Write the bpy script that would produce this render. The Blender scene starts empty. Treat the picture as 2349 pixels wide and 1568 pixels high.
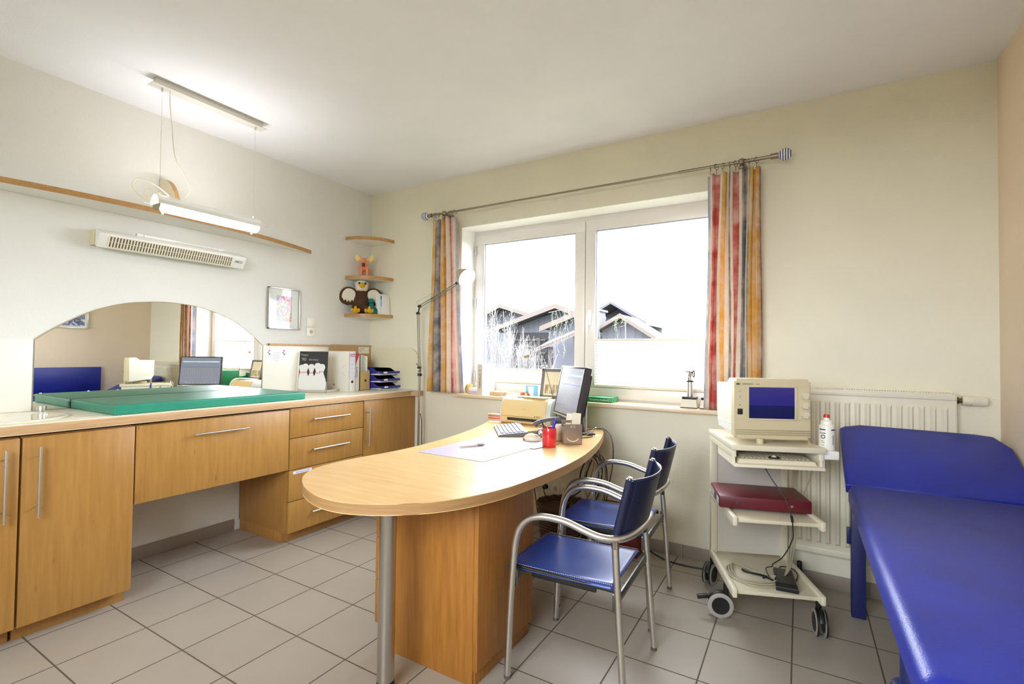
import bpy, bmesh, math, random
from mathutils import Vector, Matrix, Euler
R = math.radians
SC = bpy.context.scene
COL = SC.collection

# ------------------------------------------------------------------ camera
cam_data = bpy.data.cameras.new('camera')
cam_data.sensor_width = 36.0
cam_data.lens = 36.0 * 1113.0 / 2349.0
cam_data.clip_start = 0.05
cam_data.clip_end = 200
camera = bpy.data.objects.new('camera', cam_data)
COL.objects.link(camera)
def cam_matrix(loc, yaw, pitch, roll):
    f = Vector((math.sin(yaw)*math.cos(pitch), math.cos(yaw)*math.cos(pitch), math.sin(pitch)))
    r = Vector((math.cos(yaw), -math.sin(yaw), 0)); u = r.cross(f)
    r2 = r*math.cos(roll)+u*math.sin(roll); u2 = -r*math.sin(roll)+u*math.cos(roll)
    m = Matrix((r2, u2, -f)).transposed().to_4x4(); m.translation = Vector(loc)
    return m
camera.matrix_world = cam_matrix((3.616, -3.376, 1.339), R(-30.651), R(1.264), R(0.674))
SC.camera = camera

# ------------------------------------------------------------------ world, exposure
SC.view_settings.view_transform = 'Standard'
SC.view_settings.look = 'None'
SC.view_settings.exposure = 2.85
SC.view_settings.gamma = 1.0
SC.view_settings.use_curve_mapping = False
world = bpy.data.worlds.new('overcast_sky'); SC.world = world
world.use_nodes = True
bgn = world.node_tree.nodes['Background']
bgn.inputs['Color'].default_value = (0.87, 0.90, 1.0, 1)
bgn.inputs['Strength'].default_value = 3.6
SC.cycles.max_bounces = 10
SC.cycles.diffuse_bounces = 6
SC.cycles.glossy_bounces = 5
SC.cycles.transparent_max_bounces = 12
SC.cycles.sample_clamp_indirect = 6.0
SC.cycles.caustics_reflective = False
SC.cycles.caustics_refractive = False
# sky portal in the window opening (guides daylight sampling, gives no light of its own)
pd = bpy.data.lights.new('window_portal', 'AREA'); pd.shape = 'RECTANGLE'; pd.size = 2.1; pd.size_y = 1.4
pd.cycles.is_portal = True
po = bpy.data.objects.new('window_portal', pd); COL.objects.link(po)
po.location = (2.17, 0.34, 1.7); po.rotation_euler = (R(-90), 0, 0)
pd2 = bpy.data.lights.new('window_portal', 'AREA'); pd2.shape = 'RECTANGLE'; pd2.size = 1.7; pd2.size_y = 1.3  # portal for the added window behind the camera
pd2.cycles.is_portal = True
po2 = bpy.data.objects.new('window_portal', pd2); COL.objects.link(po2)
po2.location = (2.85, -4.63, 1.85); po2.rotation_euler = (R(90), 0, 0)

# ------------------------------------------------------------------ materials
MATS = {}
def lin(c):
    def f(x):
        x /= 255.0
        return x/12.92 if x <= 0.04045 else ((x+0.055)/1.055)**2.4
    return (f(c[0]), f(c[1]), f(c[2]), 1.0)
class NT:
    def __init__(s, m):
        s.t = m.node_tree; s.n = s.t.nodes; s.b = s.n['Principled BSDF']
    def new(s, k, **kw):
        n = s.n.new(k)
        for a, v in kw.items(): setattr(n, a, v)
        return n
    def link(s, a, b): s.t.links.new(a, b)
    def coord(s, scale=(1,1,1), loc=(0,0,0), rot=(0,0,0), src='Object'):
        tc = s.new('ShaderNodeTexCoord'); mp = s.new('ShaderNodeMapping')
        mp.inputs['Scale'].default_value = scale; mp.inputs['Location'].default_value = loc; mp.inputs['Rotation'].default_value = rot
        s.link(tc.outputs[src], mp.inputs['Vector']); return mp.outputs['Vector']
    def noise(s, vec, scale, detail=3, rough=0.5):
        n = s.new('ShaderNodeTexNoise'); n.inputs['Scale'].default_value = scale; n.inputs['Detail'].default_value = detail
        n.inputs['Roughness'].default_value = rough; s.link(vec, n.inputs['Vector']); return n.outputs['Fac']
    def ramp(s, fac, stops, interp='LINEAR'):
        r = s.new('ShaderNodeValToRGB'); r.color_ramp.interpolation = interp
        e = r.color_ramp.elements
        while len(e) < len(stops): e.new(0.5)
        for i, (p, c) in enumerate(stops): e[i].position = p; e[i].color = c
        s.link(fac, r.inputs['Fac']); return r.outputs['Color']
    def mix(s, fac, a, b, mode='MIX'):
        m = s.new('ShaderNodeMix', data_type='RGBA', blend_type=mode)
        for v, i in ((fac, 0), (a, 6), (b, 7)):
            if isinstance(v, (float, int, tuple)): m.inputs[i].default_value = v
            else: s.link(v, m.inputs[i])
        return m.outputs[2]
    def bump(s, h, strength=0.2, dist=0.002):
        b = s.new('ShaderNodeBump'); b.inputs['Strength'].default_value = strength; b.inputs['Distance'].default_value = dist
        s.link(h, b.inputs['Height']); s.link(b.outputs['Normal'], s.b.inputs['Normal'])
    def base(s, c):
        if isinstance(c, tuple): s.b.inputs['Base Color'].default_value = c
        else: s.link(c, s.b.inputs['Base Color'])
def mat(name, rgb=(200,200,200), rough=0.5, metal=0.0, spec=0.5, emit=None, es=0.0, coat=0.0):
    if name in MATS: return MATS[name]
    m = bpy.data.materials.new(name); m.use_nodes = True
    b = m.node_tree.nodes['Principled BSDF']
    b.inputs['Base Color'].default_value = lin(rgb); b.inputs['Roughness'].default_value = rough
    b.inputs['Metallic'].default_value = metal; b.inputs['Specular IOR Level'].default_value = spec
    b.inputs['Coat Weight'].default_value = coat; b.inputs['Coat Roughness'].default_value = 0.08
    if emit is not None:
        b.inputs['Emission Color'].default_value = lin(emit); b.inputs['Emission Strength'].default_value = es
    MATS[name] = m; return m
def sub(c, k): return (max(0,min(255,c[0]*k)), max(0,min(255,c[1]*k)), max(0,min(255,c[2]*k)))

def plaster(name, rgb, scale=95, strength=0.7):
    m = mat(name, rgb, 0.9, spec=0.2); t = NT(m); v = t.coord()
    a = t.noise(v, scale, 4, 0.6); b = t.noise(v, 2.2, 2)
    t.base(t.mix(t.ramp(b, [(0.35, (0,0,0,1)), (0.65, (1,1,1,1))]), lin(sub(rgb, .985)), lin(rgb)))
    t.bump(a, strength, 0.004); return m
M_wall = plaster('wall_cream', (233, 228, 206))
M_wallL = plaster('wall_left_white', (228, 227, 220))
M_wallR = plaster('wall_right_peach', (234, 216, 190))
M_ceil = plaster('ceiling_white', (240, 241, 245), 70, 0.25)

def tiles():
    m = mat('floor_tiles', (180,170,155), 0.38); t = NT(m)
    v = t.coord()
    S = 1/3.0
    br = t.new('ShaderNodeTexBrick'); br.offset = 0; br.squash = 1
    mp = t.new('ShaderNodeMapping'); t.link(v, mp.inputs['Vector'])
    mp.inputs['Location'].default_value = (-.756*S, 7.70*S, 0)
    t.link(mp.outputs['Vector'], br.inputs['Vector'])
    br.inputs['Scale'].default_value = 1.0; br.inputs['Brick Width'].default_value = S; br.inputs['Row Height'].default_value = S
    br.inputs['Mortar Size'].default_value = 0.0034; br.inputs['Mortar Smooth'].default_value = 0.15; br.inputs['Bias'].default_value = 0
    br.inputs['Color1'].default_value = lin((170,162,148)); br.inputs['Color2'].default_value = lin((164,156,143)); br.inputs['Mortar'].default_value = lin((98,86,72))
    sp = t.noise(v, 420, 2, 0.7); cl = t.noise(v, 3.0, 3)
    c = t.mix(0.35, br.outputs['Color'], t.ramp(sp, [(0.3, lin((150,140,126))), (0.7, lin((205,197,184)))]), 'MIX')
    c = t.mix(br.outputs['Fac'], c, lin((98,86,72)))
    c = t.mix(t.ramp(cl, [(0.3,(0,0,0,1)),(0.7,(1,1,1,1))]), t.mix(1.0, c, (0.93,0.92,0.91,1), 'MULTIPLY'), c)
    t.base(c)
    inv = t.new('ShaderNodeMath', operation='SUBTRACT'); inv.inputs[0].default_value = 1; t.link(br.outputs['Fac'], inv.inputs[1])
    t.bump(inv.outputs[0], 0.5, 0.002)
    rr = t.new('ShaderNodeMapRange'); t.link(br.outputs['Fac'], rr.inputs['Value']); rr.inputs['To Min'].default_value = .42; rr.inputs['To Max'].default_value = .9
    t.link(rr.outputs['Result'], t.b.inputs['Roughness'])
    return m
M_floor = tiles()
M_skirt = mat('baseboard_tile', (150,140,126), 0.45)

def wood(name, a, b, rough=0.4, grain='z', flecks=True, sc=1.0, coat=0.0, band=0.0):
    m = mat(name, a, rough, coat=coat); t = NT(m)
    s = {'z': (14,14,1.1), 'x': (1.1,14,14), 'y': (14,1.1,14)}[grain]
    s = tuple(k*sc for k in s)
    v = t.coord(s); g = t.noise(v, 3.2, 6, 0.65)
    v2 = t.coord((1.2,1.2,.7)); w = t.noise(v2, 3, 3)
    c = t.mix(t.ramp(g, [(0.3,(0,0,0,1)),(0.72,(1,1,1,1))]), lin(b), lin(a))
    c = t.mix(t.ramp(w, [(0.3,(0,0,0,1)),(0.7,(1,1,1,1))]), t.mix(1.0, c, (0.93-band,0.90-band,0.86-band,1), 'MULTIPLY'), c)
    if flecks:
        fs = {'z': (30,30,6), 'x': (6,30,30), 'y': (30,6,30)}[grain]
        vf = t.coord(fs); vo = t.new('ShaderNodeTexVoronoi'); vo.inputs['Scale'].default_value = 1.0; t.link(vf, vo.inputs['Vector'])
        gate = t.noise(t.coord((5,5,5)), 1.0, 2)
        f1 = t.ramp(vo.outputs['Distance'], [(0.06,(1,1,1,1)),(0.16,(0,0,0,1))])
        f2 = t.ramp(gate, [(0.44,(0,0,0,1)),(0.58,(1,1,1,1))])
        mm = t.mix(1.0, f1, f2, 'MULTIPLY')
        c = t.mix(t.mix(1.0, mm, (0.5,0.5,0.5,1), 'MULTIPLY'), c, lin(sub(b, .6)))
    t.base(c); t.bump(g, 0.06, 0.001); return m
M_maple = wood('cabinet_maple', (184,139,73), (164,119,56))
M_maple_side = wood('cabinet_maple_side', (184,136,74), (164,118,58), flecks=False)
M_ped = wood('pedestal_wood', (180,124,54), (152,98,36), flecks=False, band=.06)
M_desktop = wood('desk_top_maple', (226,192,140), (210,170,114), 0.30, 'x', False, 0.9)
M_desktop.node_tree.nodes['Principled BSDF'].inputs['Specular IOR Level'].default_value = 0.18
def ply(name, a, b, n=190.0):
    m = mat(name, a, 0.45); t = NT(m)
    v = t.coord(); sx = t.new('ShaderNodeSeparateXYZ'); t.link(v, sx.inputs[0])
    nn = t.noise(t.coord((3,3,60)), 2, 3)
    mu = t.new('ShaderNodeMath', operation='MULTIPLY'); t.link(sx.outputs['Z'], mu.inputs[0]); mu.inputs[1].default_value = n
    fr = t.new('ShaderNodeMath', operation='FRACT'); t.link(mu.outputs[0], fr.inputs[0])
    c = t.ramp(fr.outputs[0], [(0.0, lin(b)), (0.25, lin(a)), (0.75, lin(a)), (1.0, lin(b))])
    c = t.mix(t.ramp(nn, [(0.35,(0,0,0,1)),(0.7,(1,1,1,1))]), c, t.mix(1.0, c, (0.85,0.8,0.74,1), 'MULTIPLY'))
    t.base(c); return m
M_ply = ply('plywood_edge', (184,146,98), (138,100,60))
M_plyC = ply('counter_plywood_edge', (206,170,126), (186,148,104), 120)
M_shelfedge = wood('shelf_edge_wood', (196,154,98), (174,130,78), grain='x', flecks=False)
M_counter = mat('counter_laminate', (236,230,208), 0.35)
M_white = mat('white_lacquer', (240,238,232), 0.4)
M_pvc = mat('window_white_plastic', (228,224,218), 0.3)
M_steel = mat('brushed_steel', (190,186,180), 0.28, 1.0)
M_alu = mat('satin_aluminium', (214,211,206), 0.33, 1.0)
M_chrome = mat('chrome', (190,188,184), 0.14, 1.0)
M_black = mat('black_plastic', (28,27,28), 0.4)
M_rubber = mat('black_rubber', (24,22,22), 0.7)
M_mirror = mat('mirror_silver', (244,246,242), 0.0, 1.0)
M_beige = mat('beige_enamel', (228,222,200), 0.4)
M_paper = mat('white_paper', (240,238,232), 0.8)
def glass():
    m = bpy.data.materials.new('window_glass'); m.use_nodes = True; t = m.node_tree
    for n in list(t.nodes): t.nodes.remove(n)
    o = t.nodes.new('ShaderNodeOutputMaterial'); mx = t.nodes.new('ShaderNodeMixShader')
    tr = t.nodes.new('ShaderNodeBsdfTransparent'); gl = t.nodes.new('ShaderNodeBsdfGlossy'); lw = t.nodes.new('ShaderNodeLayerWeight'); pw = t.nodes.new('ShaderNodeMath'); pw.operation = 'POWER'; pw.inputs[1].default_value = 3.6; fr = t.nodes.new('ShaderNodeMath'); fr.operation = 'MULTIPLY_ADD'; fr.inputs[1].default_value = 0.5; fr.inputs[2].default_value = 0.012
    gl.inputs['Roughness'].default_value = 0.0; t.links.new(lw.outputs['Facing'], pw.inputs[0]); t.links.new(pw.outputs[0], fr.inputs[0])
    tr.inputs['Color'].default_value = (0.97,0.985,0.98,1)
    t.links.new(fr.outputs[0], mx.inputs[0]); t.links.new(tr.outputs[0], mx.inputs[1]); t.links.new(gl.outputs[0], mx.inputs[2]); t.links.new(mx.outputs[0], o.inputs[0])
    return m
M_glass = glass()
def vinyl(name, a, b, rough=0.33, sc=260, st=0.25, wear=None):
    m = mat(name, a, rough); t = NT(m); v = t.coord()
    n = t.noise(v, sc, 3, 0.6); w = t.noise(v, 5, 4, 0.6)
    t.base(t.mix(t.ramp(w, [(0.35,(0,0,0,1)),(0.7,(1,1,1,1))]), lin(b), lin(a)))
    t.bump(n, st, 0.0015)
    if wear:
        mr = t.new('ShaderNodeMapRange'); t.link(w, mr.inputs['Value']); mr.inputs['To Min'].default_value = rough-wear; mr.inputs['To Max'].default_value = rough+wear
        t.link(mr.outputs['Result'], t.b.inputs['Roughness'])
    return m
M_couch = vinyl('blue_vinyl', (34,50,160), (28,42,140), 0.36, 230, 0.6, 0.05)
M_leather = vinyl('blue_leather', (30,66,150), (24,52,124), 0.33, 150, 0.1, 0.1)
M_leather.node_tree.nodes['Principled BSDF'].inputs['Coat Weight'].default_value = 0.5
M_leather.node_tree.nodes['Principled BSDF'].inputs['Coat Roughness'].default_value = 0.28
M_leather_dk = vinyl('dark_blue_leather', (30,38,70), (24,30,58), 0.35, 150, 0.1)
M_mat = vinyl('green_vinyl', (38,140,112), (32,128,104), 0.36, 300, 0.3)

# ------------------------------------------------------------------ geometry helpers
def bm(): return bmesh.new()
def _mark(b, before, mi, M=None):
    vs = [v for v in b.verts if v.index == -1 or v not in before] if False else None
def add_verts(b, verts, faces, mi=0, M=None, smooth=True):
    vs = [b.verts.new(M @ Vector(v) if M else Vector(v)) for v in verts]
    out = []
    for f in faces:
        try:
            fc = b.faces.new([vs[i] for i in f]); fc.material_index = mi; fc.smooth = smooth; out.append(fc)
        except ValueError: pass
    return vs, out
def box(b, x0, x1, y0, y1, z0, z1, mi=0, M=None, bev=0.0, seg=2):
    V = [(x0,y0,z0),(x1,y0,z0),(x1,y1,z0),(x0,y1,z0),(x0,y0,z1),(x1,y0,z1),(x1,y1,z1),(x0,y1,z1)]
    F = [(0,3,2,1),(4,5,6,7),(0,1,5,4),(1,2,6,5),(2,3,7,6),(3,0,4,7)]
    if bev <= 0:
        add_verts(b, V, F, mi, M); return
    t = bmesh.new(); add_verts(t, V, F, mi)
    bmesh.ops.bevel(t, geom=list(t.edges), offset=bev, segments=seg, affect='EDGES', profile=0.5)
    merge(b, t, M, mi)
def merge(b, t, M=None, mi=None):
    t.verts.ensure_lookup_table(); mp = {}
    for v in t.verts: mp[v] = b.verts.new(M @ v.co if M else v.co)
    for f in t.faces:
        try:
            nf = b.faces.new([mp[v] for v in f.verts]); nf.material_index = f.material_index if mi is None else mi; nf.smooth = True
        except ValueError: pass
    t.free()
def frame_of(d):
    d = Vector(d).normalized(); up = Vector((0,0,1)) if abs(d.z) < 0.95 else Vector((1,0,0))
    a = d.cross(up).normalized(); return a, d.cross(a).normalized(), d
def cyl(b, p0, p1, r0, r1=None, seg=16, mi=0, M=None, cap=True):
    r1 = r0 if r1 is None else r1
    p0 = Vector(p0); p1 = Vector(p1); a, c, d = frame_of(p1-p0)
    V = []; F = []
    for p, r in ((p0, r0), (p1, r1)):
        for i in range(seg):
            t = 2*math.pi*i/seg; V.append(p + a*math.cos(t)*r + c*math.sin(t)*r)
    for i in range(seg): F.append((i, (i+1) % seg, seg+(i+1) % seg, seg+i))
    if cap: F += [tuple(range(seg))[::-1], tuple(range(seg, 2*seg))]
    add_verts(b, V, F, mi, M)
def smooth_path(pts, n=6, closed=False):
    P = [Vector(p) for p in pts]; out = []; N = len(P)
    rng = range(N) if closed else range(N-1)
    for i in rng:
        if closed: p0, p1, p2, p3 = P[i-1], P[i], P[(i+1) % N], P[(i+2) % N]
        else: p0, p1, p2, p3 = P[max(i-1,0)], P[i], P[i+1], P[min(i+2, N-1)]
        for k in range(n):
            t = k/n
            out.append(0.5*((2*p1)+(p2-p0)*t+(2*p0-5*p1+4*p2-p3)*t*t+(3*p1-p0-3*p2+p3)*t**3))
    if not closed: out.append(P[-1])
    return out
def tube(b, pts, r, seg=10, mi=0, M=None, sm=6, closed=False, cap=True):
    P = smooth_path(pts, sm, closed) if sm else [Vector(p) for p in pts]
    n = len(P); V = []; F = []; prev = None
    for i, p in enumerate(P):
        if closed: d = P[(i+1) % n]-P[i-1]
        else: d = P[min(i+1, n-1)]-P[max(i-1, 0)]
        d.normalize()
        if prev is None: a, c, _ = frame_of(d)
        else:
            a = prev - d*prev.dot(d)
            a = a.normalized() if a.length > 1e-6 else frame_of(d)[0]
            c = d.cross(a)
        prev = a
        rr = r(i/(n-1)) if callable(r) else r
        for k in range(seg):
            t = 2*math.pi*k/seg; V.append(p+a*math.cos(t)*rr+c*math.sin(t)*rr)
    m = n if closed else n-1
    for i in range(m):
        j = (i+1) % n
        for k in range(seg): F.append((i*seg+k, i*seg+(k+1) % seg, j*seg+(k+1) % seg, j*seg+k))
    if cap and not closed: F += [tuple(range(seg))[::-1], tuple(range((n-1)*seg, n*seg))]
    add_verts(b, V, F, mi, M)
def lathe(b, prof, seg=24, mi=0, M=None):
    V = []; F = []; n = len(prof)
    for r, z in prof:
        for k in range(seg):
            t = 2*math.pi*k/seg; V.append((r*math.cos(t), r*math.sin(t), z))
    for i in range(n-1):
        for k in range(seg): F.append((i*seg+k, i*seg+(k+1) % seg, (i+1)*seg+(k+1) % seg, (i+1)*seg+k))
    if prof[0][0] > 1e-5: F.append(tuple(range(seg))[::-1])
    if prof[-1][0] > 1e-5: F.append(tuple(range((n-1)*seg, n*seg)))
    add_verts(b, V, F, mi, M)
def prism(b, pts, z0, z1, mi=0, M=None, side=None, bev=0.0):
    """outline in xy, extruded z0..z1; side = material index of the side faces"""
    t = bmesh.new(); n = len(pts)
    V = [(x, y, z0) for x, y in pts]+[(x, y, z1) for x, y in pts]
    ar = sum(pts[i-1][0]*pts[i][1]-pts[i][0]*pts[i-1][1] for i in range(n))
    F = [tuple(range(n))[::-1], tuple(range(n, 2*n))]+[(i, (i+1) % n, n+(i+1) % n, n+i) for i in range(n)]
    vs, fs = add_verts(t, V, F, mi)
    if side is not None:
        for f in fs[2:]: f.material_index = side
    if ar < 0: bmesh.ops.reverse_faces(t, faces=t.faces)
    if bev > 0:
        es = [e for e in t.edges if abs(e.verts[0].co.z-e.verts[1].co.z) < 1e-9]
        bmesh.ops.bevel(t, geom=es, offset=bev, segments=2, affect='EDGES', profile=0.5)
    merge(b, t, M)
def ball(b, c, r, M=None, mi=0, u=20, v=14):
    if isinstance(r, (int, float)): r = (r, r, r)
    t = bmesh.new(); bmesh.ops.create_uvsphere(t, u_segments=u, v_segments=v, radius=1.0)
    T = Matrix.Translation(Vector(c)) @ Matrix.Diagonal((r[0], r[1], r[2], 1))
    merge(b, t, (M @ T) if M else T, mi)
def T(x=0, y=0, z=0, rz=0, rx=0, ry=0):
    return Matrix.Translation((x, y, z)) @ Euler((rx, ry, rz)).to_matrix().to_4x4()

MW = {}
def mesh_from(name, b, mats, angle=35):
    me = bpy.data.meshes.new(name)
    bmesh.ops.recalc_face_normals(b, faces=b.faces)
    b.to_mesh(me); b.free()
    for m in (mats if isinstance(mats, (list, tuple)) else [mats]): me.materials.append(m)
    try: me.set_sharp_from_angle(angle=R(angle))
    except Exception: pass
    return me
def obj(name, b, mats, parent=None, world=False, angle=35, label=None):
    """link one mesh object; with a parent the mesh is in the parent's space, unless world=True"""
    me = mesh_from(name, b, mats, angle)
    o = bpy.data.objects.new(name, me); COL.objects.link(o)
    if parent is not None:
        o.parent = parent
        if world: me.transform(MW[parent.name].inverted())
        MW[o.name] = MW[parent.name]
    else: MW[o.name] = Matrix.Identity(4)
    if label: o['label'] = label
    return o
def tag(o, label, cat, group=None, kind=None):
    o['label'] = label; o['category'] = cat
    if group: o['group'] = group
    if kind: o['kind'] = kind
    return o
def thing(name, label, cat, loc=(0,0,0), rz=0, group=None, kind=None):
    o = bpy.data.objects.new(name, None); COL.objects.link(o)
    o.location = loc; o.rotation_euler = (0, 0, rz); o.empty_display_size = 0.1
    MW[o.name] = T(loc[0], loc[1], loc[2], rz)
    return tag(o, label, cat, group, kind)
def solo(name, b, mats, label, cat, loc=None, group=None, rz=0, angle=35, kind=None):
    """a thing that is one mesh; geometry given in its own space when loc is set"""
    o = obj(name, b, mats, angle=angle)
    if loc is not None:
        o.location = loc; o.rotation_euler = (0, 0, rz); MW[o.name] = T(loc[0], loc[1], loc[2], rz)
    return tag(o, label, cat, group, kind)
def structure(name, b, mats, angle=35):
    o = obj(name, b, mats, angle=angle); o['kind'] = 'structure'; return o
def dup(root, loc, rz, label, group=None):
    r = root.copy(); COL.objects.link(r); r.location = loc; r.rotation_euler = (0, 0, rz); r['label'] = label
    if group: r['group'] = group
    for ch in list(root.children):
        c = ch.copy(); COL.objects.link(c); c.parent = r
        for g in list(ch.children):
            d = g.copy(); COL.objects.link(d); d.parent = c
    return r
def text(name, s, size, m, parent, M, depth=0.0004, align='CENTER', label=None):
    """flat lettering as a mesh part; M maps the text's xy plane into the parent's space"""
    cu = bpy.data.curves.new(name, 'FONT'); cu.body = s; cu.size = size; cu.extrude = depth; cu.align_x = align; cu.align_y = 'CENTER'
    cu.resolution_u = 3
    tmp = bpy.data.objects.new(name+'_tmp', cu); COL.objects.link(tmp)
    dg = bpy.context.evaluated_depsgraph_get(); me = bpy.data.meshes.new_from_object(tmp.evaluated_get(dg))
    bpy.data.objects.remove(tmp); bpy.data.curves.remove(cu)
    me.transform(M); me.materials.clear(); me.materials.append(m); me.name = name
    o = bpy.data.objects.new(name, me); COL.objects.link(o); o.parent = parent; MW[o.name] = MW[parent.name]
    return o
# orientation for lettering: face normal +x (left wall), normal -y (back wall)
def TX(x, y, z, rot=0.0):   # text plane facing +x, reading along +y
    return Matrix.Translation((x, y, z)) @ Matrix(((0,0,1,0),(1,0,0,0),(0,1,0,0),(0,0,0,1))) @ Matrix.Rotation(rot, 4, 'Z')
def TY(x, y, z, rot=0.0):   # facing -y, reading along +x
    return Matrix.Translation((x, y, z)) @ Matrix(((1,0,0,0),(0,0,-1,0),(0,1,0,0),(0,0,0,1))) @ Matrix.Rotation(rot, 4, 'Z')
def TZ(x, y, z, rot=0.0):   # lying face up
    return Matrix.Translation((x, y, z)) @ Matrix.Rotation(rot, 4, 'Z')

# ================================================================== the room
RX, RY, RZ = 4.49, -4.45, 2.87
YF0 = 0.2
WX0, WX1, WZ0, WZ1, WD = 1.095, 3.24, 0.965, 2.42, 0.36
b = bm(); box(b, -0.2, RX+0.2, RY-0.2, 0.36, -0.15, 0); structure('floor', b, M_floor)
b = bm(); box(b, -0.2, RX+0.2, RY-0.2, 0.36, RZ, RZ+0.15); structure('ceiling', b, M_ceil)
b = bm(); box(b, -0.2, 0, RY-0.2, 0.36, 0, RZ); structure('wall_left', b, M_wallL)
b = bm(); box(b, RX, RX+0.2, RY-0.2, 0.36, 0, RZ); structure('wall_right', b, M_wallR)
b = bm(); box(b, 0, 2.0, RY-0.2, RY, 0, RZ); box(b, 3.7, RX, RY-0.2, RY, 0, RZ); box(b, 2.0, 3.7, RY-0.2, RY, 0, 1.2); box(b, 2.0, 3.7, RY-0.2, RY, 2.5, RZ)  # gap left for the added fill window
structure('wall_front', b, M_wall)
b = bm()
box(b, 0, WX0, 0, WD, 0, RZ); box(b, WX1, RX, 0, WD, 0, RZ); box(b, WX0, WX1, 0, WD, 0, WZ0); box(b, WX0, WX1, 0, WD, WZ1, RZ)
structure('wall_back', b, M_wall)
b = bm(); M_rev = plaster('reveal_white', (246,246,244), 95, 0.1)
box(b, WX0, WX0+0.004, 0.0, YF0, WZ0, WZ1); box(b, WX1-0.004, WX1, 0.0, YF0, WZ0, WZ1); box(b, WX0, WX1, 0.0, YF0, WZ1-0.004, WZ1)
structure('trim_2', b, M_rev)
# tile skirting
b = bm()
for y0, y1 in ((-2.158, -1.30),):
    box(b, 0, 0.009, y0, y1, 0, 0.083, bev=0.002)
structure('baseboard_left', b, M_skirt)
b = bm()
x = 0.62
while x < RX-0.01:
    box(b, x, min(x+0.332, RX), -0.009, 0, 0, 0.083, bev=0.0015); x += 0.3333
structure('baseboard_back', b, M_skirt)
b = bm(); y = -0.01
while y > RY:
    box(b, RX-0.009, RX, max(y-0.332, RY), y, 0, 0.083, bev=0.0015); y -= 0.3333
structure('baseboard_right', b, M_skirt)

# ---------------- window
win = thing('window_1', 'white plastic two-sash window above the desk', 'window', (0,0,0), 0, None, 'structure')
YF = 0.185
b = bm()
fw = 0.045
def rect_frame(b, x0, x1, z0, z1, w, y0, y1, mi=0, bev=0.004, wb=None):
    wb = w if wb is None else wb
    box(b, x0, x1, y0, y1, z1-w, z1, mi, bev=bev); box(b, x0, x1, y0, y1, z0, z0+wb, mi, bev=bev)
    box(b, x0, x0+w, y0, y1, z0+wb*0.9, z1-w*0.9, mi, bev=bev); box(b, x1-w, x1, y0, y1, z0+wb*0.9, z1-w*0.9, mi, bev=bev)
rect_frame(b, WX0, WX1, WZ0, WZ1, fw, YF+0.015, YF+0.075)
obj('window_frame', b, M_pvc, win)
XM = 2.167
def sash(x0, x1, z0, z1, name='sash'):
    w = 0.085
    b = bm(); rect_frame(b, x0, x1, z0, z1, w, YF, YF+0.06, bev=0.006)
    s = obj(name, b, M_pvc, win)
    b = bm(); rect_frame(b, x0+w-0.006, x1-w+0.006, z0+w-0.006, z1-w+0.006, 0.012, YF+0.012, YF+0.02, bev=0)
    obj('glazing_bead', b, mat('glazing_bead_grey', (150,160,178), 0.5), s)
    b = bm(); box(b, x0+w-0.004, x1-w+0.004, YF+0.030, YF+0.034, z0+w-0.004, z1-w+0.004)
    obj('pane', b, M_glass, s)
    return s
SL = sash(WX0+0.03, XM-0.002, WZ0+0.03, WZ1-0.035)
SR = sash(XM+0.002, WX1-0.03, WZ0+0.03, WZ1-0.035)
b = bm()
box(b, XM+0.028, XM+0.056, YF-0.012, YF, 1.56, 1.68, bev=0.004)
cyl(b, (XM+0.042, YF, 1.625), (XM+0.042, YF-0.04, 1.625), 0.009)
tube(b, [(XM+0.042, YF-0.04, 1.635), (XM+0.040, YF-0.047, 1.60), (XM+0.036, YF-0.048, 1.55), (XM+0.034, YF-0.045, 1.505)], 0.0085, 8)
obj('window_handle', b, mat('white_handle', (236,238,244), 0.3), win)
for z in (1.12, 1.78, 2.25):
    b = bm(); cyl(b, (WX0+0.028, YF-0.006, z-0.04), (WX0+0.028, YF-0.006, z+0.04), 0.007)
    obj('hinge', b, M_alu, win)
# added window, unseen behind the camera, invented to bring in frontal fill daylight
w2 = thing('window_2', 'added white window in the unseen wall behind the camera, for fill daylight', 'window', (0,0,0), 0, None, 'structure')
b = bm(); rect_frame(b, 2.0, 3.7, 1.2, 2.5, 0.07, RY-0.12, RY-0.05)
for xx in (2.85,): box(b, xx-0.04, xx+0.04, RY-0.12, RY-0.05, 1.26, 2.44, bev=0.004)
w2f = obj('window_frame', b, M_pvc, w2)
for xx in (2.068, 2.888):
    b = bm(); box(b, xx, xx+0.744, RY-0.09, RY-0.086, 1.265, 2.435); obj('pane', b, M_glass, w2f)
# sill
M_sill = mat('sill_stone', (232,212,180), 0.3)
t_ = NT(M_sill); t_.base(t_.mix(t_.ramp(t_.noise(t_.coord((3,12,12)), 2.5, 4), [(0.3,(0,0,0,1)),(0.7,(1,1,1,1))]), lin((238,220,190)), lin((222,198,160))))
b = bm(); box(b, 1.065, 3.27, -0.055, YF+0.01, 0.958, 0.985, bev=0.004)
o = structure('trim_1', b, M_sill); o['label'] = 'pale stone window sill'

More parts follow.
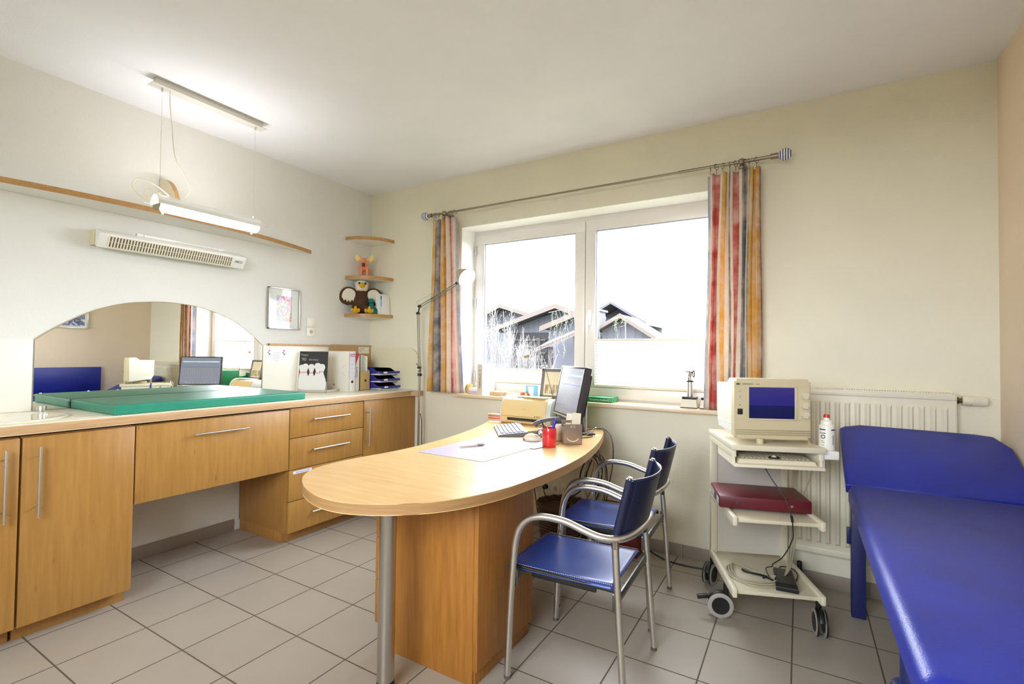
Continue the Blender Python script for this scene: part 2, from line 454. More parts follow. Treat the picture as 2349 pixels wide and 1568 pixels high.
# pleated blinds (one per sash)
def blind_mat():
    m = bpy.data.materials.new('pleated_blind_fabric'); m.use_nodes = True; t = m.node_tree
    bs = t.nodes['Principled BSDF']; bs.inputs['Base Color'].default_value = lin((246,245,242)); bs.inputs['Roughness'].default_value = 0.8
    o = t.nodes['Material Output']; mx = t.nodes.new('ShaderNodeMixShader'); tr = t.nodes.new('ShaderNodeBsdfTranslucent')
    tr.inputs['Color'].default_value = lin((248,247,244)); mx.inputs[0].default_value = 0.55
    t.links.new(bs.outputs[0], mx.inputs[1]); t.links.new(tr.outputs[0], mx.inputs[2]); t.links.new(mx.outputs[0], o.inputs[0])
    return m
M_blind = blind_mat()
M_rail = mat('blind_rail', (226,216,196), 0.4)
def blind(x0, x1, z0, z1, n, label):
    bl = thing('pleated_blind', label, 'blind', ((x0+x1)/2, YF+0.012, z0), 0, 'pleated blinds on the window')
    b = bm(); V = []; F = []
    hw = (x1-x0)/2; H = z1-z0
    for i in range(2*n+1):
        y = -0.006 if i % 2 else 0.006; z = 0.012+(H-0.024)*i/(2*n)
        V += [(-hw, y, z), (hw, y, z)]
    for i in range(2*n): F.append((2*i, 2*i+1, 2*i+3, 2*i+2))
    add_verts(b, V, F, smooth=False); obj('pleated_fabric', b, M_blind, bl, angle=5)
    b = bm(); box(b, -hw-0.004, hw+0.004, -0.012, 0.010, H-0.014, H, bev=0.002); box(b, -0.03, 0.03, -0.02, -0.010, H-0.012, H-0.002, bev=0.002)
    obj('top_rail', b, M_rail, bl)
    b = bm(); box(b, -hw-0.004, hw+0.004, -0.014, 0.010, 0, 0.02, bev=0.002); box(b, -0.03, 0.03, -0.022, -0.010, 0.004, 0.014, bev=0.002)
    obj('bottom_rail', b, M_rail, bl)
    return bl
ga, gb = WX0+0.03+0.085, XM-0.002-0.085
gc, gd = XM+0.002+0.085, WX1-0.03-0.085
blind(gc, gd, 1.082, 1.452, 16, 'white pleated blind drawn halfway up the right window sash')
blind(ga, gb, 1.082, 1.205, 8, 'white pleated blind folded low on the left window sash')

# radiator
rad = thing('radiator', 'cream ribbed panel radiator on the wall behind the blue couch', 'radiator', (3.9, -0.068, 0.215))
b = bm()
x0, x1, zt = -0.42, 0.405, 0.935
box(b, x0, x1, -0.003, 0.0, 0.0, zt, bev=0.001)
n = 17; p = (x1-x0-0.04)/n
for i in range(n):
    cx = x0+0.02+p*(i+0.5); w = p*0.30
    V = [(cx-w,0.0,0.06),(cx-w+0.009,-0.014,0.075),(cx+w-0.009,-0.014,0.075),(cx+w,0.0,0.06),(cx-w,0.0,zt-0.065),(cx-w+0.009,-0.014,zt-0.08),(cx+w-0.009,-0.014,zt-0.08),(cx+w,0.0,zt-0.065)]
    V = [(a, y-0.003, z) for a, y, z in V]
    add_verts(b, V, [(0,1,5,4),(1,2,6,5),(2,3,7,6),(0,3,2,1),(4,5,6,7)])
box(b, x0, x1, -0.012, 0.0, 0.0, 0.035, bev=0.004); box(b, x0, x1, -0.012, 0.0, zt-0.03, zt, bev=0.004)
obj('front_panel', b, M_beige, rad)
b = bm(); box(b, x0, x1, 0.055, 0.062, 0.0, zt, bev=0.001); obj('back_panel', b, M_beige, rad)
b = bm(); box(b, x0-0.002, x1+0.002, -0.012, 0.066, zt-0.001, zt+0.004)
for i in range(70):
    xx = x0+0.01+(x1-x0-0.02)*i/70; box(b, xx, xx+0.007, 0.004, 0.05, zt+0.004, zt+0.007)
for xx in (x0-0.003, x1): box(b, xx, xx+0.003, -0.008, 0.064, 0, zt)
obj('grille', b, M_beige, rad)
b = bm(); cyl(b, (x1, 0.028, zt-0.03), (x1+0.035, 0.028, zt-0.03), 0.012); cyl(b, (x1+0.004, 0.028, zt-0.03), (x1+0.018, 0.028, zt-0.03), 0.018, seg=6)
v_ = obj('valve', b, mat('brown_brass', (120,96,74), 0.4, 0.8), rad)
b = bm(); cyl(b, (x1+0.03, 0.028, zt-0.03), (x1+0.065, 0.028, zt-0.03), 0.024); cyl(b, (x1+0.065, 0.028, zt-0.03), (x1+0.125, 0.028, zt-0.03), 0.021)
for i in range(20):
    a = 2*math.pi*i/20; cyl(b, (x1+0.07, 0.028+0.021*math.cos(a), zt-0.03+0.021*math.sin(a)), (x1+0.122, 0.028+0.021*math.cos(a), zt-0.03+0.021*math.sin(a)), 0.0018, seg=5)
obj('thermostat_knob', b, M_beige, v_)

# curtains on rod
M_brass = mat('antique_nickel', (150,140,120), 0.35, 1.0)
rod = thing('curtain_rod', 'thin nickel curtain rod with striped ball ends above the window', 'curtain rod', (2.15, -0.10, 2.535))
b = bm(); cyl(b, (-1.31, 0, 0), (0.9, 0, 0), 0.008); cyl(b, (0.78, 0, 0), (1.32, 0, 0), 0.0105)
obj('rod', b, M_brass, rod)
def finial_mat():
    m = mat('striped_ceramic', (235,235,238), 0.2); t = NT(m); v = t.coord(); s = t.new('ShaderNodeSeparateXYZ'); t.link(v, s.inputs[0])
    mu = t.new('ShaderNodeMath', operation='MULTIPLY'); mu.inputs[1].default_value = 75; t.link(s.outputs['X'], mu.inputs[0])
    fr = t.new('ShaderNodeMath', operation='FRACT'); t.link(mu.outputs[0], fr.inputs[0])
    t.base(t.ramp(fr.outputs[0], [(0.0, lin((236,236,240))), (0.52, lin((62,76,128)))], 'CONSTANT')); return m
M_fin = finial_mat()
for s, xe in ((-1, -1.31), (1, 1.32)):
    b = bm(); cyl(b, (xe-0.002*s, 0, 0), (xe+0.04*s, 0, 0), 0.017); ball(b, (xe+0.075*s, 0, 0), 0.036, mi=1)
    obj('finial', b, [M_brass, M_fin], rod)
for xb in (-1.17, 1.16):
    b = bm(); cyl(b, (xb, 0, -0.0), (xb, 0.10, -0.012), 0.009); ball(b, (xb, 0, 0), 0.021); ball(b, (xb, -0.004, -0.035), 0.015)
    cyl(b, (xb, 0.085, -0.01), (xb, 0.0995, -0.01), 0.026)
    obj('bracket', b, M_brass, rod)
# curtain cloth: stripes laid out across the width of the cloth
def curtain_mat(name, stops):
    m = mat(name, (220,200,180), 0.85, spec=0.15); t = NT(m)
    tc = t.new('ShaderNodeTexCoord'); s = t.new('ShaderNodeSeparateXYZ'); t.link(tc.outputs['UV'], s.inputs[0])
    nz = t.noise(t.coord((1,1,1)), 22, 5, 0.7); nz2 = t.noise(t.coord((1,1,1)), 7, 3, 0.6)
    wv = t.noise(t.coord((3,3,2)), 2.2, 2)
    ad = t.new('ShaderNodeMath', operation='MULTIPLY_ADD'); t.link(wv, ad.inputs[0]); ad.inputs[1].default_value = 0.018; t.link(s.outputs['X'], ad.inputs[2])
    c = t.ramp(ad.outputs[0], [(p, lin(c)) for p, c in stops], 'CONSTANT')
    c2 = t.mix(t.ramp(nz, [(0.38,(0,0,0,1)),(0.66,(0.55,0.55,0.55,1))]), c, t.mix(1.0, c, (0.80,0.66,0.52,1), 'MULTIPLY'))
    c3 = t.mix(t.ramp(nz2, [(0.40,(0,0,0,1)),(0.65,(0.62,0.62,0.62,1))]), c2, lin((238,222,206)))
    t.base(c3)
    tr = t.new('ShaderNodeBsdfTranslucent'); t.link(c3, tr.inputs['Color'])
    mx = t.new('ShaderNodeMixShader'); mx.inputs[0].default_value = 0.3
    o = t.n['Material Output']; t.link(t.b.outputs[0], mx.inputs[1]); t.link(tr.outputs[0], mx.inputs[2]); t.link(mx.outputs[0], o.inputs[0])
    t.bump(t.noise(t.coord((1,1,1)), 900, 2), 0.15, 0.0006)
    return m
YE, OR, GR, GY, RD, CR, BL, PK = (232,188,100), (216,160,84), (134,152,108), (132,132,142), (206,104,98), (240,230,212), (168,180,208), (232,190,192)
def curtain(name, label, x0, x1, xb0, xb1, ztop, zbot, stops, seed, nf, amp, phase):
    rnd = random.Random(seed); cx = (x0+x1)/2
    c = thing(name, label, 'curtain', (cx, -0.10, zbot), 0, 'striped curtains on the nickel rod')
    NU, NV = 220, 40
    b = bm(); V = []; F = []; uv = []
    ks = [rnd.uniform(0.7, 1.3) for _ in range(nf+2)]
    tot = 0; edges = [0]
    for k in ks[:nf]: tot += k; edges.append(tot)
    def fold(u):
        x = u*tot
        for i in range(nf):
            if x <= edges[i+1] or i == nf-1:
                return i, (x-edges[i])/ks[i]
    for j in range(NV+1):
        v = j/NV; z = (ztop-zbot)*(1-v)
        a0 = x0+(xb0-x0)*v; a1 = x1+(xb1-x1)*v
        for i in range(NU+1):
            u = i/NU; fi, ft = fold(u); ph = (fi+ft)*2*math.pi+phase
            k = ks[fi]; am = amp*(0.55+0.45*v)*(0.8+0.3*k)
            y = am*math.sin(ph+0.3*math.sin(3*v+fi)) + 0.006*math.sin(u*37+v*4)
            xx = a0+(a1-a0)*u + 0.008*math.sin(2*ph+1.2+0.6*v)*(0.5+v*0.5) + 0.006*math.sin(5*v+fi*2.1)
            sag = 0.0
            if j == 0: sag = -0.012*(0.5-0.5*math.cos(ph*1.0))
            V.append((xx-cx, y, z+sag)); uv.append((u, v))
    for j in range(NV):
        for i in range(NU):
            a = j*(NU+1)+i; F.append((a, a+1, a+NU+2, a+NU+1))
    vs, fs = add_verts(b, V, F)
    ul = b.loops.layers.uv.new('UVMap'); idx = {v: i for i, v in enumerate(vs)}
    for f in fs:
        for l in f.loops: l[ul].uv = uv[idx[l.vert]]
    o = obj('cloth', b, curtain_mat(name+'_'+str(seed)+'_fabric', stops), c, angle=180)
    md = o.modifiers.new('thickness', 'SOLIDIFY'); md.thickness = 0.0014
    n = 8
    for i in range(n):
        xr = x0+(x1-x0)*(i+0.3+rnd.uniform(-.25,.25))/n
        b = bm(); ring = [(xr-cx+0.012*math.sin(i*2.1)*math.cos(a), 0.017*math.cos(a), 2.530-zbot+0.017*math.sin(a)) for a in [2*math.pi*k/16 for k in range(16)]]
        tube(b, ring, 0.0022, 6, sm=0, closed=True)
        cyl(b, (xr-cx, 0, 2.512-zbot), (xr-cx, 0, ztop-zbot-0.008), 0.0018, seg=6)
        obj('curtain_ring', b, M_brass, c)
    return c
stL = [(0.0, OR), (0.03, YE), (0.13, GR), (0.19, GY), (0.35, CR), (0.42, YE), (0.52, OR), (0.56, CR), (0.69, RD), (0.74, PK), (0.86, CR), (0.94, BL)]
stR = [(0.0, BL), (0.04, CR), (0.09, RD), (0.22, CR), (0.28, YE), (0.35, CR), (0.42, GY), (0.46, CR), (0.50, RD), (0.59, CR), (0.64, GY), (0.73, CR), (0.76, GR), (0.79, YE), (0.93, OR), (0.96, GY)]
curtain('curtain', 'striped watercolour curtain hanging beside the lit floor lamp', 0.855, 1.11, 0.835, 1.205, 2.49, 0.995, stL, 3, 5, 0.017, 3.4)
curtain('curtain', 'striped watercolour curtain hanging behind the ultrasound machine', 3.115, 3.425, 3.10, 3.42, 2.49, 0.995, stR, 8, 6, 0.019, 2.0)

# ================================================================== left wall: cabinets, worktop, mirror
def handle_bar(parent, p0, p1, out=(1,0,0), r=0.0055, inset=0.14, post=0.032, m=None):
    p0 = Vector(p0); p1 = Vector(p1); o_ = Vector(out); d = p1-p0
    b = bm(); cyl(b, p0+o_*post, p1+o_*post, r)
    for t_ in (inset, 1-inset):
        q = p0+d*t_; cyl(b, q, q+o_*post, 0.004, seg=8)
    return obj('handle', b, m or M_alu, parent, label='satin metal bar handle')
XF = 0.597        # plane of the cabinet fronts
GAP = 0.0025
def front(parent, name, y0, y1, z0, z1, world=True):
    b = bm(); box(b, XF-0.02, XF, y0+GAP, y1-GAP, z0+GAP, z1-GAP, bev=0.0012)
    return obj(name, b, M_maple, parent, world=world)
def cab(label, y0, y1, z0=0.075, z1=0.932, plinth=True, name='base_cabinet', depth0=0.012):
    c = thing(name, label, 'cabinet', (0.3, (y0+y1)/2, 0), 0, 'maple base cabinets under the worktop')
    b = bm(); box(b, depth0, XF-0.021, y0+0.001, y1-0.001, z0, z1, bev=0.001); obj('body', b, M_maple_side, c, world=True)
    if plinth:
        b = bm(); box(b, 0.02, 0.522, y0+0.004, y1-0.004, 0, z0, bev=0.001); obj('plinth', b, M_maple_side, c, world=True)
    return c
# far-left door pair
c = cab('maple cabinet at the left edge of the picture, with an upright bar handle', -3.05, -2.612)
d = front(c, 'door', -3.05, -2.612, 0.075, 0.93); handle_bar(d, Vector((XF, -2.665, 0.562)), Vector((XF, -2.665, 0.884)))
d.children[0].data.transform(MW[d.name].inverted())
c = cab('wide maple cabinet door beside the changing table recess, plinth end showing', -2.608, -2.172)
d = front(c, 'door', -2.608, -2.172, 0.075, 0.93); handle_bar(d, Vector((XF, -2.553, 0.562)), Vector((XF, -2.553, 0.884)))
d.children[0].data.transform(MW[d.name].inverted())
# hanging wide drawer above the knee space
c = thing('hanging_drawer_unit', 'wide maple drawer hanging over the open knee space', 'drawer unit', (0.3, -1.72, 0.51))
b = bm(); box(b, 0.012, XF-0.021, -2.168, -1.272, 0.62, 0.93, bev=0.001); obj('body', b, M_maple_side, c, world=True)
d = front(c, 'drawer', -2.17, -1.27, 0.512, 0.93); handle_bar(d, Vector((XF, -1.895, 0.846)), Vector((XF, -1.575, 0.846)))
d.children[0].data.transform(MW[d.name].inverted())
# four drawer cabinet
c = cab('maple cabinet with four drawers between knee space and corner door', -1.268, -0.612, z0=0.075)
zs = [0.075, 0.292, 0.508, 0.727, 0.938]
for i in range(4):
    d = front(c, 'drawer', -1.268, -0.612, zs[i], zs[i+1])
    h = (0.19, 0.40, 0.632, 0.848)[i]
    if i != 1:
        handle_bar(d, Vector((XF, -1.095, h)), Vector((XF, -0.775, h)), inset=0.06); d.children[0].data.transform(MW[d.name].inverted())
    else:
        handle_bar(d, Vector((XF, -1.095, h)), Vector((XF, -0.775, h)), inset=0.06); d.children[0].data.transform(MW[d.name].inverted())
        b = bm(); box(b, XF, XF+0.0008, -1.235, -1.085, 0.478, 0.498); s_ = obj('name_sticker', b, mat('sticker_lilac', (226,228,240), 0.6), d, world=True)
        q = text('sticker_lettering', 'Behandlung Material', 0.013, mat('ink_blue', (110,120,160), 0.6), d, TX(XF+0.0009, -1.16, 0.488)); q.data.transform(MW[d.name].inverted())
# corner cabinet
c = cab('maple corner cabinet behind the floor lamp, with a slim upright handle', -0.608, -0.003)
d = front(c, 'door', -0.608, -0.003, 0.075, 0.945); handle_bar(d, Vector((XF, -0.572, 0.572)), Vector((XF, -0.572, 0.885)))
d.children[0].data.transform(MW[d.name].inverted())

# worktop with bowed front edge
ZC = 0.990
wt = thing('worktop', 'cream laminate worktop with plywood front edge along the left wall', 'worktop', (0.3, -1.5, ZC-0.045))
pts = [(0.002, -3.05), (0.002, -0.002), (0.690, -0.002), (0.690, -0.05)]
ys = [-0.05, -0.3, -0.6, -0.9, -1.3, -1.7, -2.1, -2.4, -2.7, -3.05]
for i in range(1, 60):
    y = -0.05-3.0*i/59.0
    pts.append((0.622+0.014*math.exp(-((y+0.03)/0.12)**2), y))
b = bm(); prism(b, pts, ZC-0.046, ZC, 0, side=1, bev=0.003); obj('slab', b, [M_counter, M_plyC], wt, world=True)
# washbasin
bs = thing('washbasin', 'oval cream washbasin set into the worktop at the left edge', 'washbasin', (0.33, -2.62, ZC))
prof = [(0.232,-0.0005),(0.236,0.005),(0.228,0.008),(0.205,0.008),(0.198,0.005),(0.185,-0.02),(0.15,-0.038),(0.06,-0.043),(0.0,-0.043)]
prof = [(0.232,0.0008),(0.236,0.005),(0.228,0.009),(0.212,0.009),(0.205,0.006),(0.19,0.0035),(0.15,0.002),(0.0,0.0012)]
b = bm(); lathe(b, prof, 48, M=Matrix.Diagonal((0.98, 1.08, 1, 1))); obj('basin', b, mat('ceramic_cream', (240,234,214), 0.12, coat=0.3), bs)
kb = thing('basin_knob', 'small round steel waste knob at the worktop beside the washbasin', 'knob', (0.135, -2.42, ZC))
b = bm(); cyl(b, (0,0,0), (0,0,0.012), 0.010); cyl(b, (0,0,0.010), (0,0,0.036), 0.0205, seg=28); obj('cap', b, M_alu, kb)
b = bm(); cyl(b, (0,0,0), (0,0,0.0025), 0.024, seg=28); obj('rosette', b, M_alu, kb)

# backsplash panels and arched mirror
M_splash = mat('splash_panel_white', (238,235,222), 0.3)
b = bm(); box(b, 0.001, 0.009, -3.3, -2.427, ZC+0.0005, 1.381, bev=0.001)
tag(obj('splash_panel', b, M_splash), 'smooth white splash panel behind the washbasin, left of the mirror', 'splash panel', 'white splash panels above the worktop')
b = bm(); box(b, 0.001, 0.009, -1.106, -0.001, ZC+0.0005, 1.374, bev=0.001)
tag(obj('splash_panel', b, M_splash), 'smooth white splash panel between the arched mirror and the corner', 'splash panel', 'white splash panels above the worktop')
pts = [(0.010, ZC+0.0005), (0.655, ZC+0.0005), (0.655, 1.19)]
for i in range(1, 13):
    a = math.pi/2*i/12; pts.append((0.655-0.16+0.16*math.cos(a), 1.214+0.16*math.sin(a)))
pts.append((0.010, 1.374))
M_splashB = mat('splash_panel_cream', (226,220,190), 0.35)
b = bm(); prism(b, pts, 0.001, 0.009, 0, M=Matrix(((1,0,0,0),(0,0,-1,0),(0,1,0,0),(0,0,0,1))), side=1)
tag(obj('splash_panel', b, [M_splashB, mat('panel_edge_tan', (176,150,96), 0.5)]), 'cream splash panel with rounded tan-edged corner beside the floor lamp', 'splash panel', 'white splash panels above the worktop')
mr = thing('arched_mirror', 'large mirror with arched top on the left wall above the green mat', 'mirror', (0.001, -1.77, ZC))
arc = [(-2.42, 1.381), (-2.32, 1.463), (-2.175, 1.555), (-2.02, 1.615), (-1.873, 1.640), (-1.765, 1.646), (-1.63, 1.638), (-1.508, 1.615), (-1.35, 1.553), (-1.23, 1.475), (-1.106, 1.372)]
top = [(v.x, v.y) for v in smooth_path([(y, z, 0) for y, z in arc], 5)]
outl = [(-1.106, ZC+0.001), (-2.42, ZC+0.001)]+top
MP = Matrix(((0,0,1,0),(1,0,0,0),(0,1,0,0),(0,0,0,1)))
b = bm(); prism(b, outl, 0.002, 0.006, 0, M=MP, side=1); obj('mirror_glass', b, [M_mirror, mat('mirror_edge_green', (120,140,120), 0.3)], mr, world=True, angle=20)
b = bm(); tube(b, [(0.006, y, z) for y, z in top], 0.0022, 6, sm=0); tube(b, [(0.008, -1.106, 1.372), (0.008, -1.106, ZC+0.002)], 0.003, 6, sm=0)
obj('edge_trim', b, mat('mirror_trim', (176,160,120), 0.4), mr, world=True)

# green changing mat, folded in two halves
cm = thing('changing_mat', 'green vinyl changing mat lying on the worktop before the mirror', 'changing mat', (0.3, -1.6, ZC))
ym0, ym1 = -2.262, -1.137
def pad(x0, x1, name):
    b = bm(); t = bmesh.new()
    V = [(x0,ym0,0),(x1,ym0,0),(x1,ym1+0.0,0),(x0,ym1,0),(x0,ym0,0.052),(x1,ym0,0.052),(x1,ym1,0.052),(x0,ym1,0.052)]
    V = [(x, y, z+ZC+0.001) for x, y, z in V]
    add_verts(t, V, [(0,3,2,1),(4,5,6,7),(0,1,5,4),(1,2,6,5),(2,3,7,6),(3,0,4,7)])
    bmesh.ops.bevel(t, geom=list(t.edges), offset=0.010, segments=4, affect='EDGES', profile=0.6)
    bmesh.ops.subdivide_edges(t, edges=[e for e in t.edges if e.calc_length() > 0.3], cuts=3)
    merge(b, t); o = obj(name, b, M_mat, cm, world=True, angle=60)
    return o
p_ = pad(0.012, 0.580, 'cushion')
b = bm()
zz = ZC+0.0505
tube(b, [(0.020, ym0+0.004, zz), (0.300, ym0+0.002, zz), (0.574, ym0+0.004, zz)], 0.0016, 6, sm=2)
tube(b, [(0.576, ym0+0.008, zz), (0.5765, -1.6, zz), (0.576, ym1-0.008, zz)], 0.0016, 6, sm=2)
tube(b, [(0.020, ym1-0.004, zz), (0.574, ym1-0.004, zz)], 0.0016, 6, sm=0)
obj('piping', b, mat('dark_green_piping', (24,104,86), 0.4), cm, world=True)
b = bm(); tube(b, [(0.014, ym0-0.001, ZC+0.03), (0.0135, ym0-0.006, ZC+0.036), (0.013, ym0-0.006, ZC+0.022), (0.014, ym0-0.001, ZC+0.016)], 0.001, 5)
obj('seam_loop', b, M_black, cm, world=True)

# ------------------------------------------------ high curved shelf with quarter round bookend
hs = thing('curved_wall_shelf', 'long curved shelf with wooden front edge high on the left wall', 'shelf', (0.002, -1.9, 2.165))
pts = [(0.002, -3.12), (0.002, -0.690)]
for i in range(0, 61):
    y = -0.690-2.43*i/60.0; pts.append((0.010+0.222*max(0.0, 1-((y+1.905)/1.215)**2), y))
b = bm(); prism(b, pts, 2.166, 2.197, 0, side=1); obj('board', b, [M_white, M_shelfedge], hs, world=True)
qb = thing('quarter_round_bookend', 'quarter round wooden-edged divider standing on the high curved shelf', 'bookend', (0.002, -1.83, 2.197))
pts = [(0.004, 2.198)]+[(0.004+0.228*math.cos(a), 2.198+0.25*math.sin(a)) for a in [math.pi/2*i/20 for i in range(21)]]
b = bm(); prism(b, pts, 0, 0.028, 0, M=Matrix(((1,0,0,0),(0,0,-1,-1.815),(0,1,0,0),(0,0,0,1))), side=1)
obj('disc', b, [mat('divider_cream', (232,220,190), 0.5), M_shelfedge], qb, world=True)

# ------------------------------------------------ wall heater
wh = thing('infrared_wall_heater', 'slim white infrared wall heater with slotted grille above the arched mirror', 'wall heater', (0.0, -1.75, 1.95))
Mh = T(0.075, -1.755, 1.985, 0, 0, 0) @ Matrix.Rotation(R(28), 4, 'Y')
b = bm(); box(b, -0.035, 0.035, -0.435, 0.435, -0.045, 0.045, M=Mh, bev=0.004); obj('housing', b, M_white, wh, world=True)
b = bm(); box(b, 0.0352, 0.0362, -0.385, 0.335, -0.034, 0.034, M=Mh, mi=0)
obj('grille_opening', b, mat('grille_dark', (120,112,98), 0.6), wh, world=True)
b = bm()
for i in range(47):
    y = -0.385+0.72*i/46
    box(b, 0.0362, 0.041, y-0.0033, y+0.0033, -0.034, 0.034, M=Mh)
for z in (-0.034, 0.0, 0.032): box(b, 0.0362, 0.0405, -0.385, 0.335, z, z+0.002, M=Mh)
obj('grille_slats', b, mat('slat_ivory', (236,228,206), 0.4), wh, world=True)
for s in (-1, 1):
    b = bm(); box(b, 0.001, 0.06, -1.755+s*0.438-0.0015, -1.755+s*0.438+0.0015, 1.945, 2.035); obj('end_plate', b, mat('heater_end_ivory', (226,216,176), 0.5), wh, world=True)
b = bm()
cyl(b, (0.075, -1.99, 2.045), (0.075, -1.45, 2.045), 0.004)
cyl(b, (0.075, -1.99, 2.045), (0.075, -1.955, 2.045), 0.011); cyl(b, (0.075, -1.50, 2.045), (0.075, -1.47, 2.045), 0.009); cyl(b, (0.075, -1.95, 2.045), (0.075, -1.77, 2.045), 0.0095)
for y in (-1.97, -1.485): cyl(b, (0.001, y, 2.04), (0.075, y, 2.045), 0.004)
obj('tube_bar', b, M_white, wh, world=True)
q = text('lettering', 'AKO', 0.026, mat('ink_dark', (60,55,50), 0.5), wh, Mh @ TX(0.0358, 0.385, 0.006)); q.data.transform(MW[wh.name].inverted())

# ------------------------------------------------ pendant lamp
XP = 0.485
pl = thing('pendant_lamp', 'lit white tube lamp hanging from the ceiling on two thin wires', 'pendant lamp', (XP, -1.76, 2.10))
b = bm(); box(b, XP-0.017, XP+0.017, -2.085, -1.455, 2.830, 2.869, bev=0.001); box(b, XP-0.034, XP+0.034, -2.105, -1.435, 2.826, 2.830); box(b, XP-0.03, XP+0.03, -2.085, -1.455, 2.8665, 2.8697)
for y in (-2.045, -1.495): cyl(b, (XP, y, 2.826), (XP, y, 2.806), 0.006)
obj('ceiling_rail', b, mat('lamp_grey_white', (214,210,202), 0.4), pl, world=True)
ZL = 2.162; yl0, yl1 = -2.070, -1.462
for y in (-2.045, -1.495):
    b = bm(); cyl(b, (XP, y, 2.82), (XP, y, ZL+0.03), 0.0009, seg=6); cyl(b, (XP, y, ZL+0.065), (XP, y, ZL+0.03), 0.0045, seg=10)
    obj('suspension_wire', b, M_alu, pl, world=True)
# half-round trough, open side down
def trough(b, r, t, y0, y1, a0, a1, n=20, mi=0):
    V = []; F = []
    for k in range(n+1):
        a = a0+(a1-a0)*k/n
        for rr in (r, r-t):
            for y in (y0, y1): V.append((XP+rr*math.cos(a), y, ZL+rr*math.sin(a)))
    for k in range(n):
        i = k*4; j = i+4
        F += [(i, i+1, j+1, j), (i+2, j+2, j+3, i+3), (i, j, j+2, i+2), (i+1, i+3, j+3, j+1)]
    F += [(0,2,3,1), (n*4, n*4+1, n*4+3, n*4+2)]
    add_verts(b, V, F, mi)
b = bm(); trough(b, 0.050, 0.0015, yl0, yl1, R(-8), R(188))
V = [(XP+0.049, yl0, ZL-0.007), (XP+0.049, yl1, ZL-0.007), (XP+0.072, yl1, ZL+0.012), (XP+0.072, yl0, ZL+0.012)]
box(b, 0, 0.026, yl0, yl1+0.035, -0.0015, 0, M=Matrix.Translation((XP+0.047, 0, ZL-0.004)) @ Matrix.Rotation(R(-35), 4, 'Y'))
box(b, -0.026, 0, yl0-0.03, yl1, -0.0015, 0, M=Matrix.Translation((XP-0.047, 0, ZL-0.004)) @ Matrix.Rotation(R(35), 4, 'Y'))
obj('reflector', b, mat('lamp_reflector_white', (232,230,224), 0.35), pl, world=True)
b = bm(); V = []; F = []
n = 16
for k in range(n+1):
    a = R(180)+R(180)*k/n
    for y in (yl0+0.045, yl1-0.012): V.append((XP+0.046*math.cos(a), y, ZL-0.004+0.040*math.sin(a)))
for k in range(n): F.append((2*k, 2*k+1, 2*k+3, 2*k+2))
add_verts(b, V, F); obj('lit_diffuser', b, mat('lit_tube', (255,252,244), 0.5, emit=(255,250,255), es=0.7), pl, world=True, label='glowing white diffuser')
ul = bpy.data.lights.new('pendant_uplight', 'AREA'); ul.shape = 'RECTANGLE'; ul.size = 0.05; ul.size_y = 0.56; ul.energy = 0.6; ul.color = (1.0, 0.97, 1.0)
uo = bpy.data.objects.new('pendant_uplight', ul); COL.objects.link(uo); uo.location = (XP, (yl0+yl1)/2, ZL+0.054); uo.rotation_euler = (R(180), 0, 0)
for y in (yl0+0.012, yl1-0.012):
    b = bm(); V = [(XP, y, ZL-0.004)]+[(XP+0.044*math.cos(R(180)*k/16), y, ZL-0.004-0.038*math.sin(R(180)*k/16)) for k in range(17)]
    pr = [(v[0], v[2]) for v in V[1:]]
    prism(b, pr, -y-0.0015, -y+0.0015, M=Matrix(((1,0,0,0),(0,0,-1,0),(0,1,0,0),(0,0,0,1)))); obj('end_cap', b, mat('end_cap_grey', (150,146,120), 0.5), pl, world=True)
    b = bm(); cyl(b, (XP, y+(0.03 if y < -1.7 else -0.03), ZL-0.044), (XP, y+(0.03 if y < -1.7 else -0.03), ZL-0.058), 0.006); obj('end_screw', b, M_white, pl, world=True)
b = bm()
tube(b, [(XP, -2.005, 2.836), (XP+0.002, -2.005, 2.75), (XP-0.01, -1.985, 2.62), (XP+0.01, -1.975, 2.45), (XP+0.03, -1.93, 2.35), (XP+0.04, -1.905, 2.27), (XP+0.03, -1.95, 2.215),
  (XP+0.01, -2.03, 2.21), (XP-0.005, -2.09, 2.23), (XP-0.02, -2.11, 2.20), (XP-0.005, -2.05, 2.17), (XP+0.01, -1.99, 2.165), (XP+0.02, -1.98, 2.19), (XP+0.0, -2.06, 2.26), (XP-0.02, -2.14, 2.28), (XP-0.03, -2.165, 2.235), (XP-0.02, -2.13, 2.185), (XP-0.01, -2.06, 2.175), (XP, -2.02, 2.20)], 0.0026, 7, sm=8)
obj('power_cord', b, mat('cord_cream', (232,224,200), 0.5), pl, world=True)

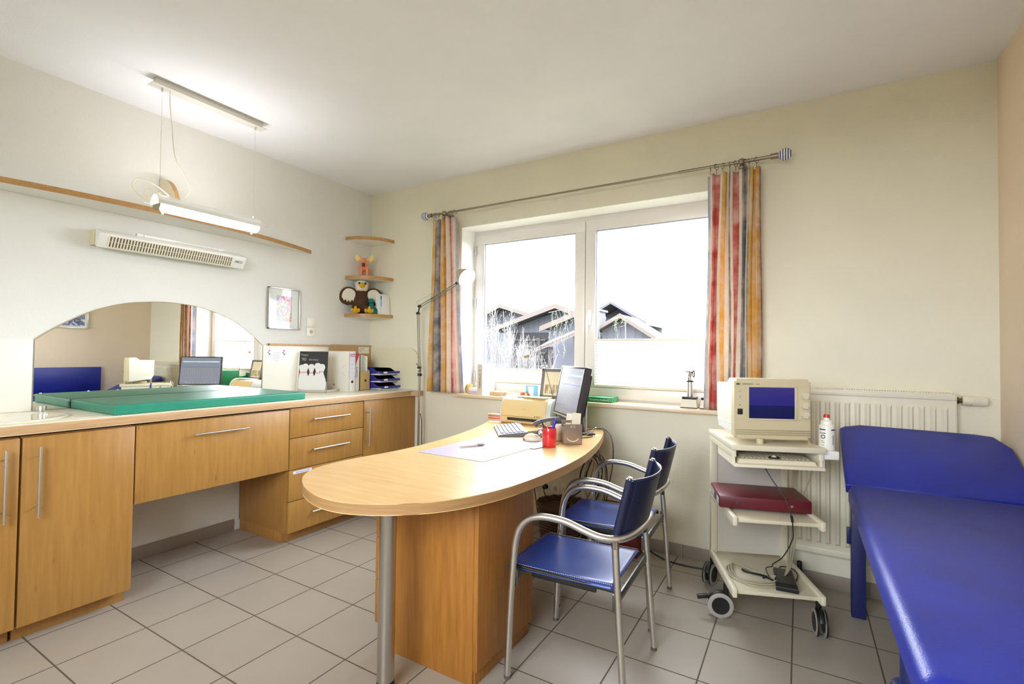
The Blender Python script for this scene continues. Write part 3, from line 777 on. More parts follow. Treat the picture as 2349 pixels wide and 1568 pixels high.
# ------------------------------------------------ picture, switch, socket, ruler, notes
def painting(name, seed, cols):
    m = mat(name, (200,170,190), 0.5); t = NT(m); v = t.coord((1,1,1), (seed, seed, 0))
    w = t.new('ShaderNodeTexNoise'); w.inputs['Scale'].default_value = 9; w.inputs['Detail'].default_value = 5; w.inputs['Distortion'].default_value = 1.6; t.link(v, w.inputs['Vector'])
    t.base(t.ramp(w.outputs['Fac'], [(0.28+0.44*i/(len(cols)-1), lin(c)) for i, c in enumerate(cols)])); return m
def wall_picture(label, y0, y1, z0, z1, cols, seed, axis='x', inset=(0.26, 0.19)):
    p = thing('picture_frame', label, 'picture', (0.0, (y0+y1)/2, z0) if axis == 'x' else (RX, (y0+y1)/2, z0))
    sx = 1 if axis == 'x' else -1; X0 = 0.0 if axis == 'x' else RX
    def bx(a, c, y0, y1, z0, z1, m, n, **k):
        b = bm(); xa, xb = sorted((X0+sx*a, X0+sx*c)); box(b, xa, xb, y0, y1, z0, z1, **k); return obj(n, b, m, p, world=True)
    b = bm(); w = 0.009
    for (u0, u1, v0, v1) in ((y0, y1, z1-w, z1), (y0, y1, z0, z0+w), (y0, y0+w, z0, z1), (y1-w, y1, z0, z1)):
        xa, xb = sorted((X0+sx*0.001, X0+sx*0.022)); box(b, xa, xb, u0, u1, v0, v1, bev=0.001)
    obj('frame', b, M_alu, p, world=True)
    bx(0.001, 0.012, y0+w, y1-w, z0+w, z1-w, M_paper, 'mount')
    iy, iz = (y1-y0)*inset[0], (z1-z0)*inset[1]
    bx(0.012, 0.0125, y0+iy, y1-iy, z0+iz, z1-iz, painting('painting_%d' % seed, seed, cols), 'artwork')
    b = bm(); 
    bx(0.0185, 0.0195, y0+w, y1-w, z0+w, z1-w, M_glass, 'glass')
    return p
wall_picture('silver framed colourful abstract print on the wall right of the mirror', -1.072, -0.794, 1.508, 1.840,
    [(120,124,190),(172,172,226),(240,196,214),(226,120,140),(242,210,150),(140,172,172),(236,236,244),(234,160,176)], 3)
wall_picture('silver framed blue flower print on the right-hand wall, seen in the mirror', -1.06, -0.725, 1.59, 1.93,
    [(230,232,240),(230,232,240),(84,92,150),(60,66,120),(236,238,244),(238,238,244)], 9, axis='r', inset=(0.10, 0.10))
M_sw = mat('switch_white', (236,232,218), 0.35)
sw = thing('light_switch', 'white rocker light switch on the wall above the socket', 'light switch', (0.001, -0.674, 1.577))
b = bm(); box(b, 0.001, 0.009, -0.715, -0.633, 1.539, 1.617, bev=0.002); obj('plate', b, M_sw, sw, world=True)
b = bm(); box(b, 0.009, 0.013, -0.704, -0.644, 1.549, 1.607, bev=0.0015); obj('rocker', b, M_sw, sw, world=True)
sk = thing('wall_socket', 'white power socket right below the light switch', 'socket', (0.001, -0.674, 1.50))
b = bm(); box(b, 0.001, 0.009, -0.715, -0.633, 1.458, 1.537, bev=0.002); obj('plate', b, M_sw, sk, world=True)
b = bm(); cyl(b, (0.0088, -0.674, 1.498), (0.0094, -0.674, 1.498), 0.021, seg=24); cyl(b, (0.0094, -0.674, 1.498), (0.0097, -0.674, 1.498), 0.017, seg=24, mi=1)
for dy in (-0.009, 0.009): cyl(b, (0.0097, -0.674+dy, 1.498), (0.0099, -0.674+dy, 1.498), 0.0028, seg=8, mi=2)
obj('socket_well', b, [M_sw, mat('socket_shade', (190,182,160), 0.5), M_black], sk, world=True)
rl = thing('wooden_ruler', 'long wooden measuring ruler fixed along the top of the splash panel', 'ruler', (0.01, -0.76, 1.378))
b = bm(); box(b, 0.010, 0.018, -1.062, -0.30, 1.374, 1.390, bev=0.0008); obj('strip', b, mat('ruler_wood', (206,158,112), 0.5), rl, world=True)
b = bm()
for i in range(14): y = -1.055+i*0.0555; box(b, 0.018, 0.0184, y, y+0.0016, 1.376 if i % 2 else 1.3745, 1.388)
box(b, 0.010, 0.0186, -1.065, -1.058, 1.3735, 1.3905)
obj('markings', b, mat('ink_brown', (110,70,44), 0.6), rl, world=True)
# note with balloons on the panel
nt = thing('paper_note', 'small white note with coloured balloons stuck on the splash panel', 'note', (0.0095, -1.0, 1.25))
b = bm(); box(b, 0.0092, 0.0099, -1.075, -0.915, 1.232, 1.345); obj('sheet', b, mat('note_paper', (244,242,244), 0.7), nt, world=True)
b = bm()
for s, yy in ((1, -1.062), (-1, -0.935)):
    for k, (dy, z) in enumerate(((0.010, 1.333), (0.0, 1.318), (0.012, 1.305), (0.004, 1.285))):
        cyl(b, (0.0099, yy+dy, z), (0.0104, yy+dy, z), 0.0075 if k < 3 else 0.004, seg=14, mi=k)
obj('balloons', b, [mat('balloon_pink', (222,90,170), 0.5), mat('balloon_green', (130,180,110), 0.5), mat('balloon_blue', (84,110,200), 0.5), mat('balloon_yellow', (236,220,90), 0.5)], nt, world=True)
b = bm()
for i in range(6): box(b, 0.0099, 0.0102, -1.025+0.004*(i % 2), -0.958-0.006*(i % 3), 1.315-i*0.0115, 1.3158-i*0.0115+0.0009)
box(b, 0.0099, 0.0102, -1.000, -0.98, 1.243, 1.2446)
obj('printed_lines', b, mat('ink_grey', (150,146,160), 0.6), nt, world=True)

# ------------------------------------------------ things on the worktop
# perspex stand with a birthday card
cs = thing('card_stand', 'low grey display tray holding the birthday card on the worktop', 'display tray', (0.12, -0.66, ZC), R(0))
Mtr = T(0.038, -0.816, ZC, R(22)); b = bm(); box(b, 0, 0.25, 0, 0.27, 0.0005, 0.004, M=Mtr); box(b, 0, 0.25, 0, 0.003, 0.0, 0.022, M=Mtr); box(b, 0.247, 0.25, 0, 0.27, 0.0, 0.022, M=Mtr); box(b, 0.08, 0.25, 0.267, 0.27, 0.0, 0.022, M=Mtr)
obj('tray', b, mat('tray_grey', (200,192,176), 0.5), cs, world=True)
Mc = T(0.150, -0.757, ZC+0.0055, R(-68)) @ Matrix.Rotation(R(-3), 4, 'Y') @ Matrix.Diagonal((1, 1.2, 1, 1))
cd = thing('birthday_card', 'black birthday card with white bowling pins standing in the tray', 'greeting card', (0.136, -0.755, ZC+0.005))
b = bm(); box(b, -0.003, 0.003, -0.105, 0.105, 0, 0.335, M=Mc, mi=0); box(b, -0.006, -0.003, -0.112, 0.105, 0, 0.335, M=Mc, mi=1)
box(b, 0.003, 0.0034, -0.105, 0.105, 0, 0.085, M=Mc, mi=2)
obj('card', b, [mat('card_black', (44,42,44), 0.5), mat('card_side_cream', (228,214,180), 0.6), mat('card_grey', (176,174,178), 0.5)], cd, world=True)
b = bm()
for k, (y, s, z0) in enumerate(((-0.085, 0.86, 0.02), (-0.058, 0.95, 0.008), (-0.012, 0.95, 0.005), (0.035, 1.0, 0.003), (0.066, 0.98, 0.0))):
    prof = [(0.020,0.0),(0.032,0.03),(0.036,0.07),(0.030,0.11),(0.018,0.145),(0.013,0.165),(0.018,0.185),(0.025,0.205),(0.022,0.225),(0.010,0.236)]
    out = [(y+r*s*1.0, z0+z*s) for r, z in prof]+[(y-r*s*1.0, z0+z*s) for r, z in reversed(prof)]
    out = [(min(max(a, -0.104), 0.104), c2) for a, c2 in out]
    prism(b, out, 0.0034+0.0006*k, 0.004+0.0006*k, 0, M=Mc @ MP)
obj('bowling_pins', b, mat('pin_white', (236,234,232), 0.5), cd, world=True)
b = bm()
for k, (y, z) in enumerate(((-0.085, 0.155), (-0.058, 0.158), (-0.012, 0.155), (0.035, 0.155), (0.066, 0.165))):
    box(b, 0.0040+0.0006*k, 0.0044+0.0006*k, y-0.015 if y > -0.08 else -0.104, y+0.015, z-0.0015, z+0.0015, M=Mc); box(b, 0.0040+0.0006*k, 0.0044+0.0006*k, y-0.015 if y > -0.08 else -0.104, y+0.015, z+0.006, z+0.008, M=Mc)
obj('red_bands', b, mat('band_red', (206,60,60), 0.5), cd, world=True)
Mi = mat('chalk_ink', (176,172,168), 0.6)
for s_, y, z, sz in (('Happy', -0.068, 0.306, 0.021), ('90', -0.072, 0.268, 0.036), ('Birthday', 0.002, 0.266, 0.021)):
    q = text('card_lettering', s_, sz, Mi, cd, Mc @ TX(0.0032, y, z)); q.data.transform(MW[cd.name].inverted())
# brown cardboard sheet against the wall
cb = thing('cardboard_sheet', 'brown cardboard sheet with a small white label leaning in the corner', 'cardboard', (0.02, -0.25, ZC))
pts = [(-0.495, ZC), (-0.495, 1.362), (-0.475, 1.394), (-0.004, 1.394), (-0.004, ZC)]
b = bm(); prism(b, pts, 0.0195, 0.025, 0, M=MP); obj('sheet', b, mat('cardboard_brown', (186,152,104), 0.8), cb, world=True)
b = bm(); box(b, 0.025, 0.0256, -0.165, -0.035, 1.315, 1.375); obj('label_paper', b, mat('label_cream', (230,226,208), 0.7), cb, world=True)
b = bm()
for i, w in enumerate((0.07, 0.06, 0.03)): box(b, 0.0256, 0.0259, -0.155, -0.155+w, 1.362-i*0.013, 1.365-i*0.013)
for y in (-0.172, -0.028): cyl(b, (0.0252, y, 1.352), (0.0265, y, 1.352), 0.004, seg=10)
obj('label_print', b, mat('ink_dark', (60,55,50), 0.5), cb, world=True)
# lever arch file (white) with side
def arch_file(label, y0, y1, x0, x1, h, spine, group=None):
    f = thing('ring_binder', label, 'binder', ((x0+x1)/2, (y0+y1)/2, ZC), 0, group)
    b = bm(); t = 0.003
    box(b, x0, x1, y0, y0+t, 0+ZC, h+ZC); box(b, x0, x1, y1-t, y1, ZC, h+ZC); box(b, x1-t, x1, y0, y1, ZC, h+ZC, bev=0.001)
    obj('cover', b, spine, f, world=True)
    b = bm(); box(b, x0+0.005, x1-0.03, y0+0.006, y1-0.012, ZC+0.004, ZC+h-0.02); obj('pages', b, M_paper, f, world=True)
    b = bm(); cyl(b, (x1, (y0+y1)/2, ZC+h*0.24), (x1+0.0008, (y0+y1)/2, ZC+h*0.24), 0.0125, seg=20); obj('finger_hole', b, mat('hole_dark', (60,58,50), 0.5), f, world=True)
    return f
M_bw = mat('binder_white', (240,238,230), 0.4)
f = arch_file('white lever arch binder with red printed spine on the worktop', -0.507, -0.440, 0.03, 0.30, 0.345, M_bw)
b = bm(); box(b, 0.300, 0.3006, -0.503, -0.444, ZC+0.10, ZC+0.335); obj('spine_label', b, mat('spine_lilac', (226,224,236), 0.5), f, world=True)
b = bm(); box(b, 0.3006, 0.3010, -0.500, -0.447, ZC+0.316, ZC+0.321)
for i in range(5): box(b, 0.3006, 0.3010, -0.498, -0.450, ZC+0.270-i*0.037, ZC+0.2712-i*0.037, mi=1)
obj('spine_print', b, [mat('ink_red', (168,52,70), 0.5), mat('ink_lilac', (160,158,200), 0.5)], f, world=True)
q = text('spine_lettering', 'ELBA', 0.024, mat('ink_red', (168,52,70), 0.5), f, TX(0.3008, -0.4735, ZC+0.303)); q.data.transform(MW[f.name].inverted())
b = bm()
for x, z in ((0.235, 0.218), (0.215, 0.205), (0.218, 0.152), (0.238, 0.138)): cyl(b, (x, -0.5075, ZC+z), (x, -0.5082, ZC+z), 0.003, seg=8)
box(b, 0.10, 0.118, -0.5082, -0.507, ZC+0.045, ZC+0.06); obj('rivets', b, mat('rivet_grey', (140,136,126), 0.4), f, world=True)
M_bg2 = mat('brochure_white', (232,230,226), 0.5)
bk = thing('upright_brochure', 'thin white brochure with red corner between binder and cardboard file', 'brochure', (0.2, -0.41, ZC))
b = bm(); box(b, 0.05, 0.285, -0.437, -0.385, ZC, ZC+0.325, bev=0.001); obj('cover', b, M_bg2, bk, world=True)
b = bm(); prism(b, [(-0.437, ZC+0.325), (-0.388, ZC+0.325), (-0.388, ZC+0.315), (-0.437, ZC+0.20)], 0.2852, 0.2858, 0, M=MP); obj('red_corner', b, mat('brochure_red', (206,60,50), 0.5), bk, world=True)
q = text('spine_lettering', 'Ouvrir', 0.034, mat('ink_green', (60,80,60), 0.5), bk, TX(0.2856, -0.412, ZC+0.165, R(90))); q.data.transform(MW[bk.name].inverted())
mf = thing('magazine_file', 'kraft cardboard magazine file with a round hole, full of booklets', 'magazine file', (0.2, -0.3, ZC))
M_kraft = mat('kraft_board', (206,176,118), 0.75)
b = bm(); y0, y1, x0, x1 = -0.362, -0.245, 0.03, 0.27
box(b, x1-0.003, x1, y0, y1, ZC, ZC+0.165); box(b, x0, x0+0.003, y0, y1, ZC, ZC+0.26); box(b, x0, x1, y0, y1, ZC, ZC+0.003)
sd = [(x0, ZC), (x1, ZC), (x1, ZC+0.165), (x0+0.10, ZC+0.26), (x0, ZC+0.26)]
for yy in (y0, y1-0.003): prism(b, sd, -yy-0.003, -yy, 0, M=Matrix(((1,0,0,0),(0,0,-1,0),(0,1,0,0),(0,0,0,1))))
obj('box', b, M_kraft, mf, world=True)
b = bm(); cyl(b, (x1, -0.298, ZC+0.085), (x1+0.0008, -0.298, ZC+0.085), 0.0115, seg=18); obj('finger_hole', b, mat('hole_dark', (60,58,50), 0.5), mf, world=True)
cols = [(150,120,180), (236,232,220), (190,206,170), (240,238,230), (236,232,222)]
for i, cc in enumerate(cols):
    yy = -0.355+i*0.021
    b = bm(); box(b, 0.05, 0.245+0.004*(i % 3), yy, yy+0.013, ZC+0.004, ZC+0.318-0.004*i, bev=0.0005)
    if i == 4:
        for k in range(26): box(b, 0.245, 0.256, yy+0.003, yy+0.005, ZC+0.02+k*0.011, ZC+0.025+k*0.011)
    tag(obj('booklet', b, mat('booklet_%d' % i, cc, 0.6)), ['lilac topped booklet at the left of the magazine file', 'cream booklet second from left in the magazine file', 'pale green booklet in the middle of the magazine file', 'white booklet next to the spiral one in the magazine file', 'spiral bound booklet at the right of the magazine file'][i], 'booklet', 'booklets in the magazine file')
# letter trays
M_tray = mat('tray_blue_plastic', (44,46,140), 0.35)
lt = []
for i in range(3):
    tr = thing('letter_tray', ['blue plastic letter tray at the bottom of the stack of three', 'blue plastic letter tray in the middle of the stack of three', 'blue plastic letter tray on top of the stack of three, holding papers'][i], 'letter tray', (0.255-0.006*i, -0.02, ZC+0.065*i), 0, 'stacked blue letter trays')
    Mt = T(0.215+0.0*i, -0.14, 0.003, R(0)); zb = 0.0
    b = bm(); L, W_, H = 0.30, 0.245, 0.064
    # local: tray opening towards +x -y ; x 0..0.30, y 0..-... laid against back wall
    X0, X1, Y0, Y1 = 0.065, 0.345, -0.155, -0.004
    X0, X1, Y0, Y1 = -0.16, 0.13, -0.212, 0.014
    box(b, X0, X1, Y0, Y1, zb, zb+0.003)
    side = [(X0, zb), (X1+0.03, zb+0.022), (X1+0.035, zb+0.034), (X1-0.02, zb+0.030), (X1-0.09, zb+H), (X0, zb+H)]
    for yy in (Y0, Y1-0.003): prism(b, side, -yy-0.003, -yy, 0, M=Matrix(((1,0,0,0),(0,0,-1,0),(0,1,0,0),(0,0,0,1))))
    box(b, X0, X0+0.003, Y0, Y1, zb, zb+H)
    box(b, X1, X1+0.032, Y0, Y1, zb+0.018, zb+0.022)
    box(b, X1+0.028, X1+0.034, Y0, Y1, zb+0.018, zb+0.036, bev=0.001)
    obj('tray_body', b, M_tray, tr)
    b = bm()
    for k in range(3 if i < 2 else 4):
        box(b, X0+0.02, X1+0.008-0.01*k, Y0+0.006+0.002*k, Y1-0.006, zb+0.0035+0.005*k, zb+0.0075+0.005*k, M=T(0,0,0,R(0.8*(k-1))))
    obj('papers', b, M_paper, tr)
    b = bm(); box(b, X1+0.034, X1+0.0348, Y0+0.02, Y0+0.065, zb+0.02, zb+0.034); obj('title_tab', b, M_paper, tr)
sh = thing('paper_sheet', 'loose printed sheet lying on the worktop end behind the floor lamp', 'paper', (0.5, -0.15, ZC))
b = bm(); box(b, 0.36, 0.665, -0.20, -0.02, ZC+0.0006, ZC+0.003, M=T()); box(b, 0.42, 0.60, -0.235, -0.10, ZC+0.0032, ZC+0.0045); obj('sheets', b, mat('sheet_grey_white', (226,228,224), 0.7), sh, world=True)
b = bm(); box(b, 0.50, 0.56, -0.225, -0.19, ZC+0.0046, ZC+0.0050); obj('printed_logo', b, mat('ink_cyan', (130,190,210), 0.6), sh, world=True)

# ------------------------------------------------ corner shelves and toys
CS = [(2.362, 'top empty quarter round corner shelf'), (2.000, 'middle quarter round corner shelf carrying the orange cow figure'), (1.650, 'lowest quarter round corner shelf carrying the plush eagle')]
for z, lb in CS:
    s_ = thing('corner_shelf', lb, 'shelf', (0.001, -0.001, z), 0, 'quarter round corner shelves')
    pts = [(0.0, 0.0), (0.0, -0.318)]
    for i in range(1, 25):
        a = math.pi/2*i/24; pts.append((0.300*math.sin(a)**0.97, -0.318*max(0,math.cos(a))**0.97))
    b = bm(); prism(b, pts, 0, 0.031, 0, side=1); obj('board', b, [M_white, M_shelfedge], s_)
def fuzzy(o, vox, strength=0.0, scale=0.01):
    r = o.modifiers.new('remesh', 'REMESH'); r.mode = 'VOXEL'; r.voxel_size = vox; r.use_smooth_shade = True
    s = o.modifiers.new('smooth', 'SMOOTH'); s.iterations = 3; s.factor = 0.5
    if strength:
        tx = bpy.data.textures.new(o.name+'_fur', 'CLOUDS'); tx.noise_scale = scale
        d = o.modifiers.new('fur', 'DISPLACE'); d.texture = tx; d.strength = strength; d.mid_level = 0.5
def plush(name, a, k=0.8):
    m = mat(name, a, 0.95, spec=0.1); t = NT(m); n = t.noise(t.coord(), 160, 4, 0.7)
    t.base(t.mix(t.ramp(n, [(0.35,(0,0,0,1)),(0.65,(1,1,1,1))]), lin(sub(a, k)), lin(a))); t.bump(n, 0.8, 0.006); return m
M_brown = plush('plush_brown', (104,76,54), 0.6); M_pw = plush('plush_white', (240,232,212), .9); M_py = plush('plush_yellow', (240,190,50), .88); M_teal = plush('plush_teal', (44,140,134), .8)
eg = thing('plush_eagle', 'brown plush eagle with white head and spread wings on corner shelf', 'soft toy', (0.105, -0.215, 1.682), R(54)); eg.scale = (1.2, 1.2, 1.2)
# local: +y is away, faces -y
FX = Matrix.Rotation(R(22), 4, 'Z')
b = bm(); ball(b, (0, 0, 0.085), (0.062, 0.055, 0.088)); ball(b, (0, 0, 0.15), (0.05, 0.045, 0.05)); ball(b, (-0.045, -0.03, 0.035), (0.032, 0.045, 0.03)); ball(b, (0.045, -0.03, 0.035), (0.032, 0.045, 0.03))
o = obj('body', b, M_brown, eg); fuzzy(o, 0.005, 0.006, 0.008)
b = bm(); ball(b, (0, -0.005, 0.218), (0.048, 0.045, 0.047)); ball(b, (-0.03, 0.0, 0.235), (0.022, 0.02, 0.02)); ball(b, (0.032, 0.0, 0.233), (0.022, 0.02, 0.02)); ball(b, (0, -0.008, 0.19), (0.045, 0.04, 0.022))
o = obj('head', b, M_pw, eg); fuzzy(o, 0.005, 0.007, 0.006)
b = bm(); lathe(b, [(0.0, 0.052), (0.007, 0.045), (0.016, 0.025), (0.024, 0.0)], 14, M=T(0, -0.038, 0.218, 0, R(102)) @ Matrix.Diagonal((1,1.0,0.9,1))); ball(b, (0, -0.072, 0.206), (0.010, 0.008, 0.014))
obj('beak', b, M_py, eg)
b = bm()
for x in (-0.022, 0.024): ball(b, (x, -0.049, 0.233), 0.008)
obj('eyes', b, M_black, eg)
for s in (-1, 1):
    b = bm(); n = 14; pts = []
    outl = [(0.03,0.17),(0.06,0.198),(0.10,0.205),(0.135,0.19),(0.158,0.155),(0.162,0.115),(0.145,0.085),(0.11,0.07),(0.07,0.075),(0.035,0.10)]
    sp = smooth_path([(s*x, z, 0) for x, z in outl], 4, True)
    t = bmesh.new(); prism(t, [(v.x, v.y) for v in sp], -0.012, 0.012); merge(b, t, Matrix(((1,0,0,0),(0,0,-1,0.0),(0,1,0,0),(0,0,0,1))))
    w = obj('wing', b, M_brown, eg); fuzzy(w, 0.005, 0.004, 0.008)
    b = bm()
    inn = [(0.045,0.165),(0.075,0.19),(0.11,0.19),(0.135,0.165),(0.145,0.13),(0.135,0.11),(0.125,0.095),(0.115,0.11),(0.105,0.085),(0.095,0.105),(0.082,0.085),(0.07,0.105),(0.055,0.095),(0.045,0.12)]
    sp = smooth_path([(s*x, z, 0) for x, z in inn], 4, True)
    t = bmesh.new(); prism(t, [(v.x, v.y) for v in sp], 0.006, 0.019); merge(b, t, Matrix(((1,0,0,0),(0,0,-1,0.0),(0,1,0,0),(0,0,0,1))))
    o = obj('wing_lining', b, M_pw, w); fuzzy(o, 0.004)
    b = bm(); fx = s*0.05
    for dx in (-0.022, 0.0, 0.022): ball(b, (fx+dx*1.1, -0.095-abs(dx)*-0.5, 0.022 if dx else 0.03), (0.011, 0.026, 0.016 if dx else 0.026))
    ball(b, (fx, -0.075, 0.014), (0.026, 0.022, 0.014)); o = obj('foot', b, M_py, eg); fuzzy(o, 0.004)
dn = thing('plush_dinosaur', 'small teal plush dinosaur sitting in front of the plush eagle', 'soft toy', (0.205, -0.180, 1.682), R(44))
b = bm(); ball(b, (0, 0.0, 0.032), (0.036, 0.036, 0.036)); ball(b, (-0.003, 0, 0.075), (0.022, 0.022, 0.036)); ball(b, (-0.006, -0.008, 0.118), (0.026, 0.028, 0.022)); ball(b, (-0.006, -0.028, 0.108), (0.018, 0.018, 0.012))
ball(b, (-0.03, -0.035, 0.012), (0.014, 0.028, 0.012)); ball(b, (0.03, -0.035, 0.012), (0.014, 0.028, 0.012)); ball(b, (0.035, 0.015, 0.03), (0.022, 0.016, 0.028)); ball(b, (-0.018, -0.004, 0.138), (0.010, 0.010, 0.010)); ball(b, (0.008, -0.004, 0.138), (0.010, 0.010, 0.010))
o = obj('body', b, M_teal, dn); fuzzy(o, 0.004, 0.002, 0.006)
b = bm()
for x in (-0.018, 0.008): ball(b, (x, -0.011, 0.140), 0.0065); ball(b, (x, -0.0168, 0.140), 0.0028, mi=1)
obj('eyes', b, [M_paper, M_black], dn)
# cow figurine with wings
M_cow = mat('cow_orange', (232,140,92), 0.35); t_ = NT(M_cow)
vo = t_.new('ShaderNodeTexVoronoi'); vo.inputs['Scale'].default_value = 34; t_.link(t_.coord(), vo.inputs['Vector'])
t_.base(t_.mix(t_.ramp(vo.outputs['Distance'], [(0.17,(1,1,1,1)),(0.22,(0,0,0,1))]), lin((232,140,92)), t_.mix(t_.ramp(t_.noise(t_.coord(), 30), [(0.45,(0,0,0,1)),(0.5,(1,1,1,1))]), lin((92,60,110)), lin((120,120,170)))))
cw = thing('cow_figurine', 'orange painted cow figurine with yellow wings on the middle corner shelf', 'figurine', (0.10, -0.18, 2.031), R(42)); cw.scale = (1.2, 1.2, 1.2)
b = bm(); ball(b, (0, 0.03, 0.082), (0.032, 0.06, 0.034)); ball(b, (0, -0.012, 0.088), (0.030, 0.03, 0.036))
for x, y in ((-0.02, -0.015), (0.022, -0.015), (-0.02, 0.07), (0.022, 0.07)): cyl(b, (x*1.15, y, 0.0), (x, y, 0.08), 0.0085, 0.013, seg=12)
ball(b, (0, -0.045, 0.115), (0.022, 0.022, 0.026)); ball(b, (0, -0.060, 0.098), (0.017, 0.018, 0.016)); ball(b, (-0.03, -0.04, 0.122), (0.014, 0.006, 0.007)); ball(b, (0.03, -0.04, 0.122), (0.014, 0.006, 0.007))
o = obj('body', b, M_cow, cw); fuzzy(o, 0.003)
b = bm()
for s in (-1, 1): tube(b, [(s*0.014, -0.04, 0.135), (s*0.024, -0.042, 0.143), (s*0.021, -0.044, 0.156)], lambda t: 0.004*(1-0.6*t), 8, sm=5)
obj('horns', b, mat('horn_tan', (220,170,110), 0.4), cw)
for s in (-1, 1):
    b = bm(); outl = [(0.012,0.128),(0.035,0.155),(0.062,0.178),(0.068,0.16),(0.066,0.142),(0.058,0.128),(0.045,0.12),(0.03,0.118)]
    prism(b, [(s*x, z) for x, z in outl], -0.003, 0.003, M=Matrix(((1,0,0,0),(0,0,-1,-0.005),(0,1,0,0),(0,0,0,1)))); obj('wing', b, mat('wing_yellow', (236,206,120), 0.5), cw)
b = bm(); ball(b, (0, -0.074, 0.092), (0.012, 0.007, 0.009)); ball(b, (0, -0.060, 0.079), (0.013, 0.010, 0.008)); obj('muzzle', b, mat('muzzle_dark', (70,44,60), 0.4), cw)
# books on the lowest shelf
b = bm(); box(b, 0.245, 0.262, -0.125, -0.004, 1.6825, 1.872, M=T(), bev=0.001)
for i, (w, h, c1, lb) in enumerate(((0.030, 0.192, (238,236,226), 'thick white book leaning beside the plush toys on the lowest corner shelf'), (0.008, 0.185, (226,226,228), 'thin grey booklet between the white and the blue book'), (0.013, 0.176, (232,230,224), 'white book with dark and light blue spine at the right end of the shelf'))):
    x = (0.205, 0.238, 0.249)[i]
    bb = bm(); Mb = T(x+0.012, -0.06, 1.6822, 0, 0, R(4.5)*-1)
    box(bb, 0, w, -0.075+0.012*i, 0.05, 0, h, M=Mb, bev=0.0008)
    k = thing('book', lb, 'book', (x+0.012, -0.06, 1.6822), 0, 'books on the lowest corner shelf')
    obj('cover', bb, mat('book_cover_%d' % i, c1, 0.5), k, world=True)
    if i == 2:
        bb = bm(); box(bb, 0.0, w, -0.0755+0.024, -0.075+0.024, h*0.78, h*0.985, M=Mb, mi=0); box(bb, 0.0, w, -0.0755+0.024, -0.075+0.024, h*0.42, h*0.76, M=Mb, mi=1)
        obj('spine_band', bb, [mat('navy_ink', (44,54,110), 0.5), mat('sky_ink', (110,170,210), 0.5)], k, world=True)
b.free()

# ================================================================== desk
ZD = 0.805
Fp = [(1.806,-2.047),(1.874,-2.099),(1.968,-2.151),(2.093,-2.192),(2.202,-2.196),(2.292,-2.170),(2.369,-2.127),(2.435,-2.074),(2.498,-2.008),(2.56,-1.903),(2.61,-1.755),(2.636,-1.601),(2.652,-1.392),(2.656,-1.195),(2.638,-0.942),(2.583,-0.621),(2.500,-0.300),(2.450,-0.160),(2.400,-0.060)]
Bp = [(1.455,-0.030),(1.537,-0.222),(1.610,-0.434),(1.668,-0.654),(1.712,-0.87),(1.738,-1.06),(1.752,-1.273),(1.745,-1.459),(1.722,-1.608),(1.705,-1.761),(1.716,-1.892),(1.752,-1.98)]
sp = smooth_path([(x, y, 0) for x, y in Fp], 4)
sb = smooth_path([(x, y, 0) for x, y in Bp+[Fp[0]]], 4)
outl = [(v.x, v.y) for v in sp]+[(2.35, -0.004), (1.44, -0.004)]+[(v.x, v.y) for v in sb[:-1]]
desk = thing('curved_desk', 'long curved maple desk with thick plywood edge and one steel leg', 'desk', (2.2, -1.2, 0))
b = bm(); prism(b, outl, ZD-0.042, ZD, 0, side=1, bev=0.0035); obj('tabletop', b, [M_desktop, M_ply], desk, world=True)
b = bm(); cyl(b, (2.213, -1.955, 0.05), (2.213, -1.955, ZD-0.042), 0.0335, seg=32); cyl(b, (2.213, -1.955, ZD-0.048), (2.213, -1.955, ZD-0.042), 0.05, seg=32)
lg = obj('leg', b, M_steel, desk, world=True)
b = bm(); lathe(b, [(0.030,0.0),(0.034,0.004),(0.034,0.014),(0.024,0.018),(0.024,0.028),(0.034,0.032),(0.034,0.050)], 28, M=T(2.213,-1.955,0)); obj('foot', b, M_rubber, lg, world=True)
b = bm(); box(b, 1.6, 2.3, -0.028, -0.008, 0.60, ZD-0.042); obj('wall_batten', b, M_ped, desk, world=True)

pd_ = thing('drawer_pedestal', 'tall maple drawer pedestal carrying the curved desk', 'cabinet', (2.22, -1.53, 0))
b = bm(); box(b, 1.965, 2.488, -1.755, -1.295, 0.0, ZD-0.043, bev=0.0015); obj('body', b, M_ped, pd_, world=True)
b = bm(); box(b, 2.490, 2.512, -1.757, -1.292, 0.065, ZD-0.043, bev=0.0015); obj('back_panel', b, M_ped, pd_, world=True)
b = bm(); box(b, 2.470, 2.496, -1.745, -1.30, 0.0, 0.064, bev=0.001); obj('plinth', b, M_ped, pd_, world=True)
zz = [0.10, 0.30, 0.49, 0.63, 0.757]
for i in range(4):
    b = bm(); box(b, 1.942, 1.963, -1.754, -1.296, zz[i]+0.003, zz[i+1]-0.003, bev=0.001); dd = obj('drawer', b, M_ped, pd_, world=True)
    b = bm(); cyl(b, (1.912, -1.63, zz[i+1]-0.05), (1.912, -1.42, zz[i+1]-0.05), 0.005)
    for yy in (-1.60, -1.45): cyl(b, (1.912, yy, zz[i+1]-0.05), (1.943, yy, zz[i+1]-0.05), 0.004, seg=8)
    obj('handle', b, M_alu, dd, world=True)

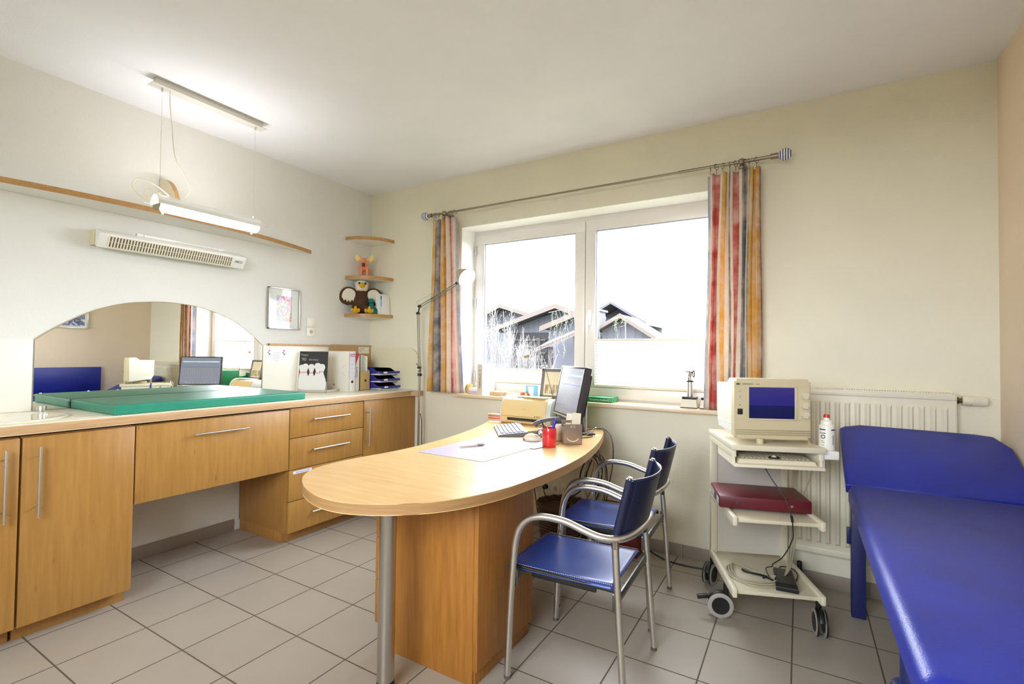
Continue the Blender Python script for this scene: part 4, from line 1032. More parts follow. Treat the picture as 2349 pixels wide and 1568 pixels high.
# cable shelf under the desk end
cs_ = thing('cable_shelf', 'small wooden shelf hanging under the desk end, full of cables', 'shelf', (2.35, -0.45, 0.66))
b = bm(); box(b, 2.16, 2.42, -0.66, -0.32, 0.655, 0.673, bev=0.001, M=T()); box(b, 2.405, 2.42, -0.66, -0.32, 0.673, 0.70, mi=1)
box(b, 2.17, 2.19, -0.6, -0.4, 0.673, ZD-0.043); obj('board', b, [M_ped, M_desktop], cs_, world=True)
rnd = random.Random(5)
M_cabs = [M_black, mat('cable_grey', (120,114,104), 0.5), mat('cable_tan', (186,160,120), 0.5), mat('cable_brown', (96,66,48), 0.5)]
for i in range(14):
    x = 2.34+0.01*i*rnd.uniform(0.5,1.0)+0.0; y = -0.40+rnd.uniform(-0.10, 0.22)
    b = bm(); pts = [(2.30+rnd.uniform(-.06,.06), y, 0.70+rnd.uniform(0,.02)), (2.40, y, 0.71+rnd.uniform(-.01,.02)), (x+0.08, y+0.04, 0.64), (x+0.06+rnd.uniform(-.03,.03), y+0.08, 0.5), (x+0.04+rnd.uniform(-.05,.05), y+0.10, 0.30), (x+rnd.uniform(-.1,.1), y+0.12, 0.08), (x-0.1, min(y+0.15, -0.03), 0.006)]
    tube(b, pts, rnd.choice((0.0022, 0.003, 0.0036)), 6)
    tag(obj('cable', b, M_cabs[i % 4]), ['black', 'grey', 'tan', 'brown'][i % 4]+' cable in the bundle hanging below the desk end', 'cable', 'cables below the desk end')
pcx = thing('red_storage_box', 'dark red box on the floor under the far chair', 'box', (2.52, -0.22, 0))
b = bm(); box(b, 2.42, 2.70, -0.20, -0.02, 0, 0.30, bev=0.004); obj('body', b, mat('dark_red', (112,34,36), 0.45), pcx, world=True)
b = bm(); box(b, 2.42, 2.70, -0.2008, -0.20, 0.20, 0.205); obj('lid_line', b, M_black, pcx, world=True)
# wicker waste basket
wb = thing('wicker_basket', 'dark woven wicker basket under the desk behind the chairs', 'basket', (2.19, -0.26, 0))
b = bm(); M_wick = mat('wicker_dark', (84,60,44), 0.7)
for k in range(15):
    z = 0.01+k*0.019; r = 0.135+0.030*k/14
    ring = [(r*(1+0.02*(-1)**(j+k))*math.cos(2*math.pi*j/32), r*(1+0.02*(-1)**(j+k))*math.sin(2*math.pi*j/32), z) for j in range(32)]
    tube(b, ring, 0.0085, 6, sm=0, closed=True)
lathe(b, [(0.0,0.004),(0.128,0.004),(0.158,0.27)], 32)
obj('woven_body', b, M_wick, wb)
b = bm(); tube(b, [(0.172*math.cos(2*math.pi*j/32), 0.172*math.sin(2*math.pi*j/32), 0.293+0.004*(-1)**j) for j in range(32)], 0.012, 8, sm=0, closed=True); obj('rim', b, M_wick, wb)
b = bm()
for k in range(9):
    a = k*0.7; tube(b, [(0.03*k-0.12, -0.08+0.02*math.sin(k), 0.22), (0.0+0.01*k, 0.02*math.cos(a), 0.275+0.005*k), (0.12-0.02*k, 0.09-0.01*k, 0.24)], 0.004, 6, mi=k % 2)
tag(obj('bundled_cables', b, [M_black, M_cabs[3]]), 'tangle of dark cables heaped in the wicker basket', 'cable', kind='stuff').location = (2.19, -0.26, 0)
# sockets and plugs on the back wall
for i in range(4):
    x = 1.858+i*0.0805
    s_ = thing('wall_socket', ['wall socket under the desk, leftmost of the row, with black plug', 'wall socket under the desk holding the second black plug', 'empty wall socket under the desk, third of the row', 'empty wall socket under the desk, rightmost of the row'][i], 'socket', (x, -0.001, 0.312), 0, 'row of sockets under the desk')
    b = bm(); box(b, -0.0395, 0.0395, -0.009, 0, -0.042, 0.042, bev=0.002); obj('plate', b, M_sw, s_)
    b = bm(); cyl(b, (0,-0.0088,0), (0,-0.0096,0), 0.021, seg=22); cyl(b, (0,-0.0096,0), (0,-0.0099,0), 0.018, seg=22, mi=1); obj('socket_well', b, [M_sw, mat('socket_shade', (190,182,160), 0.5)], s_)
    if i < 2:
        b = bm(); cyl(b, (x,-0.011,0.316), (x,-0.042,0.316), 0.020, 0.016, seg=20)
        P_ = [(x,-0.035,0.316), (x+0.004,-0.05,0.29), (x+0.01,-0.04,0.22), (x+0.03,-0.04,0.10), (x+0.06,-0.06,0.02)] if i == 0 else [(x,-0.035,0.316), (x+0.004,-0.05,0.29), (x+0.03,-0.045,0.24), (x+0.08,-0.04,0.20), (x+0.11,-0.05,0.10), (x+0.12,-0.07,0.01)]
        tube(b, P_, 0.0038, 8)
        tag(obj('plug_and_cable', b, M_black), ['black plug and cable in the leftmost socket under the desk', 'black plug and cable in the second socket under the desk'][i], 'plug')
for i in range(2):
    s_ = thing('wall_socket', ['data socket under the desk, lower plate next to the basket', 'data socket under the desk, lower plate nearest the red box'][i], 'socket', (2.23+0.085*i, -0.001, 0.262), 0, 'lower sockets under the desk')
    b = bm(); box(b, -0.04, 0.04, -0.010, 0, -0.04, 0.04, bev=0.002); box(b, -0.02, 0.02, -0.0125, -0.01, -0.014, 0.014, bev=0.001); obj('plate', b, M_sw, s_)
b = bm(); tube(b, [(2.34,-0.05,0.70),(2.25,-0.05,0.50),(2.22,-0.05,0.38),(2.14,-0.06,0.30),(2.06,-0.12,0.285),(2.0,-0.2,0.29)], 0.0055, 8)
tag(obj('power_cable', b, M_black), 'thick black power cable drooping from cable shelf to the basket', 'cable')
b = bm(); tube(b, [(2.38,-0.05,0.70),(2.30,-0.06,0.50),(2.26,-0.06,0.36),(2.16,-0.07,0.285),(2.08,-0.13,0.30)], 0.0048, 8)
tag(obj('power_cable', b, M_black), 'second black power cable beside the thick one under the desk', 'cable')
b = bm(); rnd = random.Random(2)
tube(b, [(2.52+0.05*math.cos(k*0.8)+rnd.uniform(-.02,.02)+0.012*k-0.25, -0.6+0.05*math.sin(k*0.8)+rnd.uniform(-.02,.02), 0.30+0.04*math.sin(k*1.3)) for k in range(18)], 0.0018, 6)
for v in b.verts: v.co = Vector((v.co.x-0.10, v.co.y+0.15, v.co.z))
b.free()
# long black cable along the back wall floor
b = bm(); tube(b, [(2.58,-0.10,0.10),(2.72,-0.09,0.045),(2.86,-0.12,0.006),(3.0,-0.14,0.0055),(3.15,-0.12,0.0055),(3.3,-0.10,0.0055),(3.5,-0.10,0.0055)], 0.005, 8)
tag(obj('floor_cable', b, M_black), 'thick black cable running along the skirting towards the trolley', 'cable')

# ------------------------------------------------ things on the desk
Z0 = ZD+0.0004
dp = thing('desk_pad', 'pale translucent desk pad sheet lying on the curved desk', 'desk pad', (2.07, -1.16, ZD))
b = bm(); prism(b, [(1.878,-1.399),(2.290,-1.400),(2.325,-0.985),(1.893,-0.863)], Z0, Z0+0.0022); obj('sheet', b, mat('desk_pad_lilac', (184,178,200), 0.35, spec=0.2), dp, world=True)
pn = thing('ballpoint_pen', 'beige ballpoint pen lying on the desk pad', 'pen', (2.03, -1.13, ZD+0.003), math.atan2(0.147, 0.084))
b = bm(); cyl(b, (-0.078,0,0.006), (-0.062,0,0.006), 0.0012, 0.0042, seg=14); cyl(b, (-0.062,0,0.006), (0.035,0,0.006), 0.0045, 0.0058, seg=14); obj('barrel', b, mat('pen_beige', (206,190,172), 0.35), pn)
b = bm(); cyl(b, (0.035,0,0.006), (0.072,0,0.006), 0.0062, seg=14); cyl(b, (0.072,0,0.006), (0.082,0,0.006), 0.0035, seg=10); box(b, 0.02, 0.068, -0.002, 0.002, 0.0125, 0.0135); obj('clip_cap', b, mat('pen_cap_taupe', (150,136,124), 0.35), pn)
mp_ = thing('mouse_mat', 'thin pale blue mouse mat under the beige computer mouse', 'mouse mat', (2.23, -0.85, ZD))
b = bm(); prism(b, [(2.135,-1.004),(2.352,-0.985),(2.40,-0.78),(2.118,-0.755)], Z0, Z0+0.003, 0, side=1); obj('sheet', b, [mat('mouse_mat_pale', (150,158,166), 0.5, spec=0.2), M_black], mp_, world=True)
ms = thing('computer_mouse', 'beige computer mouse with red tail end on the mouse mat', 'computer mouse', (2.222, -0.765, ZD+0.0036), R(18))
b = bm(); t = bmesh.new(); bmesh.ops.create_uvsphere(t, u_segments=24, v_segments=16, radius=1)
for v in t.verts:
    v.co.x *= 0.058; v.co.y *= 0.030; v.co.z = max(v.co.z, -0.15)*0.038*(1-0.35*max(0, v.co.x/0.058))
    v.co.z += 0.0057
merge(b, t); obj('shell', b, mat('mouse_beige', (226,216,192), 0.4), ms)
b = bm(); ball(b, (-0.050, 0, 0.008), (0.011, 0.022, 0.007)); obj('red_end', b, mat('mouse_red', (204,50,60), 0.4), ms)
b = bm(); ball(b, (0.018, -0.012, 0.026), (0.018, 0.0055, 0.010)); obj('button', b, mat('mouse_grey', (170,160,140), 0.4), ms)
# keyboard
kp = thing('computer_keyboard', 'grey computer keyboard on the desk before the printer', 'keyboard', (1.905, -0.49, ZD), math.atan2(0.333+0.1, 0.03)+R(0))
kq = [Vector((1.753,-0.469)), Vector((1.979,-0.765)), Vector((2.095,-0.586)), Vector((1.80,-0.16))]
# local frame: long axis from front-left corner towards back
ua = (Vector((2.075,-0.62))-Vector((1.985,-0.765))).normalized(); 
ka = math.atan2(-0.296, 0.226)   # direction of short edge on the left side
kp.rotation_euler = (0, 0, 0); kp.location = (0, 0, 0)
kl = (1.758, -0.455); 
Mk = T(1.975, -0.755, Z0, math.atan2(0.40, 0.075))
MW[kp.name] = Matrix.Identity(4)
b = bm(); prism(b, [(0,0),(0.42,0),(0.42,0.165),(0.0,0.165)], 0, 0.012, M=Mk @ Matrix.Rotation(R(0), 4, 'X'))
b.free(); b = bm()
V = [(0,0,0.004),(0.41,0,0.004),(0.41,0.19,0.0),(0,0.19,0.0),(0,0,0.012),(0.41,0,0.012),(0.41,0.19,0.030),(0,0.19,0.030)]
K0 = Vector((1.979,-0.765,Z0)); KX = Vector((-0.607, 0.795, 0)).normalized(); KY = Vector((0.795, 0.607, 0)).normalized()
KX2 = KX; K0 = K0+KX*0.41; KX = -KX
Mk = Matrix(((KX.x,KY.x,0,K0.x),(KX.y,KY.y,0,K0.y),(0,0,1,K0.z),(0,0,0,1)))
V = [(x, y, 0.0 if z < 0.006 else z) for x, y, z in V]
t = bmesh.new(); add_verts(t, V, [(0,3,2,1),(4,5,6,7),(0,1,5,4),(1,2,6,5),(2,3,7,6),(3,0,4,7)]); bmesh.ops.bevel(t, geom=list(t.edges), offset=0.003, segments=2, affect='EDGES'); merge(b, t, Mk)
obj('case', b, mat('keyboard_grey', (104,102,110), 0.4), kp, world=True)
b = bm()
for r in range(6):
    yy = 0.020+r*0.0255; zk = 0.0125+ (0.018/0.19)*yy
    widths = [0.0205]*(17)
    if r == 0: widths = [0.026,0.02,0.026,0.115,0.026,0.02,0.026,0.02,0.02,0.02,0.02]
    x = 0.016
    for k, w in enumerate(widths):
        if x+w > 0.40: break
        box(b, x, x+w-0.002, yy, yy+0.0195, zk, zk+0.006, M=Mk, bev=0.001, seg=1); x += w+0.001 + (0.008 if k in (12,) and r else 0)
k_ = obj('keys', b, mat('keys_grey', (150,150,162), 0.4), kp, world=True); k_['kind'] = 'stuff'
kp.location = (1.9, -0.5, ZD)
for ch in kp.children: ch.data.transform(T(-1.9, 0.5, -ZD))
MW[kp.name] = T(1.9, -0.5, ZD)
# red mug with pens
mg = thing('red_mug', 'plain red mug used as a pen holder on the desk', 'mug', (2.385, -0.868, Z0))
b = bm(); lathe(b, [(0.034,0.0),(0.0385,0.004),(0.0405,0.010),(0.0405,0.105),(0.0395,0.108),(0.037,0.105),(0.037,0.012),(0.0,0.010)], 36); obj('cup', b, mat('mug_red', (206,38,44), 0.15, coat=0.5), mg)
b = bm(); tube(b, [(-0.012,0.036,0.088),(-0.020,0.060,0.086),(-0.024,0.070,0.06),(-0.020,0.060,0.032),(-0.012,0.036,0.028)], 0.0055, 8); obj('handle', b, mat('mug_red', (206,38,44), 0.15), mg)
for nm, lb, m, p0, p1, r in (('marker_pen', 'dark pen leaning left in the red mug', mat('pen_navy', (40,44,76), 0.3), (0.012,0.0,0.014), (-0.047,-0.016,0.152), 0.0055), ('felt_pen', 'bright blue pen standing in the red mug', mat('pen_blue', (40,40,190), 0.25), (-0.008,0.0,0.014), (0.030,0.022,0.158), 0.0075), ('pencil', 'short wooden pencil in the red mug', mat('pencil_ochre', (200,160,90), 0.5), (0.010,0.012,0.014), (-0.014,-0.008,0.120), 0.0035)):
    t_ = thing(nm, lb, 'pen', (2.385, -0.868, Z0), 0, 'pens in the red mug')
    b = bm(); a = Vector(p0); c = Vector(p1); cyl(b, a, a+(c-a)*0.7, r, seg=12); obj('barrel', b, m, t_)
    b = bm(); cyl(b, a+(c-a)*0.7, c, r*1.12, r*0.9, seg=12); obj('cap', b, m, t_)
# second mug behind
m2 = thing('white_mug', 'white mug almost hidden behind the red mug', 'mug', (2.345, -0.655, Z0))
b = bm(); lathe(b, [(0.028,0.0),(0.032,0.003),(0.033,0.095),(0.0315,0.097),(0.030,0.095),(0.029,0.01),(0.0,0.008)], 28); obj('cup', b, mat('mug_white', (226,220,196), 0.2), m2)
b = bm(); tube(b, [(0.030,0.0,0.085),(0.046,0.002,0.082),(0.050,0.002,0.055),(0.042,0.0,0.03),(0.030,0.0,0.028)], 0.004, 8); obj('handle', b, mat('mug_white', (226,220,196), 0.2), m2)
# metal note box with smiley
nb = thing('note_holder', 'square brushed metal note box with smiley mouth cutout', 'note holder', (2.445, -0.690, Z0), R(32))
b = bm(); w = 0.055
box(b, -w, w, -0.052, -0.050, 0, 0.118); box(b, -w, w, 0.05, 0.052, 0, 0.128)
box(b, -w, -w+0.0018, -0.052, 0.052, 0, 0.095); box(b, w-0.0018, w, -0.052, 0.052, 0, 0.095); box(b, -w, w, -0.052, 0.052, 0, 0.002)
obj('box', b, mat('note_box_metal', (172,160,150), 0.3, 0.9), nb)
b = bm(); arc_ = [(0.036*math.cos(a), -0.0524, 0.047+0.028*math.sin(a)) for a in [R(195)+R(150)*i/12 for i in range(13)]]
arc_ = [(0.036*math.cos(a), 0.052+0.03*math.sin(a)) for a in [R(200)+R(140)*i/14 for i in range(15)]]
arc2 = [(0.033*math.cos(a), 0.052+0.0255*math.sin(a)) for a in [R(200)+R(140)*i/14 for i in range(15)]]
prism(b, arc_+arc2[::-1], 0.0521, 0.0525, M=Matrix(((1,0,0,0),(0,0,-1,0),(0,1,0,-0.006),(0,0,0,1))))
for x in (-0.009, 0.009):
    tube(b, [(x-0.0005+0.0045*math.cos(a), -0.0524, 0.104+0.006*math.sin(a)) for a in [2*math.pi*i/14 for i in range(14)]], 0.0008, 5, sm=0, closed=True)
obj('smiley_cutout', b, mat('cutout_bright', (250,240,200), 0.4), nb)
for i, (x0, x1, h, ty, lb) in enumerate(((-0.045, -0.012, 0.172, 0.03, 'folded white note sticking out left of the metal note box'), (-0.005, 0.048, 0.178, 0.01, 'cream note card sticking out of the metal note box'))):
    b = bm(); Mn = Matrix.Rotation(R(-10), 4, 'X') @ Matrix.Rotation(R((8, 5)[i]), 4, 'Y')
    box(b, x0, x1, ty, ty+0.0012, 0.004, h, M=Mn)
    if i == 0: box(b, x0+0.012, x1+0.006, ty+0.012, ty+0.0132, 0.004, h-0.012, M=Mn)
    o = solo('note_card', b, mat('note_cream', (236,228,204), 0.7), lb, 'note', (2.445, -0.690, Z0+0.002), 'notes in the metal note box', R(32))
# telephone
ph = thing('desk_telephone', 'grey office telephone with curved handset behind the red mug', 'telephone', (2.215, -0.485, Z0), R(-59))
b = bm(); V = [(-0.11,-0.09,0.0),(0.11,-0.09,0.0),(0.11,0.11,0.0),(-0.11,0.11,0.0),(-0.11,-0.09,0.022),(0.11,-0.09,0.022),(0.11,0.11,0.062),(-0.11,0.11,0.062)]
t = bmesh.new(); add_verts(t, V, [(0,3,2,1),(4,5,6,7),(0,1,5,4),(1,2,6,5),(2,3,7,6),(3,0,4,7)]); bmesh.ops.bevel(t, geom=list(t.edges), offset=0.006, segments=3, affect='EDGES'); merge(b, t)
obj('base', b, mat('phone_grey', (128,130,140), 0.4), ph)
b = bm()
for i in range(3):
    for j in range(4): x = 0.0+i*0.028; y = -0.07+j*0.028; box(b, x, x+0.018, y, y+0.016, 0.026+0.2*(y+0.09), 0.034+0.2*(y+0.09), bev=0.002, seg=1)
obj('keypad', b, mat('phone_keys', (70,70,78), 0.4), ph)
b = bm(); tube(b, [(-0.085,-0.11,0.045),(-0.085,-0.085,0.066),(-0.085,-0.03,0.083),(-0.085,0.02,0.090),(-0.085,0.07,0.088),(-0.085,0.105,0.076)], lambda t: 0.020-0.007*math.sin(math.pi*t), 14, M=T(0,0,0))
obj('handset', b, mat('handset_grey', (104,98,100), 0.3), ph)
pk = thing('coiled_phone_cord', 'black coiled telephone cord between keyboard and telephone', 'cord', (2.14, -0.55, Z0))
b = bm(); pts = []
for i in range(220):
    t_ = i/219; a = i*0.75; x = -0.06+0.14*t_; y = 0.09*math.sin(t_*3.0)-0.02; pts.append((x+0.006*math.cos(a), y+0.006*math.sin(a)*0.6, 0.012+0.006*math.sin(a)))
tube(b, pts, 0.0018, 5, sm=0); tube(b, [(0.05,-0.05,0.004),(0.0,-0.03,0.004),(-0.05,-0.06,0.004),(-0.02,0.02,0.005),(0.05,0.04,0.004)], 0.0028, 6)
obj('coil', b, M_black, pk)
# printer
pr = thing('inkjet_printer', 'yellowed cream inkjet printer at the back of the desk by the wall', 'printer', (1.855, -0.125, Z0), 0)
prof = [(0.088,0.0),(-0.070,0.0),(-0.086,0.010),(-0.088,0.055),(-0.092,0.060),(-0.090,0.09),(-0.078,0.14),(-0.055,0.178),(-0.030,0.192),(0.02,0.196),(0.088,0.170)]
Mx = Matrix(((0,0,1,0),(1,0,0,0),(0,1,0,0),(0,0,0,1)))
b = bm(); t = bmesh.new(); prism(t, prof, -0.200, 0.175); merge(b, t, Mx)
obj('cover', b, mat('printer_yellowed', (222,200,146), 0.4), pr, angle=25)
b = bm(); p2 = [(y*1.0, z*0.985) for y, z in prof]; t = bmesh.new(); prism(t, p2, 0.1755, 0.215, bev=0.004); merge(b, t, Mx); obj('end_cheek', b, mat('printer_grey', (204,206,200), 0.45), pr)
b = bm(); t = bmesh.new(); prism(t, p2, -0.212, -0.2005, bev=0.003); merge(b, t, Mx); obj('end_cheek', b, mat('printer_grey', (204,206,200), 0.45), pr)
b = bm(); box(b, -0.145, 0.125, -0.0935, -0.086, 0.026, 0.046, mi=0)
for i in range(20): box(b, -0.11+i*0.0113, -0.107+i*0.0113, -0.0955, -0.0935, 0.026, 0.036, mi=1)
obj('paper_exit', b, [M_black, mat('printer_dark_beige', (120,104,76), 0.5)], pr)
b = bm(); box(b, -0.19, 0.165, -0.0945, -0.0885, 0.0565, 0.0585); prism(b, [(-0.025,0.0),(0.025,0.0),(0.0,-0.010)], 0, 0.002, M=Matrix(((1,0,0,-0.01),(0,0.3,-1,-0.0415),(0,1,0,0.1875),(0,0,0,1))))
obj('cover_seam', b, mat('seam_ochre', (176,150,96), 0.5), pr)
b = bm()
for i in range(3): cyl(b, (0.09+i*0.018, -0.091, 0.066), (0.09+i*0.018, -0.0935, 0.066), 0.0045, seg=10)
obj('buttons', b, mat('printer_dark_beige', (120,104,76), 0.5), pr)
q = text('printer_lettering', 'Canon', 0.010, mat('seam_ochre', (176,150,96), 0.5), pr, TY(0.0, -0.0925, 0.115))
b = bm(); box(b, -0.13, 0.13, -0.02, 0.075, 0.197, 0.1995, M=T(0.02,0.0,0.0,R(4))); box(b, -0.05, 0.16, -0.035, 0.05, 0.1998, 0.2008, M=T(0.0,0.0,0.0,R(-7)))
tag(obj('loose_papers', b, M_paper), 'loose white papers lying on top of the printer', 'paper').location = (1.855, -0.125, Z0)
# stack of small books left of the printer
for i, (c_, h) in enumerate((((232,206,120), 0.010), ((230,110,90), 0.012), ((240,234,228), 0.004), ((226,130,100), 0.012), ((238,196,140), 0.008), ((240,240,240), 0.004))):
    z = ZD+0.0005+sum((0.010,0.012,0.004,0.012,0.008,0.004)[:i])
    b = bm(); box(b, 0, 0.135, -0.09, 0.0, 0, h-0.0004, M=T(0,0,0,R((0,2,-3,1,4,-6)[i])), bev=0.0008)
    solo('notebook', b, mat('notebook_%d' % i, c_, 0.6), ['yellow notebook at the bottom of the pile left of the printer', 'red notebook above the yellow one left of the printer', 'white paper block in the middle of the pile left of the printer', 'orange notebook in the upper pile left of the printer', 'pale orange notebook below the top sheet left of the printer', 'white sheet topping the notebook pile left of the printer'][i], 'notebook', (1.478, -0.03+(-0.012), z), 'notebooks piled left of the printer')
b = bm(); prism(b, [(0,0),(0.10,-0.02),(0.11,0.05),(0.02,0.07)], 0, 0.001); solo('paper_slip', b, mat('slip_lilac', (206,210,240), 0.6), 'pale blue paper slip on the desk edge beside the printer', 'paper', (1.53, -0.20, Z0))
# monitor
mo = thing('computer_monitor', 'black flat computer monitor turned towards the left, seen from the side', 'monitor', (2.30, -0.40, ZD))
P1 = Vector((2.169,-0.229,0)); P2 = Vector((2.471,-0.537,0)); dx = (P2-P1).normalized(); nrm = Vector((-0.714,-0.70,0)).normalized()
up = (Vector((0,0,0.33))-nrm*0.063).normalized()
O = (P1+P2)/2; O.z = 1.257-0.333+0.0; O += nrm*0.063
zf = dx.cross(up).normalized()
if zf.dot(nrm) < 0: zf = -zf
Mm = Matrix(((dx.x,up.x,zf.x,O.x),(dx.y,up.y,zf.y,O.y),(dx.z,up.z,zf.z,O.z),(0,0,0,1)))
W2, H2 = 0.2155, 0.335
b = bm(); t = bmesh.new(); box(t, -W2, W2, 0, H2, -0.045, 0.0, bev=0.004); merge(b, t, Mm)
box(b, -W2+0.03, W2-0.03, 0.03, H2-0.04, -0.07, -0.045, M=Mm, bev=0.008)
obj('housing', b, mat('monitor_dark', (58,54,56), 0.35), mo, world=True)
b = bm(); w = 0.013
for a in ((-W2+0.002, W2-0.002, H2-w, H2-0.002), (-W2+0.002, W2-0.002, 0.006, 0.017), (-W2+0.002, -W2+w, 0.002, H2-0.002), (W2-w, W2-0.002, 0.002, H2-0.002)): box(b, a[0], a[1], a[2], a[3], 0.0, 0.0035, M=Mm, bev=0.001)
obj('bezel', b, mat('bezel_black', (36,36,42), 0.3), mo, world=True)
b = bm(); box(b, -W2, W2, -0.003, 0.005, -0.01, 0.0045, M=Mm, bev=0.001); obj('lower_edge', b, M_alu, mo, world=True, label='silver lower edge')
b = bm(); box(b, -W2+w, W2-w, 0.017, H2-w, 0.0, 0.0015, M=Mm); obj('screen', b, mat('lit_screen', (60,64,74), 0.18, emit=(224,228,244), es=0.045), mo, world=True)
b = bm()
for yy, hh, mi_ in ((H2-0.060, 0.005, 0), (H2-0.066, 0.012, 1), (H2-0.125, 0.004, 0), (0.05, 0.003, 2)): 
    box(b, -W2+0.03, W2-0.03, yy, yy+hh, 0.0016+0.0001*mi_, 0.0018, M=Mm, mi=mi_)
rnd = random.Random(4)
for i in range(16):
    x = -0.18+i*0.0235; box(b, x, x+0.001, 0.06, H2-0.13, 0.0015, 0.0018, M=Mm, mi=2)
for i in range(9): box(b, -0.17+i*0.037, -0.15+i*0.037, 0.034, 0.037, 0.0015, 0.0018, M=Mm, mi=2)
obj('screen_content', b, [mat('ui_blue', (70,90,180), 0.3, emit=(60,90,190), es=0.05), mat('ui_mint', (190,232,226), 0.3, emit=(170,226,220), es=0.05), mat('ui_grey', (170,176,190), 0.3, emit=(150,156,176), es=0.04)], mo, world=True)
ctr = O - zf*0.06 + up*0.13
b = bm(); M_ms = mat('monitor_stand', (96,84,76), 0.35, 0.3)
base = Vector((ctr.x+0.03, ctr.y+0.03, ZD))
t = bmesh.new(); prism(t, [(-0.08,-0.05),(0.08,-0.05),(0.09,0.06),(-0.09,0.06)], 0.0005, 0.014, bev=0.004); merge(b, t, T(base.x, base.y, ZD, math.atan2(dx.y, dx.x)))
obj('stand_base', b, M_ms, mo, world=True)
b = bm(); cyl(b, base+Vector((0,0,0.012)), ctr+Vector((0,0,0.02)), 0.026, 0.020, seg=18); cyl(b, ctr-zf*0.03, ctr+zf*0.025, 0.03, seg=18); obj('stand_neck', b, M_ms, mo, world=True)
# green binder standing behind the monitor
gb_ = thing('green_binder', 'green binder standing upright on the desk behind the monitor', 'binder', (2.235, -0.125, Z0), R(0))
b = bm(); box(b, 2.235, 2.47, -0.075, -0.02, Z0, Z0+0.0); b.free(); b = bm()
box(b, -0.030, 0.030, -0.11, 0.11, 0, 0.285, bev=0.002); Mg = T(2.235, -0.125, Z0, R(20))
for v in b.verts: v.co = Mg @ v.co
obj('cover', b, mat('binder_green', (24,118,72), 0.4), gb_, world=True)
b = bm()
for k, (xx, zz_, rr) in enumerate(((0.0,0.10,0.014), (0.006,0.066,0.017))):
    tube(b, [Mg @ Vector((xx+rr*math.cos(a)*0.8, -0.1106, zz_+rr*math.sin(a))) for a in [2*math.pi*i/18 for i in range(18)]], 0.0012, 5, sm=0, closed=True)
obj('ring_emblem', b, mat('binder_green_light', (60,170,110), 0.4), gb_, world=True)
bo = thing('bookend_bar', 'slim upright silver bar beside the green binder', 'bookend', (2.326, -0.175, Z0))
b = bm(); box(b, 2.318, 2.334, -0.185, -0.165, Z0, Z0+0.232, bev=0.003); obj('bar', b, mat('bar_silver', (196,198,206), 0.35, 0.4), bo, world=True)
# stethoscope / cable clutter at the desk end
b = bm(); prism(b, [(0,0),(0.10,0.015),(0.07,0.07),(-0.02,0.05)], 0, 0.0012); solo('paper_slip', b, M_paper, 'white paper scrap among the cables at the desk end', 'paper', (2.405, -0.36, Z0), rz=R(-30))
b = bm(); tube(b, [(0,0,0.004),(0.03,-0.02,0.035),(0.05,-0.04,0.055),(0.035,-0.07,0.045),(0.01,-0.10,0.012),(-0.03,-0.12,0.004),(-0.06,-0.09,0.004)], 0.0022, 6)
solo('eyeglasses_wire', b, M_alu, 'thin silver wire loop lying at the desk end', 'wire', (2.43, -0.33, Z0))
b = bm(); tube(b, [(0,0,0.004),(0.02,-0.05,0.006),(-0.01,-0.10,0.004),(-0.05,-0.13,0.004),(-0.09,-0.08,0.006),(-0.06,-0.02,0.01),(0.0,0.02,0.012)], 0.0030, 6)
solo('headset_cable', b, M_black, 'black cable curled at the desk end behind the note box', 'cable', (2.46, -0.40, Z0))
b = bm(); tube(b, [(2.36,-0.28,ZD+0.012),(2.42,-0.22,ZD+0.022),(2.475,-0.20,ZD+0.020),(2.53,-0.24,ZD-0.01),(2.57,-0.30,ZD-0.08),(2.575,-0.33,ZD-0.20),(2.55,-0.32,ZD-0.32),(2.50,-0.28,0.25),(2.47,-0.22,0.05)], 0.0034, 8)
tag(obj('monitor_cable', b, M_black), 'black cable arching off the desk end and down behind the chair', 'cable')
# thin antenna-like arm with a small block (gooseneck)
an = thing('balance_arm', 'thin black rod with hanging little block rising beside the monitor', 'desk ornament', (2.02, -0.10, Z0))
b = bm(); tube(b, [(2.085,-0.11,Z0+0.0),(2.045,-0.12,1.01),(1.985,-0.12,1.22),(1.922,-0.12,1.445)], 0.0025, 8, sm=5); obj('rod', b, M_black, an, world=True)
b = bm(); tube(b, [(1.922,-0.12,1.445),(1.905,-0.12,1.447),(1.868,-0.12,1.430),(1.836,-0.12,1.395),(1.822,-0.12,1.345)], 0.0016, 6); obj('upper_wire', b, mat('wire_pale', (206,196,176), 0.4), an, world=True)
b = bm(); tube(b, [(1.822,-0.12,1.345),(1.822,-0.12,1.325)], 0.0008, 5, sm=0); box(b, -0.022, 0.022, -0.014, 0.014, -0.012, 0.012, M=T(1.822,-0.12,1.315,R(20),R(10),R(-18)), bev=0.002); obj('hanging_block', b, mat('block_brown', (176,150,118), 0.5), an, world=True)
b = bm(); cyl(b, (2.085,-0.10,Z0), (2.085,-0.10,Z0+0.01), 0.035, seg=20); obj('base', b, M_black, an, world=True)

